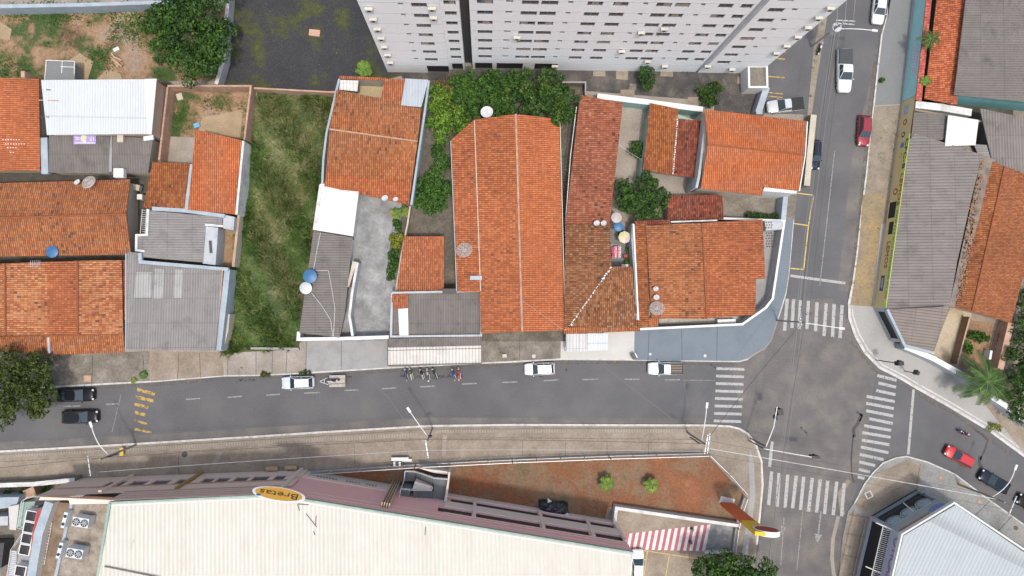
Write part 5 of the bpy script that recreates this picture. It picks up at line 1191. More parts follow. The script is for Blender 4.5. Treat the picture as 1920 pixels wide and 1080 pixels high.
# ---------------------------------------------------------------- supermarket, bottom
SMK = thing('supermarket', 'huge supermarket with off white metal roof and pink facade, bottom', 'supermarket', at(600, 960))
hM = 12.0
W_ = P(292, 893, .13); C_ = P(565, 881, .13); E_ = P(1153, 978, .13)
M['salmon'] = mottle('salmon', (.70, .54, .46), (.75, .59, .51), s=.3, fine=4, fa=.12)
M['salmon_pale'] = mottle('salmon_pale', (.66, .57, .51), (.72, .63, .57), s=.4, fine=4, fa=.15)
M['pink'] = mottle('pink', (.76, .43, .42), (.80, .48, .47), s=.3, fine=4, fa=.1)
M['green_trim'] = mottle('green_trim', (.18, .28, .23), (.34, .42, .37), s=.7, fine=4, fa=.3)
M['sky_glass'] = plain('sky_glass', (.03, .04, .08), .15, spec=.5)
roof(SMK, [(205, 943, hM), (516, 929, hM), (527, 1300, hM+.6), (150, 1300)], (.02, 1), M['c_cream'], edge=M['green_trim'])
roof(SMK, [(516, 929, hM), (1187, 1038, hM), (1152, 1300, hM+.6), (527, 1300)], (.02, 1), M['c_cream'], edge=M['green_trim'])
gutter(SMK, [(205, 944), (145, 1310)], hM+.25, .3, 'green_trim', drop=.8); gutter(SMK, [(204, 943), (516, 928.5), (1188, 1037)], hM+.12, .22, 'green_trim', drop=.5); gutter(SMK, [(1187, 1036), (1152, 1300)], hM+.1, .2, 'white_dirty', drop=.5)
roof(SMK, [(208, 946, hM+.05), (516, 932, hM+.05), (516, 935, hM+.05), (208, 949)], (0, 1), M['panel_white'], 'flashing', th=.05); roof(SMK, [(516, 932, hM+.05), (1184, 1040, hM+.05), (1184, 1043, hM+.05), (516, 935)], (0, 1), M['panel_white'], 'flashing', th=.05)
W2 = P(144, 897, .13)
# left facade (viewer stands north: left end is east)
ul = lambda px, py: fp(C_, W2, px, py)[0]
wl = []
for x0, x1 in ((212, 243), (253, 282), (292, 322), (334, 362), (378, 399), (404, 427), (436, 461), (468, 498), (508, 528), (538, 557)):
    a, c = ul(x0, 901), ul(x1, 901); wl.append((min(a, c), max(a, c), 2.5, 5.2))
w_, ptl = facade(SMK, C_, W2, .13, 8.7, wl, M['salmon'], .2, 'facade')
for q in wl: MB().poly([ptl(q[0], q[2], -.18), ptl(q[1], q[2], -.18), ptl(q[1], q[3], -.18), ptl(q[0], q[3], -.18)]).build('window', M['sky_glass'], SMK)
LW = (Vector(W_)-Vector(C_)).length; LA = (Vector(W2)-Vector(C_)).length
def band(pt_, u0, u1, z0, z1, o, mat, name, par=SMK):
    return MB().prism([pt_(u0, z0, .002), pt_(u1, z0, .002), pt_(u1, z0, o), pt_(u0, z0, o)], [pt_(u0, z1, .002), pt_(u1, z1, .002), pt_(u1, z1, o), pt_(u0, z1, o)]).build(name, mat, par)
band(ptl, 0, LA, 5.45, 5.7, .12, M['brick_raw'], 'ledge'); band(ptl, 0, LW, 8.3, 8.5, .1, M['brick_raw'], 'ledge'); band(ptl, .01, LW, 8.51, 11.95, .03, mottle('salmon_dark', (.62, .45, .40), (.67, .50, .45), s=.4, fine=4, fa=.2), 'upper_facade')
for z_ in (9.3, 10.2, 11.1): band(ptl, .01, LW, z_, z_+.07, .06, M['brick_raw'], 'groove')
for px, py, c_ in ((384, 885, mottle('ochre_pillar', (.30, .19, .06), (.38, .25, .09), s=1)), (567, 880, M['salmon_pale']), (245, 895, M['salmon'])):
    u_ = ul(px, py); band(ptl, u_-.2, u_+.2, .15, 8.2 if px != 567 else 11.9, .3, c_, 'pillar')
# right facade
LR_ = (Vector(E_)-Vector(C_)).length
def ur(px, z): 
    best = None
    for k in range(0, 2000):
        u_ = LR_*k/2000; q = Vector(E_)+(Vector(C_)-Vector(E_))*(u_/LR_); x = NAD[0]+q.x*F/(H-z)*1.0
        if best is None or abs(x-px) < best[0]: best = (abs(x-px), u_)
    return best[1]
wr = []
for xa, xb in ((846, 888), (893, 1008), (1014, 1100), (1106, 1152)):
    a, c = ur(xa, 2.5), ur(xb, 2.5); wr.append((min(a, c), max(a, c), 1.7, 3.7))
for xa, xb in ((823, 885), (893, 1012), (1020, 1104), (1112, 1168)):
    a, c = ur(xa, 7), ur(xb, 7); wr.append((min(a, c), max(a, c), 6.3, 8.3))
wr = [(max(.05, a), c, z0, z1) for a, c, z0, z1 in wr]
w_, ptr = facade(SMK, E_, C_, .13, 11.9, wr, M['pink'], .2, 'facade')
for q in wr: MB().poly([ptr(q[0], q[2], -.18), ptr(q[1], q[2], -.18), ptr(q[1], q[3], -.18), ptr(q[0], q[3], -.18)]).build('window', M['dark'], SMK)
us = ur(752, 4); ue = ur(836, 4)
band(ptr, us, LR_-.05, .14, 3.3, .08, M['salmon_pale'], 'plinth'); band(ptr, us, LR_-.05, 3.31, 3.6, .16, M['salmon'], 'ledge')
band(ptr, .05, ue, 3.8, 6.1, .14, M['salmon_pale'], 'frame_band'); band(ptr, .05, ue, .14, 1.5, .14, M['salmon_pale'], 'frame_band')
band(ptr, .05, ue, 8.45, 8.6, .08, M['salmon'], 'ledge')
for px in (890, 1014, 1104, 1160): u_ = ur(px, 4); band(ptr, u_-.22, u_+.22, 1.5, 8.3, .2, M['salmon_pale'], 'pillar')
for z_ in (9.2, 10.4): band(ptr, .05, LR_-.05, z_, z_+.08, .05, M['salmon'], 'groove')
for k in range(4):
    u_ = ur(733+k*4.2, 3); band(ptr, u_-.07, u_+.07, .14, 10.6, .7, M['cream_fin'] if 'cream_fin' in M else plain('cream_fin', (.50, .38, .28), .8), 'fin')
# rest of the volume
MB().slab([tuple(k.xy) for k in (P(206, 945, hM), P(516, 931, hM), P(1186, 1039, hM), P(1153, 1300, hM), P(152, 1300, hM))][::1], .13, hM-.3).build('wall', M['salmon'], SMK)
# faint lettering-like marks on the plinth
ml = MB()
for xa, xb in ((600, 634), (653, 676), (687, 707)):
    a = ur(xa, 3); c = ur(xb, 3); a, c = min(a, c), max(a, c); u_ = a
    while u_ < c: ml.prism([ptr(u_, 1.9, .081), ptr(u_+.3, 1.9, .081), ptr(u_+.3, 1.9, .1), ptr(u_, 1.9, .1)], [ptr(u_, 2.5, .081), ptr(u_+.22, 2.5, .081), ptr(u_+.22, 2.5, .1), ptr(u_, 2.5, .1)]); u_ += .42
o = ml.build('small_lettering', plain('grey_letters', (.24, .23, .25), .7), SMK); o['kind'] = 'stuff'
# oval sign with the name
cS = P(523, 927, 12.9); r_ = Vector((-.982, .17, 0)).normalized(); back = Vector((r_.y, -r_.x, 0)); back = back if back.y < 0 else -back
up_ = (back*math.sin(.85)+Vector((0, 0, 1))*math.cos(.85)).normalized(); nn = r_.cross(up_)
R = Matrix((r_, up_, nn)).transposed()
t = MB().lathe(cS, [(1.0, -.18), (1.0, .12), (.90, .14), (.90, .10), (.01, .10)], 40, R @ Matrix.Diagonal((3.2, .86, 1)))
sg = t.build('oval_sign', M['white'], SMK)
MB().lathe(cS+nn*.115, [(.01, 0), (.89, 0)], 40, R @ Matrix.Diagonal((3.2, .86, 1))).build('sign_face', mottle('sign_orange', (.50, .25, .03), (.56, .30, .05), s=.6), sg)
textmesh(sg, 'Bretas', cS+nn*.13+up_*.05, r_, up_, .66, plain('sign_dkgreen', (.03, .05, .02), .5), 4.6)
MB().lathe(cS+nn*.16-r_*-2.3+up_*.5, [(.01, 0), (.9, 0)], 14, R @ Matrix.Diagonal((.34, .14, 1))).build('blue_mark', plain('mark_blue', (.03, .10, .28), .5), sg)
# streaks, patches and a pole on the roof
roofN = (P(1187, 1038, hM)-P(516, 929, hM)).cross(P(1152, 1300, hM+.6)-P(516, 929, hM)).normalized(); roofD = roofN.dot(P(516, 929, hM))
def onroof(x, y, dz=.04): return rayp(x, y, roofN, roofD)+Vector((0, 0, dz))
for (a, c) in (((558, 946), (562, 957)), ((558, 945), (579, 946)), ((574, 963), (594, 988)), ((593, 967), (592, 985)), ((588, 996), (591, 1003)), ((798, 988), (797, 1003)), ((251, 1013), (242, 1031))):
    MB().beam(onroof(*a), onroof(*c), .09, .04).build('roof_bracket', M['metal_dark'] if a[0] > 300 else M['metal'], SMK)
MB().beam(P(196, 1062, hM+.35), P(300, 1083, hM+.45), .12, .1).build('roof_seam', M['concrete_dark'], SMK)
# west terrace with condensers
mb = MB().slab([tuple(k.xy) for k in (P(130, 944, 7.3), P(206, 942, 7.3), P(182, 1100, 7.3), P(96, 1100, 7.3))], .13, 7.3); mb.build('terrace', mottle('terrace', (.13, .10, .075), (.27, .23, .19), (.38, .34, .29), s=.8, fine=4, fa=.5), SMK)
gutter(SMK, [(131, 944), (203, 943)], 7.6, .2, 'white', drop=.4); gutter(SMK, [(134, 944), (100, 1100)], 7.5, .35, 'bluegrey_wall', drop=.3)
MB().slab([tuple(k.xy) for k in (P(75, 932, 8.6), P(214, 938, 8.6), P(206, 945, 8.6), P(130, 944, 8.6), P(128, 938, 8.6), P(72, 938, 8.6))], 7.4, 8.55).build('parapet', M['salmon'], SMK)
def condenser(px, py, lab, rot=-.18, L_=2.0, W__=1.15, Hh=1.5, z=7.3, two=True):
    c = P(px, py, z+Hh); c.z = z; o = thing('condenser', lab, 'condenser', tuple(c), rz=rot, group='rooftop condensers')
    MB().box((0, 0, .2+Hh/2), (L_, W__, Hh-.1)).box((-L_*.4, 0, .1), (.1, W__, .2)).box((L_*.4, 0, .1), (.1, W__, .2)).build('cabinet', M['ac_white'], o, local=True)
    for s in ((-1, 1) if two else (0,)):
        fr = MB().lathe((s*L_*.25, 0, Hh+.16), [(.46, 0), (.46, .06), (.42, .06), (.42, .01), (.01, .01)], 20).build('fan_ring', M['black'], o, local=True)
        mb = MB()
        for k in range(4): mb.box((s*L_*.25, 0, Hh+.19), (.8, .09, .02), rz=k*math.pi/4+.3)
        mb.build('fan_blades', M['metal'], fr, local=True)
    return o
M['ac_white'] = plain('ac_white', (.55, .60, .64), .5, var=.06)
condenser(152, 979, 'upper of the two big double fan condensers on the stained terrace'); condenser(141, 1037, 'lower of the two big double fan condensers on the stained terrace')
def wallcond(px, py, lab):
    c = P(px, py, 8.4); c.z = 7.32; o = thing('condenser', lab, 'condenser', tuple(c), rz=-.25, group='rooftop condensers')
    MB().box((0, 0, .6), (.45, 2.0, 1.1)).build('cabinet', M['ac_white'], o, local=True)
    for s in (-.5, .5): MB().cyl((.0, s, 1.16), (.0, s, 1.2), .2, .2, 14).build('fan_ring', M['black'], o, local=True)
wallcond(121, 975, 'slim white condenser left of the upper double fan condenser'); wallcond(112, 1032, 'slim white condenser left of the lower double fan condenser')
# lower roof, chiller row, canopy, stairs
lo = thing('service_annex', 'low brown service roof with white and red wall left of the terrace', 'annex', at(85, 1010))
MB().slab([tuple(k.xy) for k in (P(92, 940, 5), P(132, 944, 5), P(98, 1100, 5), P(52, 1100, 5))], .13, 5).build('roof', mottle('annex_roof', (.10, .07, .045), (.20, .145, .10), (.30, .24, .17), s=.7, fine=4, fa=.5), lo)
freewall(lo, [(92, 942), (72, 1000), (55, 1100)], 1.1, 6.2, [M['bluegrey_wall'], M['white']], 'white_wall'); freewall(lo, [(73, 955), (64, 1000), (53, 1100)], .45, 5.9, [mottle('red_trim', (.30, .04, .04), (.40, .07, .06), s=1), M['salmon']], 'red_wall')
ch = thing('chiller_bank', 'steel platform carrying the row of white square cooling fans, far lower left', 'platform', at(50, 1000), group=None)
MB().slab([tuple(k.xy) for k in (P(50, 948, 4.6), P(72, 948, 4.6), P(48, 1100, 4.6), P(24, 1100, 4.6))], .13, 4.6).build('base', M['concrete_grey'], ch)
names = ['topmost', 'second', 'third', 'fourth', 'lowest']
for k, (x, y) in enumerate(((58, 968), (54, 989), (50, 1010), (46, 1031), (38, 1071))):
    c = P(x, y, 5.8); c.z = 4.62; o = thing('cooling_unit', names[k]+' white square cooling fan in the column beside the red wall', 'cooling fan', tuple(c), rz=-.2, group='cooling fans in a column')
    MB().box((0, 0, .6), (1.45, 1.4, 1.15)).build('cabinet', M['white'], o, local=True)
    q = MB().box((0, 0, 1.2), (1.15, 1.15, .06)).build('grille', M['black'], o, local=True)
    MB().lathe((0, 0, 1.25), [(.5, 0), (.45, .02)], 18).build('fan_ring', M['metal_dark'], q, local=True)
def rail(par, pts, mat, r=.035, name='handrail', drop=.9, step=1.1):
    mb = MB(); w_ = [Vector(p) for p in pts]
    mb.tube(w_, r)
    for a, c in zip(w_, w_[1:]):
        n_ = max(1, int((c-a).length/step))
        for k in range(n_+1): p = a.lerp(c, k/n_); mb.cyl(p-Vector((0, 0, drop)), p, r*.7, r*.7, 5)
    w3 = [p-Vector((0, 0, drop*.5)) for p in w_]; mb.tube(w3, r*.7)
    return mb.build(name, mat, par)
st = thing('metal_stairs', 'white steel stairs and handrails left of the cooling fans', 'stairs', at(30, 1000))
rail(st, [P(40, 940, 5.6), P(32, 990, 5.6), P(44, 993, 5.6)], M['white']); rail(st, [P(46, 993, 5.6), P(20, 1031, 3.4), P(10, 1100, 1.4)], M['white']); rail(st, [P(50, 990, 5.6), P(32, 1035, 3.4), P(26, 1100, 1.4)], M['white']); rail(st, [P(40, 940, 5.6), P(52, 932, 5.6), P(155, 930, 8.8)], M['white'])
mb = MB()
for k in range(20): a = P(20-k*.45, 1033+k*3.6, 3.0-k*.11); c = P(31-k*.3, 1035+k*3.6, 3.0-k*.11); mb.beam(a, c, .2, .05)
mb.build('steps', M['galv'], st); MB().slab([tuple(k.xy) for k in (P(40, 942, 4.7), P(66, 940, 4.7), P(64, 948, 4.7), P(50, 950, 4.7), P(44, 990, 4.7), P(33, 988, 4.7))], 4.5, 4.7).build('landing', M['green_trim'], st)
ld = thing('ladder', 'pale metal ladder lying on the brown annex roof', 'ladder', at(85, 1010))
a0, a1, c0, c1 = P(92, 980, 5.2), P(76, 1055, 5.15), P(97.5, 980, 5.2), P(83, 1058, 5.15)
mb = MB(); mb.beam(a0, a1, .07, .06); mb.build('rail', M['white_dirty'], ld); MB().beam(c0, c1, .07, .06).build('rail', M['white_dirty'], ld)
mb = MB()
for k in range(15): mb.beam(a0.lerp(a1, k/14), c0.lerp(c1, k/14), .05, .05)
mb.build('rungs', M['white_dirty'], ld)
sh = thing('small_building', 'low pale annexe block with blue-grey roof at the far lower left edge', 'annex', at(10, 950))
walls(sh, [(-60, 934), (36, 932), (30, 950), (-60, 962)], 3.0, M['bluegrey_wall'], 'roof'); walls(sh, [(16, 950), (36, 946), (30, 994), (18, 993)], 3.4, M['concrete_pale'], 'roof'); 
walls(sh, [(-60, 970), (15, 968), (15, 985), (-60, 986)], 2.2, M['grey_wall'], 'roof'); walls(sh, [(-40, 1020), (8, 1018), (2, 1065), (-40, 1066)], 2.2, M['metal_dark'], 'roof')
t = thing('garden_wall', 'pale weathered boundary wall left of the supermarket facade', 'wall', at(60, 905))
freewall(t, [(-60, 912), (60, 908), (140, 900)], .6, 1.8, [M['white_dirty'], M['concrete_dark']])
for k, (x, y, c_) in enumerate(((47, 925, 'l_dark'),)): pass
single(MB().box(P(62, 922, .9), (1.5, 1.3, 1.4), rz=.4), 'crate', M['brick_raw'], 'rusty brown crate behind the pale boundary wall', 'crate', P(62, 922, .2))
# grey stair block in front of the pink facade
sb = thing('stair_block', 'grey concrete stair block with white railings against the pink facade', 'stairs', at(795, 910))
zs_ = 4.2
def sl(pts, z0, z1, mat, name): return MB().slab([tuple(P(x, y, z1).xy) for x, y in pts], z0, z1).build(name, mat, sb)
M['stair'] = mottle('stair', (.095, .10, .11), (.14, .145, .155), (.18, .185, .19), s=.8, fine=5, fa=.3)
sl([(760, 886), (780, 886), (778, 903), (757, 902)], .13, 1.2, M['stair'], 'landing'); sl([(815, 898), (840, 900), (833, 943), (811, 940)], .13, 3.2, M['stair'], 'landing'); sl([(752, 919), (769, 920), (768, 941), (749, 939)], .13, 4.4, M['stair'], 'landing')
for k in range(8):
    x = 780+k*4.4; sl([(x, 886.5+k*1.3), (x+4.4, 887.5+k*1.3), (x+4.0, 901+k*1.2), (x-.2, 900+k*1.2)], .13, 1.4+k*.22, M['stair'], 'step')
    MB().beam(P(x, 887+k*1.3, 1.42+k*.22), P(x-.2, 900.5+k*1.2, 1.42+k*.22), .06, .05).build('nosing', M['black'], sb); x = 811-k*5.2; MB().beam(P(x, 921.5, 3.32+k*.14), P(x-.6, 939.5, 3.32+k*.14), .06, .05).build('nosing', M['black'], sb); sl([(x, 921), (x+5.0, 921.5), (x+4.4, 940), (x-.6, 939.5)], .13, 3.3+k*.14, M['stair'], 'step')
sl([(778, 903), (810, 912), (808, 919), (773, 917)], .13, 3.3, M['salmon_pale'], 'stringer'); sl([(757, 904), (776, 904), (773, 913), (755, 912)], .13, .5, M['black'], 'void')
sl([(784, 877), (842, 884.5), (840.5, 890), (815, 887), (790, 879.5)], .13, 2.6, M['salmon_pale'], 'outer_wall'); sl([(841, 885), (844, 886), (837, 944), (834, 943)], .13, 4.0, M['salmon_pale'], 'outer_wall')
rail(sb, [P(759, 884, 2.4), P(779, 885, 2.4), P(814, 897, 4.2), P(840, 899, 4.2), P(833, 942, 4.4)], M['white'], .05, step=.45); rail(sb, [P(759, 884, 2.4), P(758, 900, 2.4), P(751, 918, 5.4), P(748, 938, 5.4)], M['white'], .05, step=.5); rail(sb, [P(751, 917, 5.4), P(770, 919, 5.4), P(809, 920, 4.3), P(811, 914, 4.3)], M['white'], .05, step=.45)
sl([(751, 940), (767, 941), (765, 949), (748, 947)], 4.3, 5.6, mottle('door_red', (.22, .02, .02), (.28, .03, .03), s=1), 'red_door')
# car park ramp walls, fence round the red soil yard
t = thing('garden_wall', 'white angled retaining wall of the ramp in front of the red soil yard', 'wall', at(1270, 965))
freewall(t, [(1152, 985), (1156, 953), (1300, 974), (1385, 986)], .45, 1.6, [M['white_dirty'], M['concrete_pale']]); 
t = thing('garden_wall', 'low white wall at the lower end of the pink striped walkway', 'wall', at(1320, 1036))
freewall(t, [(1322, 1036), (1372, 1036)], .3, .8, [M['white_dirty'], M['concrete_pale']])
# ---------------------------------------------------------------- vehicles
M['tyre'] = plain('tyre', (.018, .018, .018), .85); M['rim'] = plain('rim', (.32, .33, .34), .35, .7)
M['lamp_white'] = plain('lamp_glass', (.62, .63, .62), .15); M['lamp_red'] = plain('lamp_red', (.35, .02, .015), .25)
def car(label, px, py, dx, dy, L, W, col, kind='hatch', name='car', cat='car', group='cars on the streets', z=0.0, darkroof=False):
    """dx,dy: heading in picture coordinates"""
    rz = math.atan2(-dy, dx); c = P(px, py, .9+z); o = thing(name, label, cat, (c.x, c.y, z), rz=rz, group=group)
    body = paint('paint_'+'_'.join(str(int(k*1000)) for k in col), col); hw = W/2
    pick = kind == 'pickup'; hs = .98 if kind in ('suv', 'pickup') else .86; rh = {'hatch': 1.48, 'sedan': 1.43, 'suv': 1.68, 'pickup': 1.72}[kind]
    xs = [-.5, -.485, -.44, -.30, -.1, .1, .28, .38, .45, .485, .5]
    ws = [.76, .88, .965, 1, 1, 1, .99, .96, .90, .80, .64]
    hsx = [.72, .84, .97, 1.0, 1.0, 1.0, .985, .95, .88, .80, .68]
    if pick: ws[0:3] = [.93, .95, .97]; hsx[0:3] = [.98, 1, 1]
    mb = MB(); rings = []
    for x, w_, h_ in zip(xs, ws, hsx):
        a = hw*w_; t_ = hs*h_
        rings.append([Vector((x*L, y, zz)) for y, zz in ((-a*.80, .22), (-a*.97, .34), (-a, .55), (-a*.985, t_*.86), (-a*.90, t_*.97), (-a*.55, t_+.025), (0, t_+.035), (a*.55, t_+.025), (a*.90, t_*.97), (a*.985, t_*.86), (a, .55), (a*.97, .34), (a*.80, .22))])
    for r0, r1 in zip(rings, rings[1:]):
        for i in range(len(r0)-1): mb.poly([r0[i], r1[i], r1[i+1], r0[i+1]])
        mb.poly([r0[0], r0[-1], r1[-1], r1[0]])
    mb.poly(rings[0]); mb.poly(rings[-1][::-1])
    # cabin
    xf, xr, tf, tr = {'hatch': (.235, -.455, .06, -.36), 'sedan': (.22, -.36, .055, -.20), 'suv': (.24, -.47, .09, -.41), 'pickup': (.22, -.13, .075, -.09)}[kind]
    bw, tw = hw*.90, hw*.70
    b4 = [Vector((xr*L, -bw*.93, hs)), Vector((xf*L, -bw, hs)), Vector((xf*L, bw, hs)), Vector((xr*L, bw*.93, hs))]
    t4 = [Vector((tr*L, -tw*.95, rh)), Vector((tf*L, -tw, rh)), Vector((tf*L, tw, rh)), Vector((tr*L, tw*.95, rh))]
    mb.prism(b4, t4, base=False)
    bo = mb.build('body', body, o, True, local=True)
    rp = [Vector((tr*L-.02, -tw*.93, rh)), Vector((tr*L*.3, -tw*1.0, rh)), Vector((tf*L, -tw*.97, rh)), Vector((tf*L+.05, 0, rh)), Vector((tf*L, tw*.97, rh)), Vector((tr*L*.3, tw*1.0, rh)), Vector((tr*L-.02, tw*.93, rh)), Vector((tr*L-.05, 0, rh))]
    MB().prism([p-Vector((0, 0, .02)) for p in rp], [Vector((p.x*.985, p.y*.96, rh+.035)) for p in rp]).build('roof', M['black'] if darkroof else body, o, local=True)
    def pane(q, nm, m=.04, off=.012):
        c_ = sum(q, Vector((0, 0, 0)))/4; n_ = (q[1]-q[0]).cross(q[3]-q[0]).normalized()
        if n_.dot(c_-Vector((0, 0, .8))) < 0: n_ = -n_
        qq = [c_+(p-c_)*(1-m*2/max(.3, (p-c_).length))+n_*off for p in q]
        return MB().prism([p-n_*.01 for p in qq], qq).build(nm, M['glass'], o, local=True)
    pane([b4[1], b4[2], t4[2], t4[1]], 'windshield', .03); pane([b4[0], b4[3], t4[3], t4[0]], 'rear_window', .05)
    for i, j in ((0, 1), (3, 2)):
        mB = (b4[i]+b4[j])/2; mT = (t4[i]+t4[j])/2; pane([b4[i], mB, mT, t4[i]], 'side_window'); pane([mB, b4[j], t4[j], mT], 'side_window')
    for s in (-1, 1):
        MB().ell((xf*L-.12, s*(hw+.07), hs+.05), (.16, .22, .14), 8).build('mirror', body, o, local=True)
        MB().ell((.462*L, s*hw*.66, hs*.80), (.34, .34, .2), 8).build('headlight', M['lamp_white'], o, local=True)
        MB().box((-.487*L, s*hw*.74, hs*.88), (.10, .26, .16)).build('taillight', M['lamp_red'], o, local=True)
        for x in (.30*L, -.30*L):
            w_ = MB().cyl((x, s*(hw-.20), .31), (x, s*(hw-.01), .31), .31, .31, 18).build('wheel', M['tyre'], o, local=True)
            MB().cyl((x, s*(hw-.012), .31), (x, s*(hw+.002), .31), .19, .19, 12).build('rim', M['rim'], w_, local=True)
    MB().box((.497*L, 0, .42), (.06, W*.6, .16)).build('grille', M['black'], o, local=True)
    if kind == 'hatch' or kind == 'suv':
        for s in (-1, 1): MB().beam((tr*L+.1, s*tw*.9, rh+.06), (tf*L-.1, s*tw*.9, rh+.06), .02, .02).build('roof_bar', M['black'] if kind == 'hatch' else M['metal'], o, local=True)
    return o
WHT = (.70, .71, .72); SILV = (.52, .54, .56)
car('glossy black sedan parked at the north kerb beside the shady street tree', 140, 741, 1, -.02, 5.0, 1.85, (.012, .013, .016), 'sedan')
car('glossy black hatchback driving past the parked black sedan, on the lower lane', 148, 782, 1, -.02, 4.9, 1.85, (.014, .015, .02), 'hatch')
car('silver white hatchback hitched to a small open trailer at the north kerb', 558, 718, -1, .03, 4.5, 1.8, (.56, .60, .64), 'hatch')
car('small white family car parked alone by the dull brown pavement slab', 1012, 692, -1, .03, 4.3, 1.75, WHT, 'hatch')
def bed(o, L, W, fl=None, cover=None):
    x0, x1 = -.485*L, -.145*L; hw = W/2-.14
    mb = MB()
    if cover: hw = W/2-.04; x0 = -.492*L; mb.slab([(x0, -hw*.96), (x1, -hw), (x1, hw), (x0, hw*.96)], .9, 1.08); mb.build('bed_cover', cover, o, local=True)
    else:
        mb.slab([(x0, -hw), (x1, -hw), (x1, hw), (x0, hw)], .99, 1.02).build('cargo_bed', fl or M['black'], o, local=True)
        r_ = MB().box(((x0+x1)/2, -hw, 1.1), (x1-x0, .07, .2)).box(((x0+x1)/2, hw, 1.1), (x1-x0, .07, .2)).box((x0, 0, 1.1), (.07, 2*hw, .2)).box((x1, 0, 1.1), (.07, 2*hw, .2)); r_.build('bed_rail', M['metal_dark'], o, local=True)
p1 = car('white pickup with wooden planks on its dark open bed, parked by the blue-grey pavement', 1248, 691, -1, 0.0, 5.0, 1.85, (.60, .66, .70), 'pickup'); bed(p1, 5.0, 1.85)
for k, y in enumerate((-.35, -.05, .3)):
    single(MB(), 'x', [], 'x', 'x', (0, 0, 0)) if False else None
pp = P(1266, 690, 1.2)
for k, (dy, lab) in enumerate(((-.35, 'lower'), (.0, 'middle'), (.34, 'upper'))):
    single(MB().box((pp.x, pp.y+dy, 1.14+.02*k), (2.0, .16, .08), rz=.03*(k-1)), 'plank', plain('wood', (.24, .17, .12), .8), lab+' of the three planks lying on the white pickup bed', 'plank', (pp.x, pp.y+dy, 1.14), group='planks on the pickup bed')
p2 = car('white pickup with grey bed cover driving down the upper street', 1585, 132, -.02, 1, 6.3, 2.1, WHT, 'pickup'); bed(p2, 6.3, 2.1, cover=plain('cover_grey', (.05, .055, .06), .7))
p3 = car('silver pickup with black bed cover parked in the tower car park', 1473, 197, -1, .12, 5.3, 1.9, SILV, 'pickup', z=.14); bed(p3, 5.3, 1.9, cover=M['black'])
car('dark red hatchback at the kerb of the upper street, in front of the yellow shop', 1622, 244, -.08, 1, 4.5, 1.85, (.26, .02, .035), 'hatch')
car('white sedan cut by the top edge of the photo on the upper street', 1650, 14, -.12, 1, 4.7, 1.85, WHT, 'sedan')
car('dark blue hatchback squeezed beside the verge wall of the upper street', 1530, 289, -.03, 1, 4.3, 1.5, (.02, .028, .05), 'hatch')
car('white hatchback in the supermarket car park beside the big roof', 1196, 1062, .03, -1, 4.6, 1.8, WHT, 'hatch', z=.14)
car('bright red car waiting in the lane at lower right', 1801, 857, -.88, -.47, 4.5, 1.75, (.48, .012, .02), 'hatch')
car('dark navy sedan behind the bright red car under the curved lamp arm', 1867, 904, -.87, -.49, 4.8, 1.85, (.014, .022, .035), 'sedan')
car('black car cut by the right edge of the photo behind the navy sedan', 1936, 948, -.87, -.49, 4.5, 1.8, (.012, .013, .015), 'hatch')
car('white car glimpsed at the top edge beside the tower corner', 1556, -8, -.1, 1, 4.4, 1.8, (.4, .42, .46), 'hatch')
# trailer with a motorcycle on it
tc = P(632, 714, .3); tr = thing('trailer', 'small open plank trailer with a triangular drawbar behind the silver white hatchback', 'trailer', (tc.x, tc.y, 0), rz=.02)
wd = mottle('trailer_wood', (.24, .20, .16), (.38, .35, .31), (.50, .48, .44), s=1.6, fine=6, fa=.4)
MB().box((0, 0, .45), (2.4, .75, .08)).build('deck', wd, tr, local=True)
for s in (-1, 1):
    MB().box((.1, s*.62, .60), (2.2, .40, .08)).build('mudguard', wd, tr, local=True); MB().cyl((.1, s*.75, .28), (.1, s*.60, .28), .28, .28, 16).build('wheel', M['tyre'], tr, local=True)
    MB().beam((-1.2, s*.5, .42), (-2.35, s*.03, .42), .06, .06).build('drawbar', M['galv'], tr, local=True)
MB().beam((-1.75, -.3, .42), (-1.75, .3, .42), .05, .05).build('crossbar', M['galv'], tr, local=True); MB().beam((1.2, -.8, .5), (1.2, .8, .5), .08, .12).build('tail_beam', M['metal_dark'], tr, local=True)
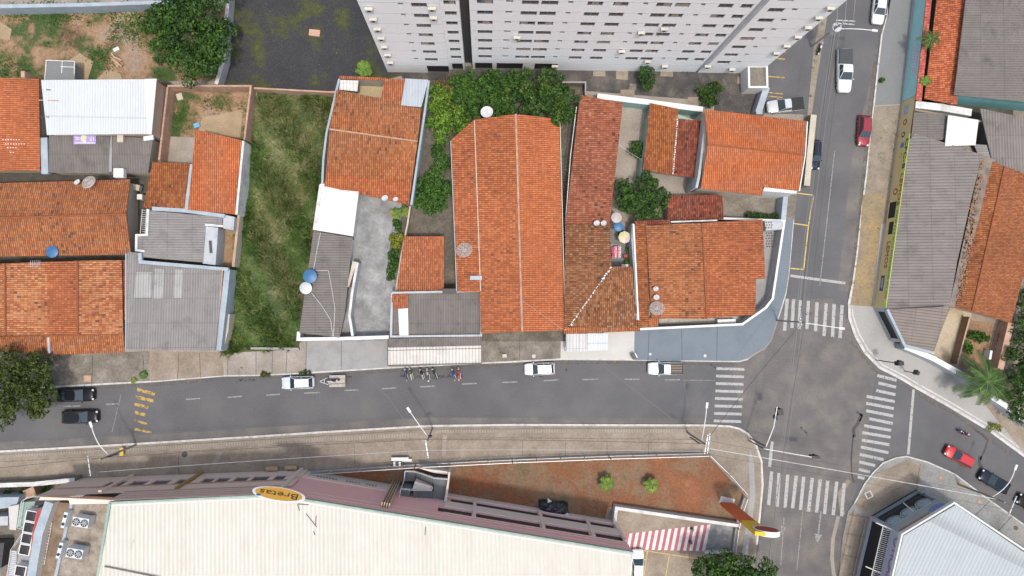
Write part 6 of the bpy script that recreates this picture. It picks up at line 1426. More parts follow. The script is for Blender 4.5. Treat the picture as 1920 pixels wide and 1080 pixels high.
def motorcycle(label, px, py, dx, dy, tank, seat=None, z=0.0, group='motorbikes parked in front of the striped awning', L=1.95, hz=.5):
    rz = math.atan2(-dy, dx); c = P(px, py, hz+z); o = thing('motorcycle', label, 'motorcycle', (c.x, c.y, z), rz=rz, group=group)
    for x in (.62, -.62):
        w_ = MB().cyl((x, -.06, .3), (x, .06, .3), .30, .30, 18).build('wheel', M['tyre'], o, local=True); MB().cyl((x, -.065, .3), (x, .065, .3), .17, .17, 12).build('rim', M['rim'], w_, local=True)
    MB().ell((.18, 0, .82), (.62, .34, .34), 10).build('fuel_tank', tank, o, True, local=True)
    MB().prism([(-.78, -.10, .76), (-.10, -.15, .74), (-.10, .15, .74), (-.78, .10, .76)], [(-.80, -.08, .86), (-.10, -.11, .82), (-.10, .11, .82), (-.80, .08, .86)]).build('seat', seat or M['black'], o, local=True)
    MB().tube([(.38, -.38, .98), (.52, -.2, 1.04), (.54, 0, 1.02), (.52, .2, 1.04), (.38, .38, .98)], .022).build('handlebar', M['metal_dark'], o, local=True)
    MB().box((.05, 0, .45), (.5, .26, .4)).tube([(.5, 0, .95), (.3, 0, .6), (-.35, 0, .5), (-.7, 0, .75)], .04).build('engine_frame', M['metal_dark'], o, local=True)
    MB().beam((.52, .09, .98), (.62, .09, .3), .05, .05).beam((.52, -.09, .98), (.62, -.09, .3), .05, .05).build('fork', M['galv'], o, local=True)
    MB().ell((.66, 0, .92), (.2, .24, .24), 8).build('headlight', M['lamp_white'], o, local=True); MB().box((.64, 0, .63), (.5, .12, .05)).build('front_mudguard', tank, o, local=True)
    MB().box((-.82, 0, .72), (.34, .16, .06)).build('rear_mudguard', tank, o, local=True); MB().tube([(0, -.2, .3), (-.8, -.22, .42)], .05).build('exhaust', M['galv'], o, local=True)
    for s in (-1, 1): MB().ell((.42, s*.36, 1.12), (.04, .14, .09), 6).build('mirror', M['metal_dark'], o, local=True)
    return o
pnt = lambda n, c: paint('moto_'+n, c)
m = motorcycle('dark motorcycle strapped on the small open plank trailer', 624, 713, 1, .0, pnt('navy', (.02, .03, .06)), z=.5, group=None)
motorcycle('parked motorbike with a violet rear, leftmost of the motorbikes', 761, 701, -.15, -1, pnt('violet', (.08, .05, .26)))
motorcycle('green parked motorbike right beside the violet one', 770, 700, -.2, -1, pnt('green', (.06, .12, .07)), plain('seat_beige', (.38, .34, .28), .7))
motorcycle('black parked motorbike with a round grey seat cover, left of the middle trio', 791, 701, -.35, -1, M['black'], plain('seat_grey', (.28, .27, .26), .8))
motorcycle('silver and black parked motorbike in the centre of the middle trio', 802, 702, -.12, -1, pnt('silver', (.35, .37, .38)))
motorcycle('black parked motorbike with a dark green tail, right of the middle trio', 814, 700, -.35, -1, pnt('dkgreen', (.03, .06, .03)))
motorcycle('dark blue parked motorbike with a bottle green box, left of the last pair', 850, 701, -.25, -1, pnt('blue', (.02, .04, .14)))
motorcycle('bright red parked motorbike, rightmost of the motorbikes', 860, 700, -.05, -1, pnt('red', (.42, .02, .03)), plain('seat_red', (.35, .03, .04), .5))
for (px, py, cc, lab) in ((852, 704, (.05, .30, .55), 'sky blue helmet on the dark blue parked motorbike'), (860, 703, (.45, .03, .04), 'glossy red helmet on the red parked motorbike')):
    c = P(px, py, 1.0); single(MB().ell((0+c.x, c.y, 1.02), (.30, .27, .26), 12), 'helmet', paint('helmet%d' % px, cc), lab, 'helmet', c, smooth=True)
motorcycle('black and white motorcycle parked on the grassy verge near the utility pole', 1537, 91, .35, -1, pnt('white', (.6, .6, .6)), z=.14, group=None)
mr = motorcycle('motorcycle with a rider in a pink shirt passing the red car at lower right', 1806, 812, -.87, -.49, pnt('violet2', (.12, .04, .20)), group=None)
# rider
def person(label, loc, rz, shirt, trousers, helmet):
    o = thing('person', label, 'person', loc, rz=rz)
    J = [((-.15, 0, .88), .15), ((-.12, 0, 1.10), .15), ((-.03, 0, 1.34), .17), ((.02, 0, 1.46), .07), ((.05, 0, 1.58), .10), ((.06, 0, 1.68), .10),
         ((0, .20, 1.36), .07), ((.18, .27, 1.16), .048), ((.40, .33, 1.03), .036), ((0, -.20, 1.36), .07), ((.18, -.27, 1.16), .048), ((.40, -.33, 1.03), .036),
         ((-.08, .11, .86), .10), ((.26, .22, .78), .07), ((.12, .20, .40), .05), ((.24, .21, .33), .04), ((-.08, -.11, .86), .10), ((.26, -.22, .78), .07), ((.12, -.20, .40), .05), ((.24, -.21, .33), .04)]
    E = [(0, 1), (1, 2), (2, 3), (3, 4), (4, 5), (2, 6), (6, 7), (7, 8), (2, 9), (9, 10), (10, 11), (0, 12), (12, 13), (13, 14), (14, 15), (0, 16), (16, 17), (17, 18), (18, 19)]
    me = bpy.data.meshes.new('body'); me.from_pydata([j[0] for j in J], E, []); b_ = bpy.data.objects.new('body', me); SC.collection.objects.link(b_); b_.parent = o
    sk = b_.modifiers.new('skin', 'SKIN'); ss = b_.modifiers.new('sub', 'SUBSURF'); ss.levels = ss.render_levels = 1
    for v, j in zip(me.skin_vertices[0].data, J): v.radius = (j[1], j[1])
    me.skin_vertices[0].data[0].use_root = True
    bpy.context.view_layer.update(); dg = bpy.context.evaluated_depsgraph_get(); nm = bpy.data.meshes.new_from_object(b_.evaluated_get(dg)); b_.modifiers.clear(); b_.data = nm; nm.name = 'body'
    nm.materials.clear()
    for m_ in (shirt, trousers, plain('skin', (.30, .17, .11), .6)): nm.materials.append(m_)
    for p in nm.polygons:
        c_ = p.center; p.material_index = 1 if c_.z < .95 else (2 if (c_.z > 1.43 or (abs(c_.y) > .24 and c_.x > .14)) else 0)
    MB().ell((.06, 0, 1.66), (.29, .26, .28), 12).build('helmet', helmet, o, True, local=True)
    return o
c = P(1806, 812, .5)
person('rider in a pink shirt and dark trousers holding the handlebar, wearing a white helmet', (c.x, c.y, .02), math.atan2(.49, -.87), plain('shirt_pink', (.42, .06, .14), .8), plain('jeans', (.03, .035, .07), .8), paint('helmet_white', (.6, .6, .62)))

# ---------------------------------------------------------------- poles, lamps, wires, signals
def pole(label, base, h, arm=None, cross=None, r=.15, mat=None, name='utility_pole', lampn=None, lean=None, transformer=False, group='utility poles', armh=None):
    b_ = P(*base, .13); o = thing(name, label, 'pole', tuple(b_), group=group)
    top = Vector((b_.x, b_.y, h))
    MB().cyl((b_.x, b_.y, .13), top, r, r*.7, 10).build('post', mat or M['conc_pole'], o)
    if arm:
        ah = armh or h-1.2; a0 = Vector((b_.x, b_.y, ah)); e = P(arm[0], arm[1], ah+.6); mid = a0.lerp(e, .5)+Vector((0, 0, .45))
        pts = [a0*(1-t)**2+mid*2*t*(1-t)+e*t*t for t in (k/8 for k in range(9))]
        if len(arm) > 2: mm = P(arm[2], arm[3], ah+.9); pts = [a0*(1-t)**2+mm*2*t*(1-t)+e*t*t for t in (k/8 for k in range(9))]
        ar = MB().tube(pts, .06, 8).build('lamp_arm', M['white'], o)
        d_ = (e-pts[-2]); d_.z = 0; d_.normalize(); rz = math.atan2(d_.y, d_.x)
        MB().box(e+d_*.3, (.75, .30, .14), rz=rz).build('lamp_head', M['white'], o)
    for i, (a, c_) in enumerate(cross or []):
        A_ = P(*a, h-.3-i*.5); B_ = P(*c_, h-.3-i*.5); ca = MB().beam(A_, B_, .12, .14).build('crossarm', M['galv'], o)
        for k in range(4): q = A_.lerp(B_, .08+.28*k); MB().cyl(q, q+Vector((0, 0, .22)), .06, .04, 6).build('insulator', M['bark'], ca)
    return o, top
p_a, tA = pole('concrete utility pole with a big grey transformer and a long curved lamp arm', (1521, 88), 9.0, (1636, 57, 1600, 52), [((1567, 44), (1602, 46)), ((1567, 38), (1603, 40))], armh=6.6)
c = Vector((p_a.location.x+.35, p_a.location.y+.25, 6.2)); tf = MB().cyl(c-Vector((0, 0, .6)), c+Vector((0, 0, .5)), .62, .62, 18); tf.cyl(c+Vector((0, 0, .5)), c+Vector((0, 0, .56)), .66, .66, 18); tf = tf.build('transformer', M['galv'], p_a)
for k in (-.25, 0, .25): MB().cyl(c+Vector((k, .1, .56)), c+Vector((k, .1, .8)), .07, .05, 6).build('bushing', M['bark'], tf)
p_b, tB = pole('utility pole with a straight white lamp arm over the upper crosswalk', (1457, 601), 9.0, (1574, 615), [((1499, 598), (1500, 607)), ((1500, 594), (1503, 612))], armh=7.0, r=.13)
p_c, tC = pole('utility pole with cable bundle and lamp arm at the corner of the red soil fence', (1289, 811), 9.0, (1325, 764), [((1327, 815), (1321, 851)), ((1331, 813), (1326, 850))], armh=6.4)
p_d, tD = pole('utility pole with slanted white lamp arm on the pavement left of the stair block', (811, 803), 9.0, (769, 772), [((803, 858), (798, 826))], armh=6.6, r=.12)
p_e, tE = pole('utility pole with curved white lamp arm near the yellow sign at the left pavement', (255, 834), 9.0, (172, 800, 181, 838), [((165, 855), (170, 892))], armh=6.6)
p_f, tF = pole('utility pole with yellow painted foot and curved white lamp arm at lower right', (1797, 908), 9.0, (1903, 880, 1894, 915), [((1906, 930), (1891, 966))], armh=6.6)
b_ = p_f.location; MB().cyl((b_.x, b_.y, .13), (b_.x, b_.y, 1.6), .17, .17, 10).build('yellow_band', plain('yellow_band', (.50, .32, .05), .7), p_f)
def wire(label, a, c_, sag=.5, r=.022, mat=None):
    a = Vector(a); c_ = Vector(c_); pts = []
    for k in range(17):
        t = k/16; p = a.lerp(c_, t); p.z -= sag*4*t*(1-t); pts.append(p)
    return single(MB().tube(pts, r, 5), 'power_line', mat or M['metal_dark'], label, 'cable', a.lerp(c_, .5), group='overhead cables')
def off(v, dx=0, dy=0, dz=0): return Vector(v)+Vector((dx, dy, dz))
wire('dark cable along the upper street from the transformer pole to the crosswalk pole, left strand', off(tA, -.3, 0, -1.6), off(tB, -.2, 0, -1.2), .6, .035)
wire('dark cable along the upper street from the transformer pole to the crosswalk pole, right strand', off(tA, .5, 0, -.3), off(tB, .5, 0, -.3), .5, .02)
wire('dark cable slanting across the junction from the crosswalk pole to the fence corner pole', off(tB, 0, -.2, -1.3), off(tC, 0, .1, -1.2), .6, .035)
wire('dark cable running down the junction from the crosswalk pole to the bottom edge', off(tB, .3, 0, -.9), P(1432, 1120, 7.6), .5, .03)
wire('bright cable across the lower junction from the fence corner pole, upper strand', off(tC, .6, -.6, -1.0), off(tF, 0, 0, -1.5), .5, .045, M['white_dirty'])
wire('thin dark cable across the lower junction just above the bright cable', off(tC, .6, .5, -.4), off(tF, .6, .5, -.4), .5, .018)
wire('thin dark cable across the lower junction below the bright cable', off(tC, .3, -1.2, -.4), off(tF, .3, -1.0, -.4), .5, .018)
wire('dark cable along the south pavement between the fence corner pole and the middle lamp pole', off(tC, 0, 0, -1.2), off(tD, 0, 0, -1.2), .6, .028)
wire('dark cable along the south pavement between the middle lamp pole and the left lamp pole', off(tD, 0, 0, -1.2), off(tE, 0, 0, -1.2), .6, .028)
wire('pale upper cable along the south pavement towards the fence corner pole', off(tC, 0, -.8, -.3), off(tD, 0, -1.2, -.3), .5, .022, M['galv'])
wire('pale upper cable along the south pavement at the left', off(tD, 0, -1.2, -.3), off(tE, -.2, -1.6, -.3), .5, .022, M['galv'])
wire('dark cable from the left lamp pole out of the left edge', off(tE, 0, 0, -1.2), P(-60, 884, 7.6), .3, .028)
wire('dark cable from the lower right pole out of the right edge', off(tF, 0, 0, -1.5), P(1990, 985, 7.4), .3, .03)
for k, dx in enumerate((-1.1, 1.1, 0)): wire(('left', 'right', 'middle')[k]+' thin pale cable above the transformer pole leaving at the top edge', P(1585+dx*14, 42, 8.9), P(1596+dx*16, -60, 8.9), .3, .018, M['galv'])
wire('thin service wire sagging from the roof corner to the long orange roof', P(1053, 616, 5.0), P(975, 560, 5.3), .5, .018, M['cream_wall'])
wire('thin service wire crossing the patio behind the long faded red roof', P(1160, 270, 3.7), P(1204, 300, 3.6), .3, .018, M['white_dirty'])
# cable bundle blob
b_ = tC; mb = MB()
for k in range(14): mb.ell(b_+Vector((-.6+.09*k-1.2, .5-.06*k+.3, -1.5+.02*k)), (.3, .16, .16), 6)
mb.build('cable_bundle', M['black'], p_c)
mb = MB()
for k in range(8): mb.ell(tE+Vector((.2+.16*k, .05*k, -1.6)), (.34, .2, .2), 6)
mb.build('cable_bundle', M['black'], p_e); 
MB().ell(tD+Vector((.25, .35, -1.6)), (.55, .4, .4), 8).build('cable_bundle', M['black'], p_d)
single(MB().box(P(228, 847, .8), (.5, 1.1, .06)).cyl(P(228, 847, .13), P(228, 847, .8), .04, .04, 6), 'street_sign', plain('sign_yellow', (.55, .38, .04), .6), 'small yellow plate standing on the pavement beside the left lamp pole', 'sign', P(228, 847, .13))
def signal(label, base, h, path, heads, mat=None, r=.07):
    b_ = P(*base, .13); o = thing('traffic_light', label, 'traffic light', tuple(b_), group='traffic lights')
    pts = [Vector((b_.x, b_.y, .13)), Vector((b_.x, b_.y, h))]; MB().tube(pts, r, 8).build('post', mat or M['metal_dark'], o)
    q = [Vector((b_.x, b_.y, h))]+[P(x, y, h+.3) for x, y in path]
    if path: MB().tube(q, r*.8, 8).build('arm', M['white'], o)
    for hx, hy, sx, sy, rz in heads:
        c_ = P(hx, hy, h-.1); hd = MB().box(c_, (sx, sy, 1.0), rz=rz).build('signal_head', M['black'], o)
        for k in range(3): MB().cyl(c_+Vector((0, sy/2, .3-.3*k)), c_+Vector((0, sy/2+.14, .3-.3*k)), .12, .12, 10).build('lens_hood', M['black'], hd)
    return o
signal('traffic light on a bent white arm reaching over the junction centre', (1407, 822), 5.6, [(1451, 800), (1457, 763)], [(1461, 772, .7, .8, .1), (1454, 783, .3, .5, .3)], r=.09)
signal('traffic light head on the long white horizontal arm over the lower crosswalk', (1404, 826), 5.4, [(1436, 842), (1522, 857)], [(1527, 856, 1.1, .35, -.1)], r=.08)
signal('larger black pedestrian signal on the curved pale pavement', (1643, 675), 5.2, [], [(1686, 681, .75, .55, .1)])
signal('smaller black pedestrian signal on the curved pale pavement', (1696, 696), 3.2, [], [(1718, 699, .35, .55, -.4)])
# ---------------------------------------------------------------- fences
def fence(label, pts, h, step=1.6, base=.35, diag=()):
    w_ = [P(a, c_, .13) for a, c_ in pts]; o = thing('metal_fence', label, 'fence', tuple(w_[len(w_)//2]))
    mb = MB()
    for a, c_ in zip(w_, w_[1:]): mb.beam(a+Vector((0, 0, base/2)), c_+Vector((0, 0, base/2)), .22, base)
    mb.build('base_wall', M['concrete_grey'], o)
    rl = MB(); br = MB(); np_ = 0
    for a, c_ in zip(w_, w_[1:]):
        for z_ in (base+.15, h): rl.beam(a+Vector((0, 0, z_)), c_+Vector((0, 0, z_)), .07, .07)
        L_ = (c_-a).length; n_ = int(L_/.16)
        for k in range(n_): q = a.lerp(c_, k/n_); br.beam(q+Vector((0, 0, base)), q+Vector((0, 0, h)), .045, .045)
        m_ = max(1, int(L_/3.2))
        for k in range(m_+1): q = a.lerp(c_, k/m_); MB().beam(q, q+Vector((0, 0, h+.1)), .1, .1).build('post', M['galv'], o)
    rl.build('rails', M['galv'], o); br.build('bars', M['galv'], o)
    return o
fence('long grey bar fence between the south pavement and the red soil yard', [(572, 884), (780, 870), (960, 861), (1140, 854), (1318, 849)], 2.2)
fence('slanted grey bar fence at the right end of the red soil yard', [(1325, 850), (1360, 884), (1392, 920)], 1.8)
fence('grey bar fence beside the tall red and yellow pylon', [(1394, 930), (1384, 960), (1378, 985), (1372, 1032)], 1.6)
# ---------------------------------------------------------------- pylon sign
py = thing('pylon_sign', 'tall red and yellow pylon sign with an oval on top at the street corner', 'sign', at(1365, 940))
a = P(1352, 941, .13); c_ = P(1376, 943, .13); d_ = (c_-a).normalized(); n_ = Vector((-d_.y, d_.x, 0)); wd_ = .5
def slab2(z0, z1, mat, nm, e0=0, e1=0): q = [a-d_*e0, c_+d_*e1, c_+d_*e1-n_*wd_, a-d_*e0-n_*wd_]; return MB().slab([tuple(k.xy) for k in q], z0, z1).build(nm, mat, py)
slab2(.13, 8.2, mottle('pylon_red', (.55, .11, .035), (.62, .14, .045), s=.5, fine=3, fa=.15), 'red_board'); slab2(8.2, 12.6, mottle('pylon_yellow', (.62, .42, .03), (.68, .47, .04), s=.5, fine=3, fa=.1), 'yellow_board', .06, .06)
cc = (a+c_)/2+d_*.95+Vector((0, 0, 11.3)); R = Matrix((d_, Vector((0, 0, 1)), n_)).transposed() if False else Matrix((-d_, Vector((0, 0, 1)), n_)).transposed()
e = MB().lathe(cc-n_*.28, [(1, -.30), (1, .36), (.9, .36), (.9, .33), (.01, .33)], 32, R @ Matrix.Diagonal((1.7, 1.25, 1))).build('oval', M['white'], py)
MB().lathe(cc-n_*.28, [(.01, .345), (.88, .345)], 32, R @ Matrix.Diagonal((1.7, 1.25, 1))).build('oval_face', mottle('oval_red', (.30, .05, .04), (.40, .09, .06), s=1.5), e)
# ---------------------------------------------------------------- dishes, tanks, small things
def dish(label, px, py, z, r, mesh=False, tilt=.45, az=2.0, group='satellite dishes'):
    c = P(px, py, z+.5); o = thing('satellite_dish', label, 'satellite dish', (c.x, c.y, z), group=group)
    R = Matrix.Rotation(az, 3, 'Z') @ Matrix.Rotation(tilt, 3, 'Y'); pr = [(r*k/6, r*.22*(k/6)**2) for k in range(7)]; pr[0] = (.02, 0)
    cc = Vector((c.x, c.y, z+.5))
    if mesh:
        mb = MB()
        for k in range(24):
            a = 2*math.pi*k/24; mb.tube([cc+R @ Vector((q*math.cos(a), q*math.sin(a), zz)) for q, zz in pr], .018 if k % 3 else .03, 4)
        for q, zz in pr[1:]+[(r*.58, r*.075), (r*.75, r*.125), (r*.92, r*.185)]: mb.tube([cc+R @ Vector((q*math.cos(2*math.pi*k/28), q*math.sin(2*math.pi*k/28), zz)) for k in range(29)], .022, 4)
        mb.build('mesh_bowl', M['dish_mesh'], o)
    else: MB().lathe(cc, pr, 22, R).build('bowl', M['dish_white'], o, True)
    ft = cc+R @ Vector((0, 0, r*.75))
    MB().tube([cc+R @ Vector((r*.95, 0, r*.2)), ft], .025, 5).build('feed_arm', M['galv'], o); MB().ell(ft, (.16, .16, .16), 8).build('receiver', M['white'], o)
    MB().cyl((c.x, c.y, z-.3), cc, .04, .04, 6).build('mast', M['metal_dark'], o)
    return o
M['dish_white'] = plain('dish_white', (.56, .58, .60), .5); M['dish_mesh'] = plain('dish_mesh', (.48, .44, .42), .6)
dish('big mesh satellite dish on the top edge of the brown-orange gable roof at left', 168, 343, 3.4, .95, True); dish('small white satellite dish beside the big mesh dish at left', 145, 342, 3.4, .42)
dish('left small white dish on the lower eave of the patio house', 722, 372, 3.9, .45); dish('right small white dish on the lower eave of the patio house', 742, 374, 3.9, .36)
dish('big mesh satellite dish on the left slope of the very long orange roof', 871, 470, 4.1, 1.1, True); dish('broken notched white dish half hidden by the trees at the top of the long roof', 913, 211, 4.2, .85, tilt=.25)
dish('left small pale dish at the foot of the faded red roof', 1119, 419, 4.0, .42); dish('right small pale dish at the foot of the faded red roof', 1132, 419, 4.0, .40)
dish('upper small white dish on the corner house roof', 1230, 542, 4.0, .36); dish('lower small white dish on the corner house roof', 1231, 558, 4.0, .40); dish('big mesh satellite dish on the corner house roof', 1232, 579, 4.0, 1.0, True)
def tank(label, px, py, z, r, h, mat, lid=None):
    c = P(px, py, z+h); o = thing('water_tank', label, 'water tank', (c.x, c.y, z), group='roof water tanks')
    MB().lathe((c.x, c.y, z), [(.01, 0), (r*.86, 0), (r, h*.9)], 28).build('barrel', mat, o, True)
    MB().lathe((c.x, c.y, z+h*.9), [(r*1.05, 0), (r*1.05, .06), (r*.8, .12), (r*.25, .20), (.01, .20)], 28).build('lid', lid or mat, o, True)
    for k in range(6):
        a = math.pi*k/3
    return o
tank('blue water tank at the lower eave of the brown-orange gable roof at left', 97, 472, 2.6, .76, 1.0, M['blue_tank']); tank('blue water tank on the dark grey roof edge by the tall grass', 581, 518, 3.0, .88, 1.1, M['blue_tank'])
tank('pale grey water tank just below the blue one by the tall grass', 573, 540, 3.0, .78, .9, M['galv']); tank('dirty white water tank under the dense round tree', 1156, 408, 2.8, .70, .9, M['cream_ac'], mottle('tank_lid', (.28, .24, .22), (.52, .48, .45), s=.9)); tank('small blue water tank between the white tank and the patio parasol', 1160, 425, 2.6, .62, .9, M['blue_tank'])
# parasol
c = P(1171, 445, 2.4); pa = thing('parasol', 'pale yellow and pink parasol in the laundry yard', 'parasol', (c.x, c.y, .14)); mb = MB(); n8 = 8
for k in range(n8):
    a0 = 2*math.pi*k/n8; a1 = a0+2*math.pi/n8; mb.poly([c+Vector((0, 0, .35)), c+Vector((math.cos(a0)*.88, math.sin(a0)*.88, 0)), c+Vector((math.cos(a1)*.88, math.sin(a1)*.88, 0))], 1 if k in (6, 7) else 0)
mb.build('canopy', [plain('canopy_yellow', (.60, .56, .34), .7), plain('canopy_pink', (.55, .40, .44), .7)], pa); MB().cyl((c.x, c.y, .14), c, .03, .03, 6).build('pole', M['metal_dark'], pa)
ln = thing('laundry_rack', 'folding clothes rack covered in pink and white laundry', 'laundry rack', at(1157, 472)); rs = random.Random(2); rows_ = 0
for k in range(6):
    q = P(1150+k*2.6, 461+rs.random()*2, 1.1); q2 = P(1149+k*2.7, 481+rs.random()*2, 1.1)
    mb = MB(); n_ = 6
    for j in range(n_):
        u0 = q.lerp(q2, j/n_); u1 = q.lerp(q2, (j+1)/n_); zz = [rs.uniform(-.12, .12) for _ in range(4)]
        mb.poly([u0+Vector((-.11, 0, zz[0])), u1+Vector((-.11, 0, zz[1])), u1+Vector((.11, 0, zz[2])), u0+Vector((.11, 0, zz[3]))])
    mb.build('cloth', plain('cloth%d' % k, [(.50, .08, .16), (.55, .20, .26), (.62, .50, .52), (.55, .10, .18), (.60, .30, .36), (.65, .62, .62)][k], .9), ln)
MB().tube([P(1147, 458, 1.0), P(1164, 460, 1.0), P(1163, 484, 1.0), P(1148, 484, 1.0), P(1147, 458, 1.0)], .02).build('frame', M['galv'], ln)
single(MB().box(P(1173, 480, .5), (.7, .45, .7), rz=.1), 'red_crate', plain('crate_red', (.35, .05, .06), .6), 'small red crate beside the pink laundry', 'crate', P(1173, 480, .15))
t = thing('planter_wall', 'short white planter edge below the laundry yard', 'planter', at(1175, 498)); freewall(t, [(1165, 498), (1186, 497)], .35, .8, [M['white'], M['grey_wall']], 'edge')
# tarp covered cart
c = P(1038, 954, .6); ct = thing('tarp_covered_cart', 'cart under a crumpled black tarpaulin on the red soil beside the pink facade', 'cart', (c.x, c.y, .14)); rs = np.random.default_rng(4)
mb = MB(); g_ = {}
for i in range(19):
    for j in range(13):
        u = i/18*2-1; v = j/12*2-1; e = max(0, 1-(u*u)**1.3-(v*v)**1.4*.8); g_[i, j] = Vector((c.x+u*2.1+rs.normal()*.05, c.y+v*1.15-u*.25+rs.normal()*.05, .2+(e**.4)*1.25+rs.normal()*.06*(e > .1)))
for i in range(18):
    for j in range(12): mb.poly([g_[i, j], g_[i+1, j], g_[i+1, j+1], g_[i, j+1]])
mb.build('tarpaulin', plain('tarp', (.018, .02, .026), .32, spec=.6), ct)
MB().tube([P(1006, 960, 1.4), P(1062, 970, 1.4)], .05).build('push_bar', M['galv'], ct); MB().poly([P(1027, 934, 1.6), P(1035, 940, 1.6), P(1027, 943, 1.5)]).build('white_flap', M['white'], ct)
single(MB().box(P(1063, 966, .7), (.5, .8, 1.0), rz=.5), 'box', M['white'], 'small white box at the right end of the black tarpaulin', 'box', P(1063, 966, .15)); single(MB().ell(P(1067, 971, .4), (.4, .4, .4)), 'ball', plain('orange_ball', (.55, .18, .05), .5), 'small orange ball next to the white box by the tarpaulin', 'ball', P(1067, 971, .2))
# white board and rack on the south pavement
bd_ = thing('notice_board', 'white board on black and white legs leaning at the south pavement fence', 'board', at(752, 866))
MB().box(P(750, 861, .9), (2.4, .5, .1), rz=.0).box(P(763, 863, .8), (1.4, .35, .1)).build('board', M['white'], bd_)
for k in range(5): MB().box(P(735+k*5, 869, .5), (.3, .55, .7)).build('leg', M['white'] if k % 2 else M['black'], bd_)
for k, (x, y) in enumerate(((510, 878), (546, 876))): single(MB().box(P(x, y, .5), (1.6, .5, .5)), 'bench', plain('bench_tan', (.42, .29, .18), .8), ('left', 'right')[k]+' of the two tan benches at the foot of the facade', 'bench', P(x, y, .15), group='tan benches')
wb = thing('waste_bin', 'black waste bin on a post at the kerb between pale and blue-grey paving', 'bin', at(1187, 671)); MB().box(P(1188, 668, .9), (.55, .75, .6), rz=.5).build('bin', M['black'], wb); MB().cyl(P(1187, 673, .13), P(1187, 673, .9), .05, .05, 6).build('post', M['galv'], wb); MB().box(P(1192, 666, 1.1), (.12, .7, .5), rz=.5).build('lid', M['galv'], wb)
single(MB().box(P(1360, 603, .7), (2.6, .7, 1.1), rz=.03), 'gas_cabinet', M['galv'], 'long grey metal cabinet on the corner house porch', 'cabinet', P(1360, 603, .3))
# manholes
for k, (x, y, r_, m_, lab) in enumerate(((1219, 664, .2, 'concrete_pale', 'small pale square cover in the blue-grey pavement'), (1001, 668, .28, 'concrete_pale', 'round pale cover in the dull slab by the white family car'), (1322, 667, .22, 'white_dirty', 'small white cover near the right end of the blue-grey pavement'),
        (1765, 896, .3, 'brick_raw', 'rusty cover on the pavement above the corner shop'), (1836, 940, .3, 'brick_raw', 'rusty cover on the pavement beside the yellow footed pole'), (1905, 990, .32, 'bark', 'dark cover on the pavement near the bottom right'), (346, 852, .4, 'metal_dark', 'dark round cover in the south pavement'))):
    p = P(x, y, .17); single(MB().cyl(p-Vector((0, 0, .02)), p+Vector((0, 0, .02)), r_, r_, 14), 'manhole_cover', M[m_], lab, 'cover', p, group='small covers in the pavements')
p = P(164, 710, .17); single(MB().box(p, (1.0, .9, .04)), 'inspection_cover', M['brick_raw'], 'square reddish inspection cover on the left pavement', 'cover', p)
p = P(946, 667, .3); single(MB().box(p, (.6, .5, .3)), 'concrete_block', M['cream_wall'], 'cream block on the dull pavement slab beside a weed', 'block', p)
p = P(1629, 928, .17); o = MB().box(p, (1.0, 1.0, .04), rz=.45); o = single(o, 'drain_cover', M['white_dirty'], 'white framed square drain cover on the lower right pavement', 'cover', p); MB().box(p+Vector((0, 0, .03)), (.7, .7, .02), rz=.45).build('grate', M['concrete_dark'], o)
for k, (x, y) in enumerate(((1297, 992), (1294, 1016))): p = P(x, y, .3); single(MB().cyl(p-Vector((0, 0, .1)), p+Vector((0, 0, .5)), .25, .2, 12), 'bollard', M['metal_dark'], ('upper', 'lower')[k]+' dark bollard on the pink striped walkway', 'bollard', p, group='dark bollards')
p = P(590, 62, .3); single(MB().box(p, (1.5, .9, .3), rz=-.1), 'rubble', plain('rubble', (.50, .30, .22), .9), 'pinkish slab of rubble in the dark gravel lot', 'rubble', p)
p = P(219, 93, .3); single(MB().box(p, (.8, .45, .4), rz=.5), 'white_bag', M['white'], 'white bag on the rubble lot near the big tree', 'bag', p)
p = P(338, 182, .3); single(MB().box(p, (.8, .9, .5), rz=.3), 'white_block', M['cream_wall'], 'pale block in the corner of the brick walled yard', 'block', p)
p = P(369, 235, .3); single(MB().box(p, (.8, .6, .2), rz=.3), 'blue_sheet', plain('bluesheet', (.15, .35, .6), .7), 'small blue sheet in the brick walled yard', 'sheet', p)
for k in range(4): 
    p = P(214+k*3, 112+k*3, .35); 
pl = thing('timber_pile', 'pile of orange-brown boards on the rubble lot', 'timber pile', at(222, 115)); rs = random.Random(8)
for k in range(8): MB().box(P(215+rs.random()*14, 108+rs.random()*14, .3+.05*k), (2.2*rs.uniform(.4, 1), .2, .06), rz=-.8+rs.uniform(-.4, .4)).build('board', plain('board%d' % (k % 2), ((.36, .17, .08), (.36, .31, .26))[k % 2], .85), pl)
p = P(225, 325, 3.6); single(MB().box(p, (1.3, 1.2, .8)), 'water_box', M['white'], 'white water box at the lower edge of the grey lean-to roof', 'box', p); p = P(208, 325, 3.3); 
p = P(257, 352, 1.0); single(MB().box(p, (1.0, .8, .8), rz=-.2), 'sink', M['cream_wall'], 'cream wash basin in the narrow yard right of the brown-orange roof', 'basin', p); p = P(265, 370, 1.1); single(MB().box(p, (.7, .7, 1.0)), 'washing_machine', M['white'], 'white washing machine in the narrow yard by the twin roofs', 'washing machine', p)
an = thing('antenna', 'thin white roof antenna on the patchy orange roof at left', 'antenna', at(66, 495)); c = P(66, 495, 4.6)
MB().tube([(c.x, c.y, 3.5), c], .03).build('mast', M['galv'], an); mb = MB()
for k in range(6): mb.beam(c+Vector((-.6+.24*k, -.5, 0)), c+Vector((-.6+.24*k, .5, 0)), .03, .03)
mb.beam(c+Vector((-.7, 0, 0)), c+Vector((.7, 0, 0)), .04, .04); mb.build('elements', M['galv'], an)

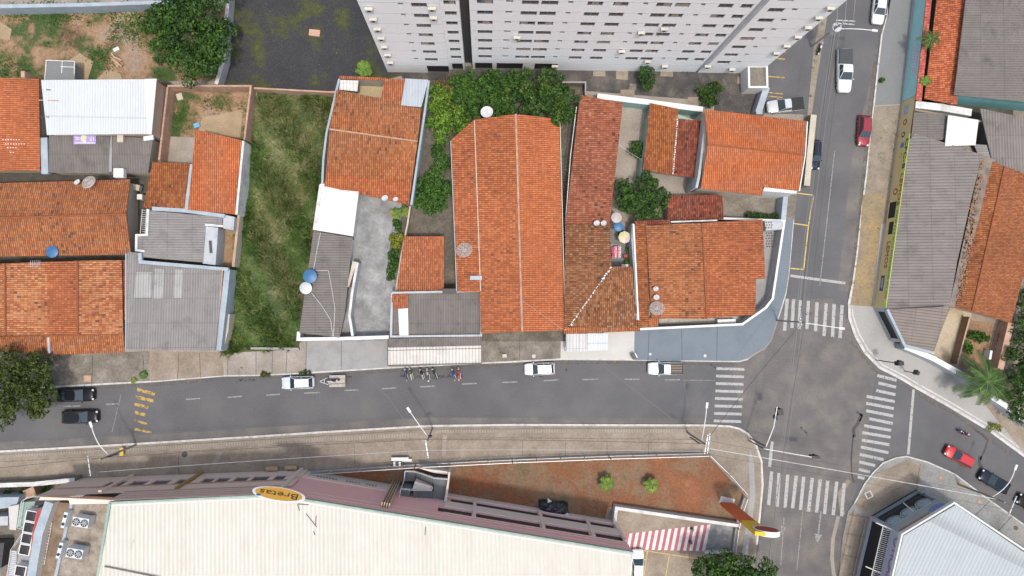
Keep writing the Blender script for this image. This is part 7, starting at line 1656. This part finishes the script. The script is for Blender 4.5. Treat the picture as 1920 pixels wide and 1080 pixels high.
# ---------------------------------------------------------------- vegetation
tree('broadleaf_tree', 'huge dense dark green tree beside the whitewashed wall, upper left', [(300, 45, 34), (335, 25, 40), (385, 30, 42), (405, 75, 40), (355, 75, 46), (315, 85, 28), (350, 120, 36), (385, 120, 32), (425, 55, 20, 3.0), (330, -15, 40), (395, -15, 40)], 5.0, M['l_dark'], 14000, .42, 'broadleaf trees', seed=1)
tree('broadleaf_tree', 'olive green street tree hanging over the road at the left edge', [(15, 690, 40), (55, 700, 38), (80, 685, 26), (45, 745, 38), (10, 760, 34), (85, 740, 24), (-20, 720, 50), (70, 765, 20), (5, 790, 16)], 4.5, M['l_olive'], 11000, .36, 'broadleaf trees', seed=2)
tree('broadleaf_tree', 'large dense dark hedge tree between the tower and the long orange roof', [(985, 160, 30), (1030, 155, 30), (1060, 185, 26), (1000, 195, 30), (1045, 215, 26), (950, 185, 24), (1062, 215, 18), (1030, 180, 30)], 3.6, M['l_dark'], 9500, .36, 'broadleaf trees', seed=3)
tree('broadleaf_tree', 'mixed green bushy tree with brown twigs under the tower', [(880, 155, 22), (905, 175, 26), (935, 160, 24), (870, 180, 24), (925, 198, 22), (890, 205, 20), (855, 150, 16), (950, 200, 20), (965, 145, 18), (915, 145, 18)], 3.0, M['l_mid'], 9500, .32, 'broadleaf trees', seed=4)
tree('broadleaf_tree', 'light yellow-green bush at the top left corner of the long orange roof', [(828, 205, 24), (845, 232, 24), (820, 175, 18), (860, 215, 20), (832, 258, 18), (868, 238, 15), (812, 230, 16), (808, 200, 14), (838, 180, 16)], 2.8, M['l_bright'], 6500, .34, 'broadleaf trees', seed=5)
tree('shrub', 'brown leaved bush right of the sheet roofed patio house', [(822, 160, 12), (835, 170, 12), (852, 178, 10), (845, 150, 10)], 2.4, M['l_brown'], 1500, .26, 'shrubs', 'shrub', seed=6)
tree('shrub', 'slim climbing plant along the upper left side of the long orange roof', [(822, 290, 14), (828, 308, 15), (822, 275, 13), (838, 300, 11), (815, 322, 12)], 1.8, M['l_mid'], 2200, .3, 'shrubs', 'shrub', seed=7)
tree('shrub', 'round leafy green bush in the narrow yard left of the long orange roof', [(800, 340, 20), (822, 350, 20), (795, 372, 22), (818, 378, 20), (806, 392, 14), (836, 362, 12), (790, 352, 14)], 2.0, M['l_mid'], 5200, .32, 'shrubs', 'shrub', seed=8)
tree('broadleaf_tree', 'dense round dark tree above the white water tank in the inner yard', [(1175, 360, 24), (1210, 350, 26), (1235, 372, 22), (1195, 388, 26), (1225, 395, 20), (1168, 380, 18)], 3.0, M['l_dark'], 7500, .32, 'broadleaf trees', seed=9)
tree('shrub', 'tall narrow dark shrub against the white tower wall', [(1212, 132, 13), (1216, 150, 14), (1206, 140, 10), (1214, 162, 10)], 2.2, M['l_dark'], 1900, .28, 'shrubs', 'shrub', seed=10)
tree('shrub', 'dark shrub beside the teal patio wall', [(1194, 275, 12), (1200, 285, 11), (1188, 285, 9)], 1.5, M['l_dark'], 1300, .28, 'shrubs', 'shrub', seed=11)
palm('palm', 'small bright rosette plant between the gravel lot and the tiled patio', 683, 129, 1.6, 1.3, 16, M['l_bright'], seed=3, ll=.5, cat='plant', trunk_r=.08)
tree('broadleaf_tree', 'dark tree cut by the bottom edge beside the car park', [(1320, 1062, 26), (1355, 1055, 28), (1390, 1060, 30), (1430, 1072, 24), (1345, 1085, 30), (1400, 1090, 34), (1370, 1110, 40)], 5.0, M['l_dark'], 8500, .38, 'broadleaf trees', seed=12)
tree('broadleaf_tree', 'dark vegetation mass at the right edge beside the grey alley', [(1905, 700, 26), (1925, 660, 32), (1900, 745, 22), (1918, 770, 28), (1930, 720, 34), (1895, 665, 16)], 2.6, M['l_dark'], 6000, .34, 'broadleaf trees', seed=13)
tree('broadleaf_tree', 'very dark tree behind the rusty tile roof at the right edge', [(1925, 560, 30), (1915, 610, 26), (1935, 500, 30), (1932, 620, 28)], 2.4, M['l_dark'], 3500, .34, 'broadleaf trees', seed=14)
tree('shrub', 'low green bush in the upper part of the soil courtyard', [(1822, 628, 9), (1836, 632, 11), (1848, 634, 8)], .9, M['l_mid'], 1300, .26, 'shrubs', 'shrub', trunk=False, seed=15)
tree('shrub', 'loose light green bush in the middle of the soil courtyard', [(1813, 645, 8), (1818, 655, 9)], .8, M['l_bright'], 700, .28, 'shrubs', 'shrub', trunk=False, seed=16)
tree('shrub', 'yellow-green dome bush in the driveway planter', [(743, 452, 15), (746, 448, 10)], 1.2, M['l_yellow'], 1900, .24, 'shrubs', 'shrub', seed=17)
tree('shrub', 'dark green bush below the dome bush in the driveway planter', [(738, 485, 12), (736, 505, 12), (742, 470, 9), (733, 520, 8)], .9, M['l_mid'], 1700, .28, 'shrubs', 'shrub', seed=18)
tree('shrub', 'dark planter bush above the yellow-green dome bush', [(746, 425, 9), (742, 415, 8)], .8, M['l_mid'], 700, .28, 'shrubs', 'shrub', seed=19)
palm('palm', 'upper left spiky plant in the driveway planter', 742, 400, 1.4, 1.0, 14, M['l_agave'], seed=5, ll=.3, cat='plant', trunk_r=.06); palm('palm', 'upper right spiky plant in the driveway planter', 759, 397, 1.3, .9, 12, M['l_agave'], seed=6, ll=.3, cat='plant', trunk_r=.06)
palm('palm', 'big feathery palm leaning over the white street wall at right', 1851, 716, 5.2, 4.3, 17, M['l_palm'], seed=7, ll=.95, droop=.7, up=.5, wd=.08, trunk_r=.2, leaflets=26)
palm('palm', 'left spiky palm on the red soil yard', 1138, 907, 1.7, 1.15, 26, M['l_agave'], seed=8, ll=.45, droop=.5, wd=.06, cat='small palm', group='spiky palms on the soil yard'); palm('palm', 'right spiky palm on the red soil yard', 1222, 911, 1.7, 1.15, 26, M['l_agave'], seed=9, ll=.45, droop=.5, wd=.06, cat='small palm', group='spiky palms on the soil yard')
palm('palm', 'small drooping palm growing out of the gap beside the orange-red roof', 1745, 73, 4.6, 1.6, 9, M['l_palm'], seed=10, ll=.5, cat='small palm', trunk_r=.07); palm('palm', 'little yellow-green plant in the gap below the drooping palm', 1736, 152, 3.4, .9, 9, M['l_bright'], seed=11, ll=.35, cat='plant', trunk_r=.05)
tree('shrub', 'tiny round shrub on the smooth grey pavement of the upper street', [(1653, 151, 6)], .3, M['l_mid'], 260, .2, 'shrubs', 'shrub', trunk=False, seed=20)
palm('palm', 'yellow and green flowering plant at the kerb above the orange road bars', 250, 714, .4, .45, 8, M['l_agave'], seed=12, ll=.25, cat='plant', trunk_r=.05); palm('palm', 'leafy green plant at the kerb right of the flowering one', 268, 703, .5, .6, 9, M['l_mid'], seed=13, ll=.3, cat='plant', trunk_r=.05)
tree('shrub', 'olive bush at the kerb beside the silver white hatchback', [(572, 698, 5), (564, 700, 4), (580, 699, 4)], .3, M['l_olive'], 400, .2, 'shrubs', 'shrub', trunk=False, seed=21); tree('shrub', 'small olive weed bush at the kerb left of the trailer car', [(494, 702, 6), (502, 703, 5)], .3, M['l_olive'], 400, .2, 'shrubs', 'shrub', trunk=False, seed=22)
tree('shrub', 'straggly pale bush at the kerb in the lower right curve', [(1862, 798, 7), (1872, 803, 7), (1855, 806, 5)], .5, M['l_yellow'], 420, .22, 'shrubs', 'shrub', trunk=False, seed=23)
tree('shrub', 'dark low hedge at the end of the concrete yard above the corner house', [(1407, 405, 9), (1424, 406, 9), (1440, 407, 8), (1455, 406, 7)], .9, M['l_dark'], 1500, .25, 'shrubs', 'shrub', trunk=False, seed=24)
tree('shrub', 'green plants beside the parasol in the laundry yard', [(1178, 470, 7), (1180, 485, 7), (1176, 492, 6), (1166, 438, 7)], .7, M['l_bright'], 900, .22, 'shrubs', 'shrub', trunk=False, seed=25)
tree('shrub', 'dark bushes behind the pale boundary wall at far left', [(48, 922, 9), (88, 916, 8), (15, 925, 7)], .9, M['l_dark'], 900, .26, 'shrubs', 'shrub', trunk=False, seed=26)
grass('tall_grass', 'tall mixed green and straw coloured grass filling the vacant lot', [(474, 180), (622, 180), (608, 250), (600, 340), (585, 430), (575, 520), (560, 560), (556, 650), (422, 660), (432, 560), (440, 500), (462, 280)], 64000, M['l_lot'], 1.0, seed=1, width=.085, spread=.8)
grass('dry_grass', 'straw coloured tangled grass patches in the vacant lot', [(474, 180), (622, 180), (608, 250), (600, 330), (520, 470), (560, 560), (540, 600), (470, 430), (500, 300)], 22000, M['l_straw'], 1.25, seed=2, width=.06, spread=1.1, tuft=16)
G_ = [((0, 22), (60, 16)), ((25, 22), (20, 30))]
weeds('weeds', 'green weeds scattered over the rubble lot at the top left', [(25, 24, 20), (100, 24, 28), (150, 20, 20), (110, 38, 18), (180, 16, 18), (235, 30, 30), (230, 60, 26), (250, 60, 20), (185, 105, 22), (200, 118, 18), (20, 130, 26), (45, 128, 14), (265, 35, 18), (90, 85, 8), (300, 90, 14), (100, 65, 6), (170, 45, 8), (300, 140, 12), (60, 20, 18), (210, 22, 16), (245, 45, 22), (215, 75, 16), (265, 75, 20), (190, 98, 16), (50, 30, 14), (125, 30, 16), (10, 110, 16)], M['l_mid'], .45, .26, 85, cat='weeds', kind='stuff')
weeds('dry_brush', 'purplish brown heap of dry brush on the rubble lot', [(135, 68, 26)], leafmat('brush', [(0, (.10, .05, .04)), (.5, (.20, .10, .08)), (1, (.32, .18, .14))]), .6, .22, 110, cat='brush', kind='stuff')
weeds('weeds', 'green weed patches inside the brick walled yard', [(340, 200, 20), (340, 235, 20), (335, 215, 16), (405, 195, 20), (425, 195, 16), (385, 195, 12), (455, 200, 12)], M['l_mid'], .5, .24, 80, cat='weeds', kind='stuff', seed=6)
weeds('weeds', 'mossy weeds on the dark gravel lot left of the tower', [(545, 130, 22), (530, 120, 14), (560, 30, 26), (580, 70, 26), (550, 10, 20), (620, 90, 22), (520, 85, 18), (610, 120, 20), (680, 60, 20), (485, 20, 14), (660, 30, 14)], M['l_olive'], .18, .15, 26, cat='weeds', kind='stuff', seed=7)
tree('shrub', 'low dark green bush on the gravel under the right tower wing', [(1333, 175, 18), (1326, 190, 14), (1345, 165, 12), (1315, 172, 10), (1338, 192, 10)], .9, M['l_dark'], 2600, .26, 'shrubs', 'shrub', trunk=False, seed=31)
tree('shrub', 'dark green scrub hugging the lower left side of the huge tree', [(285, 30, 14), (275, 55, 12), (300, 110, 12), (290, 85, 10)], .9, M['l_mid'], 1500, .26, 'shrubs', 'shrub', trunk=False, seed=32)
weeds('weeds', 'dark weed carpet on the gravel under the right tower wing', [(1333, 175, 22), (1330, 190, 16), (1310, 165, 14), (1285, 137, 8)], M['l_dark'], .4, .22, 70, cat='weeds', kind='stuff', seed=8)
weeds('weeds', 'weeds growing along the upper street kerb', [(1632, 290, 4), (1630, 310, 6), (1626, 330, 9), (1620, 350, 7), (1617, 372, 4), (1614, 400, 3), (1610, 430, 3), (1652, 290, 9), (1661, 250, 6), (1680, 250, 8), (1678, 230, 7), (1674, 280, 7), (1668, 335, 8), (1668, 345, 6), (1645, 120, 4), (1643, 165, 4), (1650, 260, 6), (1604, 500, 3), (1600, 530, 3), (1646, 430, 4), (1655, 300, 6)], M['l_mid'], .2, .16, 60, cat='weeds', kind='stuff', seed=9)
weeds('weeds', 'weeds on the dirt verge between the tower car park and the upper street', [(1531, 95, 6), (1528, 115, 5), (1524, 130, 4), (1540, 45, 4), (1520, 180, 4)], M['l_mid'], .25, .18, 70, cat='weeds', kind='stuff', seed=10)
weeds('weeds', 'thin grass on the red soil yard near the white ramp wall', [(1255, 955, 26), (1285, 962, 22), (1220, 945, 20), (1170, 940, 14), (980, 870, 26), (1060, 872, 22), (920, 868, 20), (1290, 890, 18), (600, 893, 16), (680, 888, 22), (1195, 930, 18)], M['l_olive'], .08, .12, 16, cat='weeds', kind='stuff', seed=11)
weeds('weeds', 'small weeds on the north pavement slabs', [(936, 658, 5), (942, 662, 3), (448, 697, 5), (454, 690, 4), (145, 712, 3), (260, 708, 3), (963, 672, 5), (256, 690, 4), (935, 640, 3), (430, 672, 3)], M['l_mid'], .15, .15, 70, cat='weeds', kind='stuff', seed=12)
weeds('debris', 'pale litter and stones strewn over the gravel under the tower', [(1120+k*21, 150+(k*37 % 45), 16) for k in range(14)]+[(500+k*22, 20+(k*53 % 120), 14) for k in range(8)], leafmat('litter', [(0, (.10, .10, .10)), (.6, (.25, .24, .22)), (1, (.5, .5, .48))]), .02, .12, 14, cat='litter', kind='stuff', seed=13)
weeds('debris', 'broken tiles and rubbish along the narrow yards between the roofs', [(797, 245, 8), (794, 270, 8), (790, 295, 8), (786, 320, 7), (840, 290, 8), (838, 420, 8), (842, 500, 7), (1056, 245, 6), (1060, 270, 6), (1056, 320, 5), (1180, 215, 10), (1185, 240, 9), (1175, 310, 10), (1290, 345, 10), (1390, 385, 14), (1440, 380, 12), (250, 345, 5), (250, 395, 7), (262, 385, 6), (648, 560, 6), (720, 560, 6), (700, 600, 6)], leafmat('rubbish', [(0, (.08, .06, .05)), (.4, (.22, .12, .08)), (.7, (.32, .30, .28)), (1, (.55, .54, .52))]), .05, .16, 22, cat='litter', kind='stuff', seed=15)
weeds('debris', 'stones and rubbish scattered over the rubble lot', [(60, 55, 30), (25, 70, 20), (240, 30, 14), (190, 70, 16), (110, 95, 8), (160, 100, 20), (300, 100, 22), (200, 140, 18), (10, 50, 14)], leafmat('litter', None), .04, .14, 22, cat='litter', kind='stuff', seed=14)
for i, (pts, m_) in enumerate((([(1155, 132), (1178, 132), (1177, 150), (1155, 148)], 'concrete_brown'), ([(1112, 133), (1135, 133), (1135, 143), (1112, 143)], 'concrete_brown'), ([(1239, 132), (1262, 132), (1262, 144), (1238, 143)], 'concrete_brown'), ([(1164, 168), (1190, 168), (1189, 184), (1162, 182)], 'concrete_brown'), ([(1181, 156), (1193, 158), (1192, 169), (1179, 168)], 'concrete_dark'), ([(1290, 182), (1310, 182), (1306, 196), (1287, 194)], 'concrete_brown'),
        ([(120, 118), (150, 100), (175, 115), (165, 148), (130, 148)], 'pale_soil'), ([(180, 150), (200, 130), (225, 138), (230, 150)], 'pale_soil'), ([(380, 220), (455, 205), (450, 258), (370, 250)], 'pale_soil'), ([(210, 25), (245, 22), (252, 40), (220, 45)], 'pale_soil'), ([(0, 40), (22, 55), (18, 75), (0, 72)], 'pale_soil'), ([(1383, 143), (1395, 143), (1394, 158), (1382, 157)], 'concrete_brown'))):
    if m_ == 'pale_soil': M[m_] = mottle('pale_soil', (.28, .20, .12), (.38, .29, .19), s=.8, fine=5, fa=.4)
    patch('bare_patch', pts, .175+.001*i, M[m_])
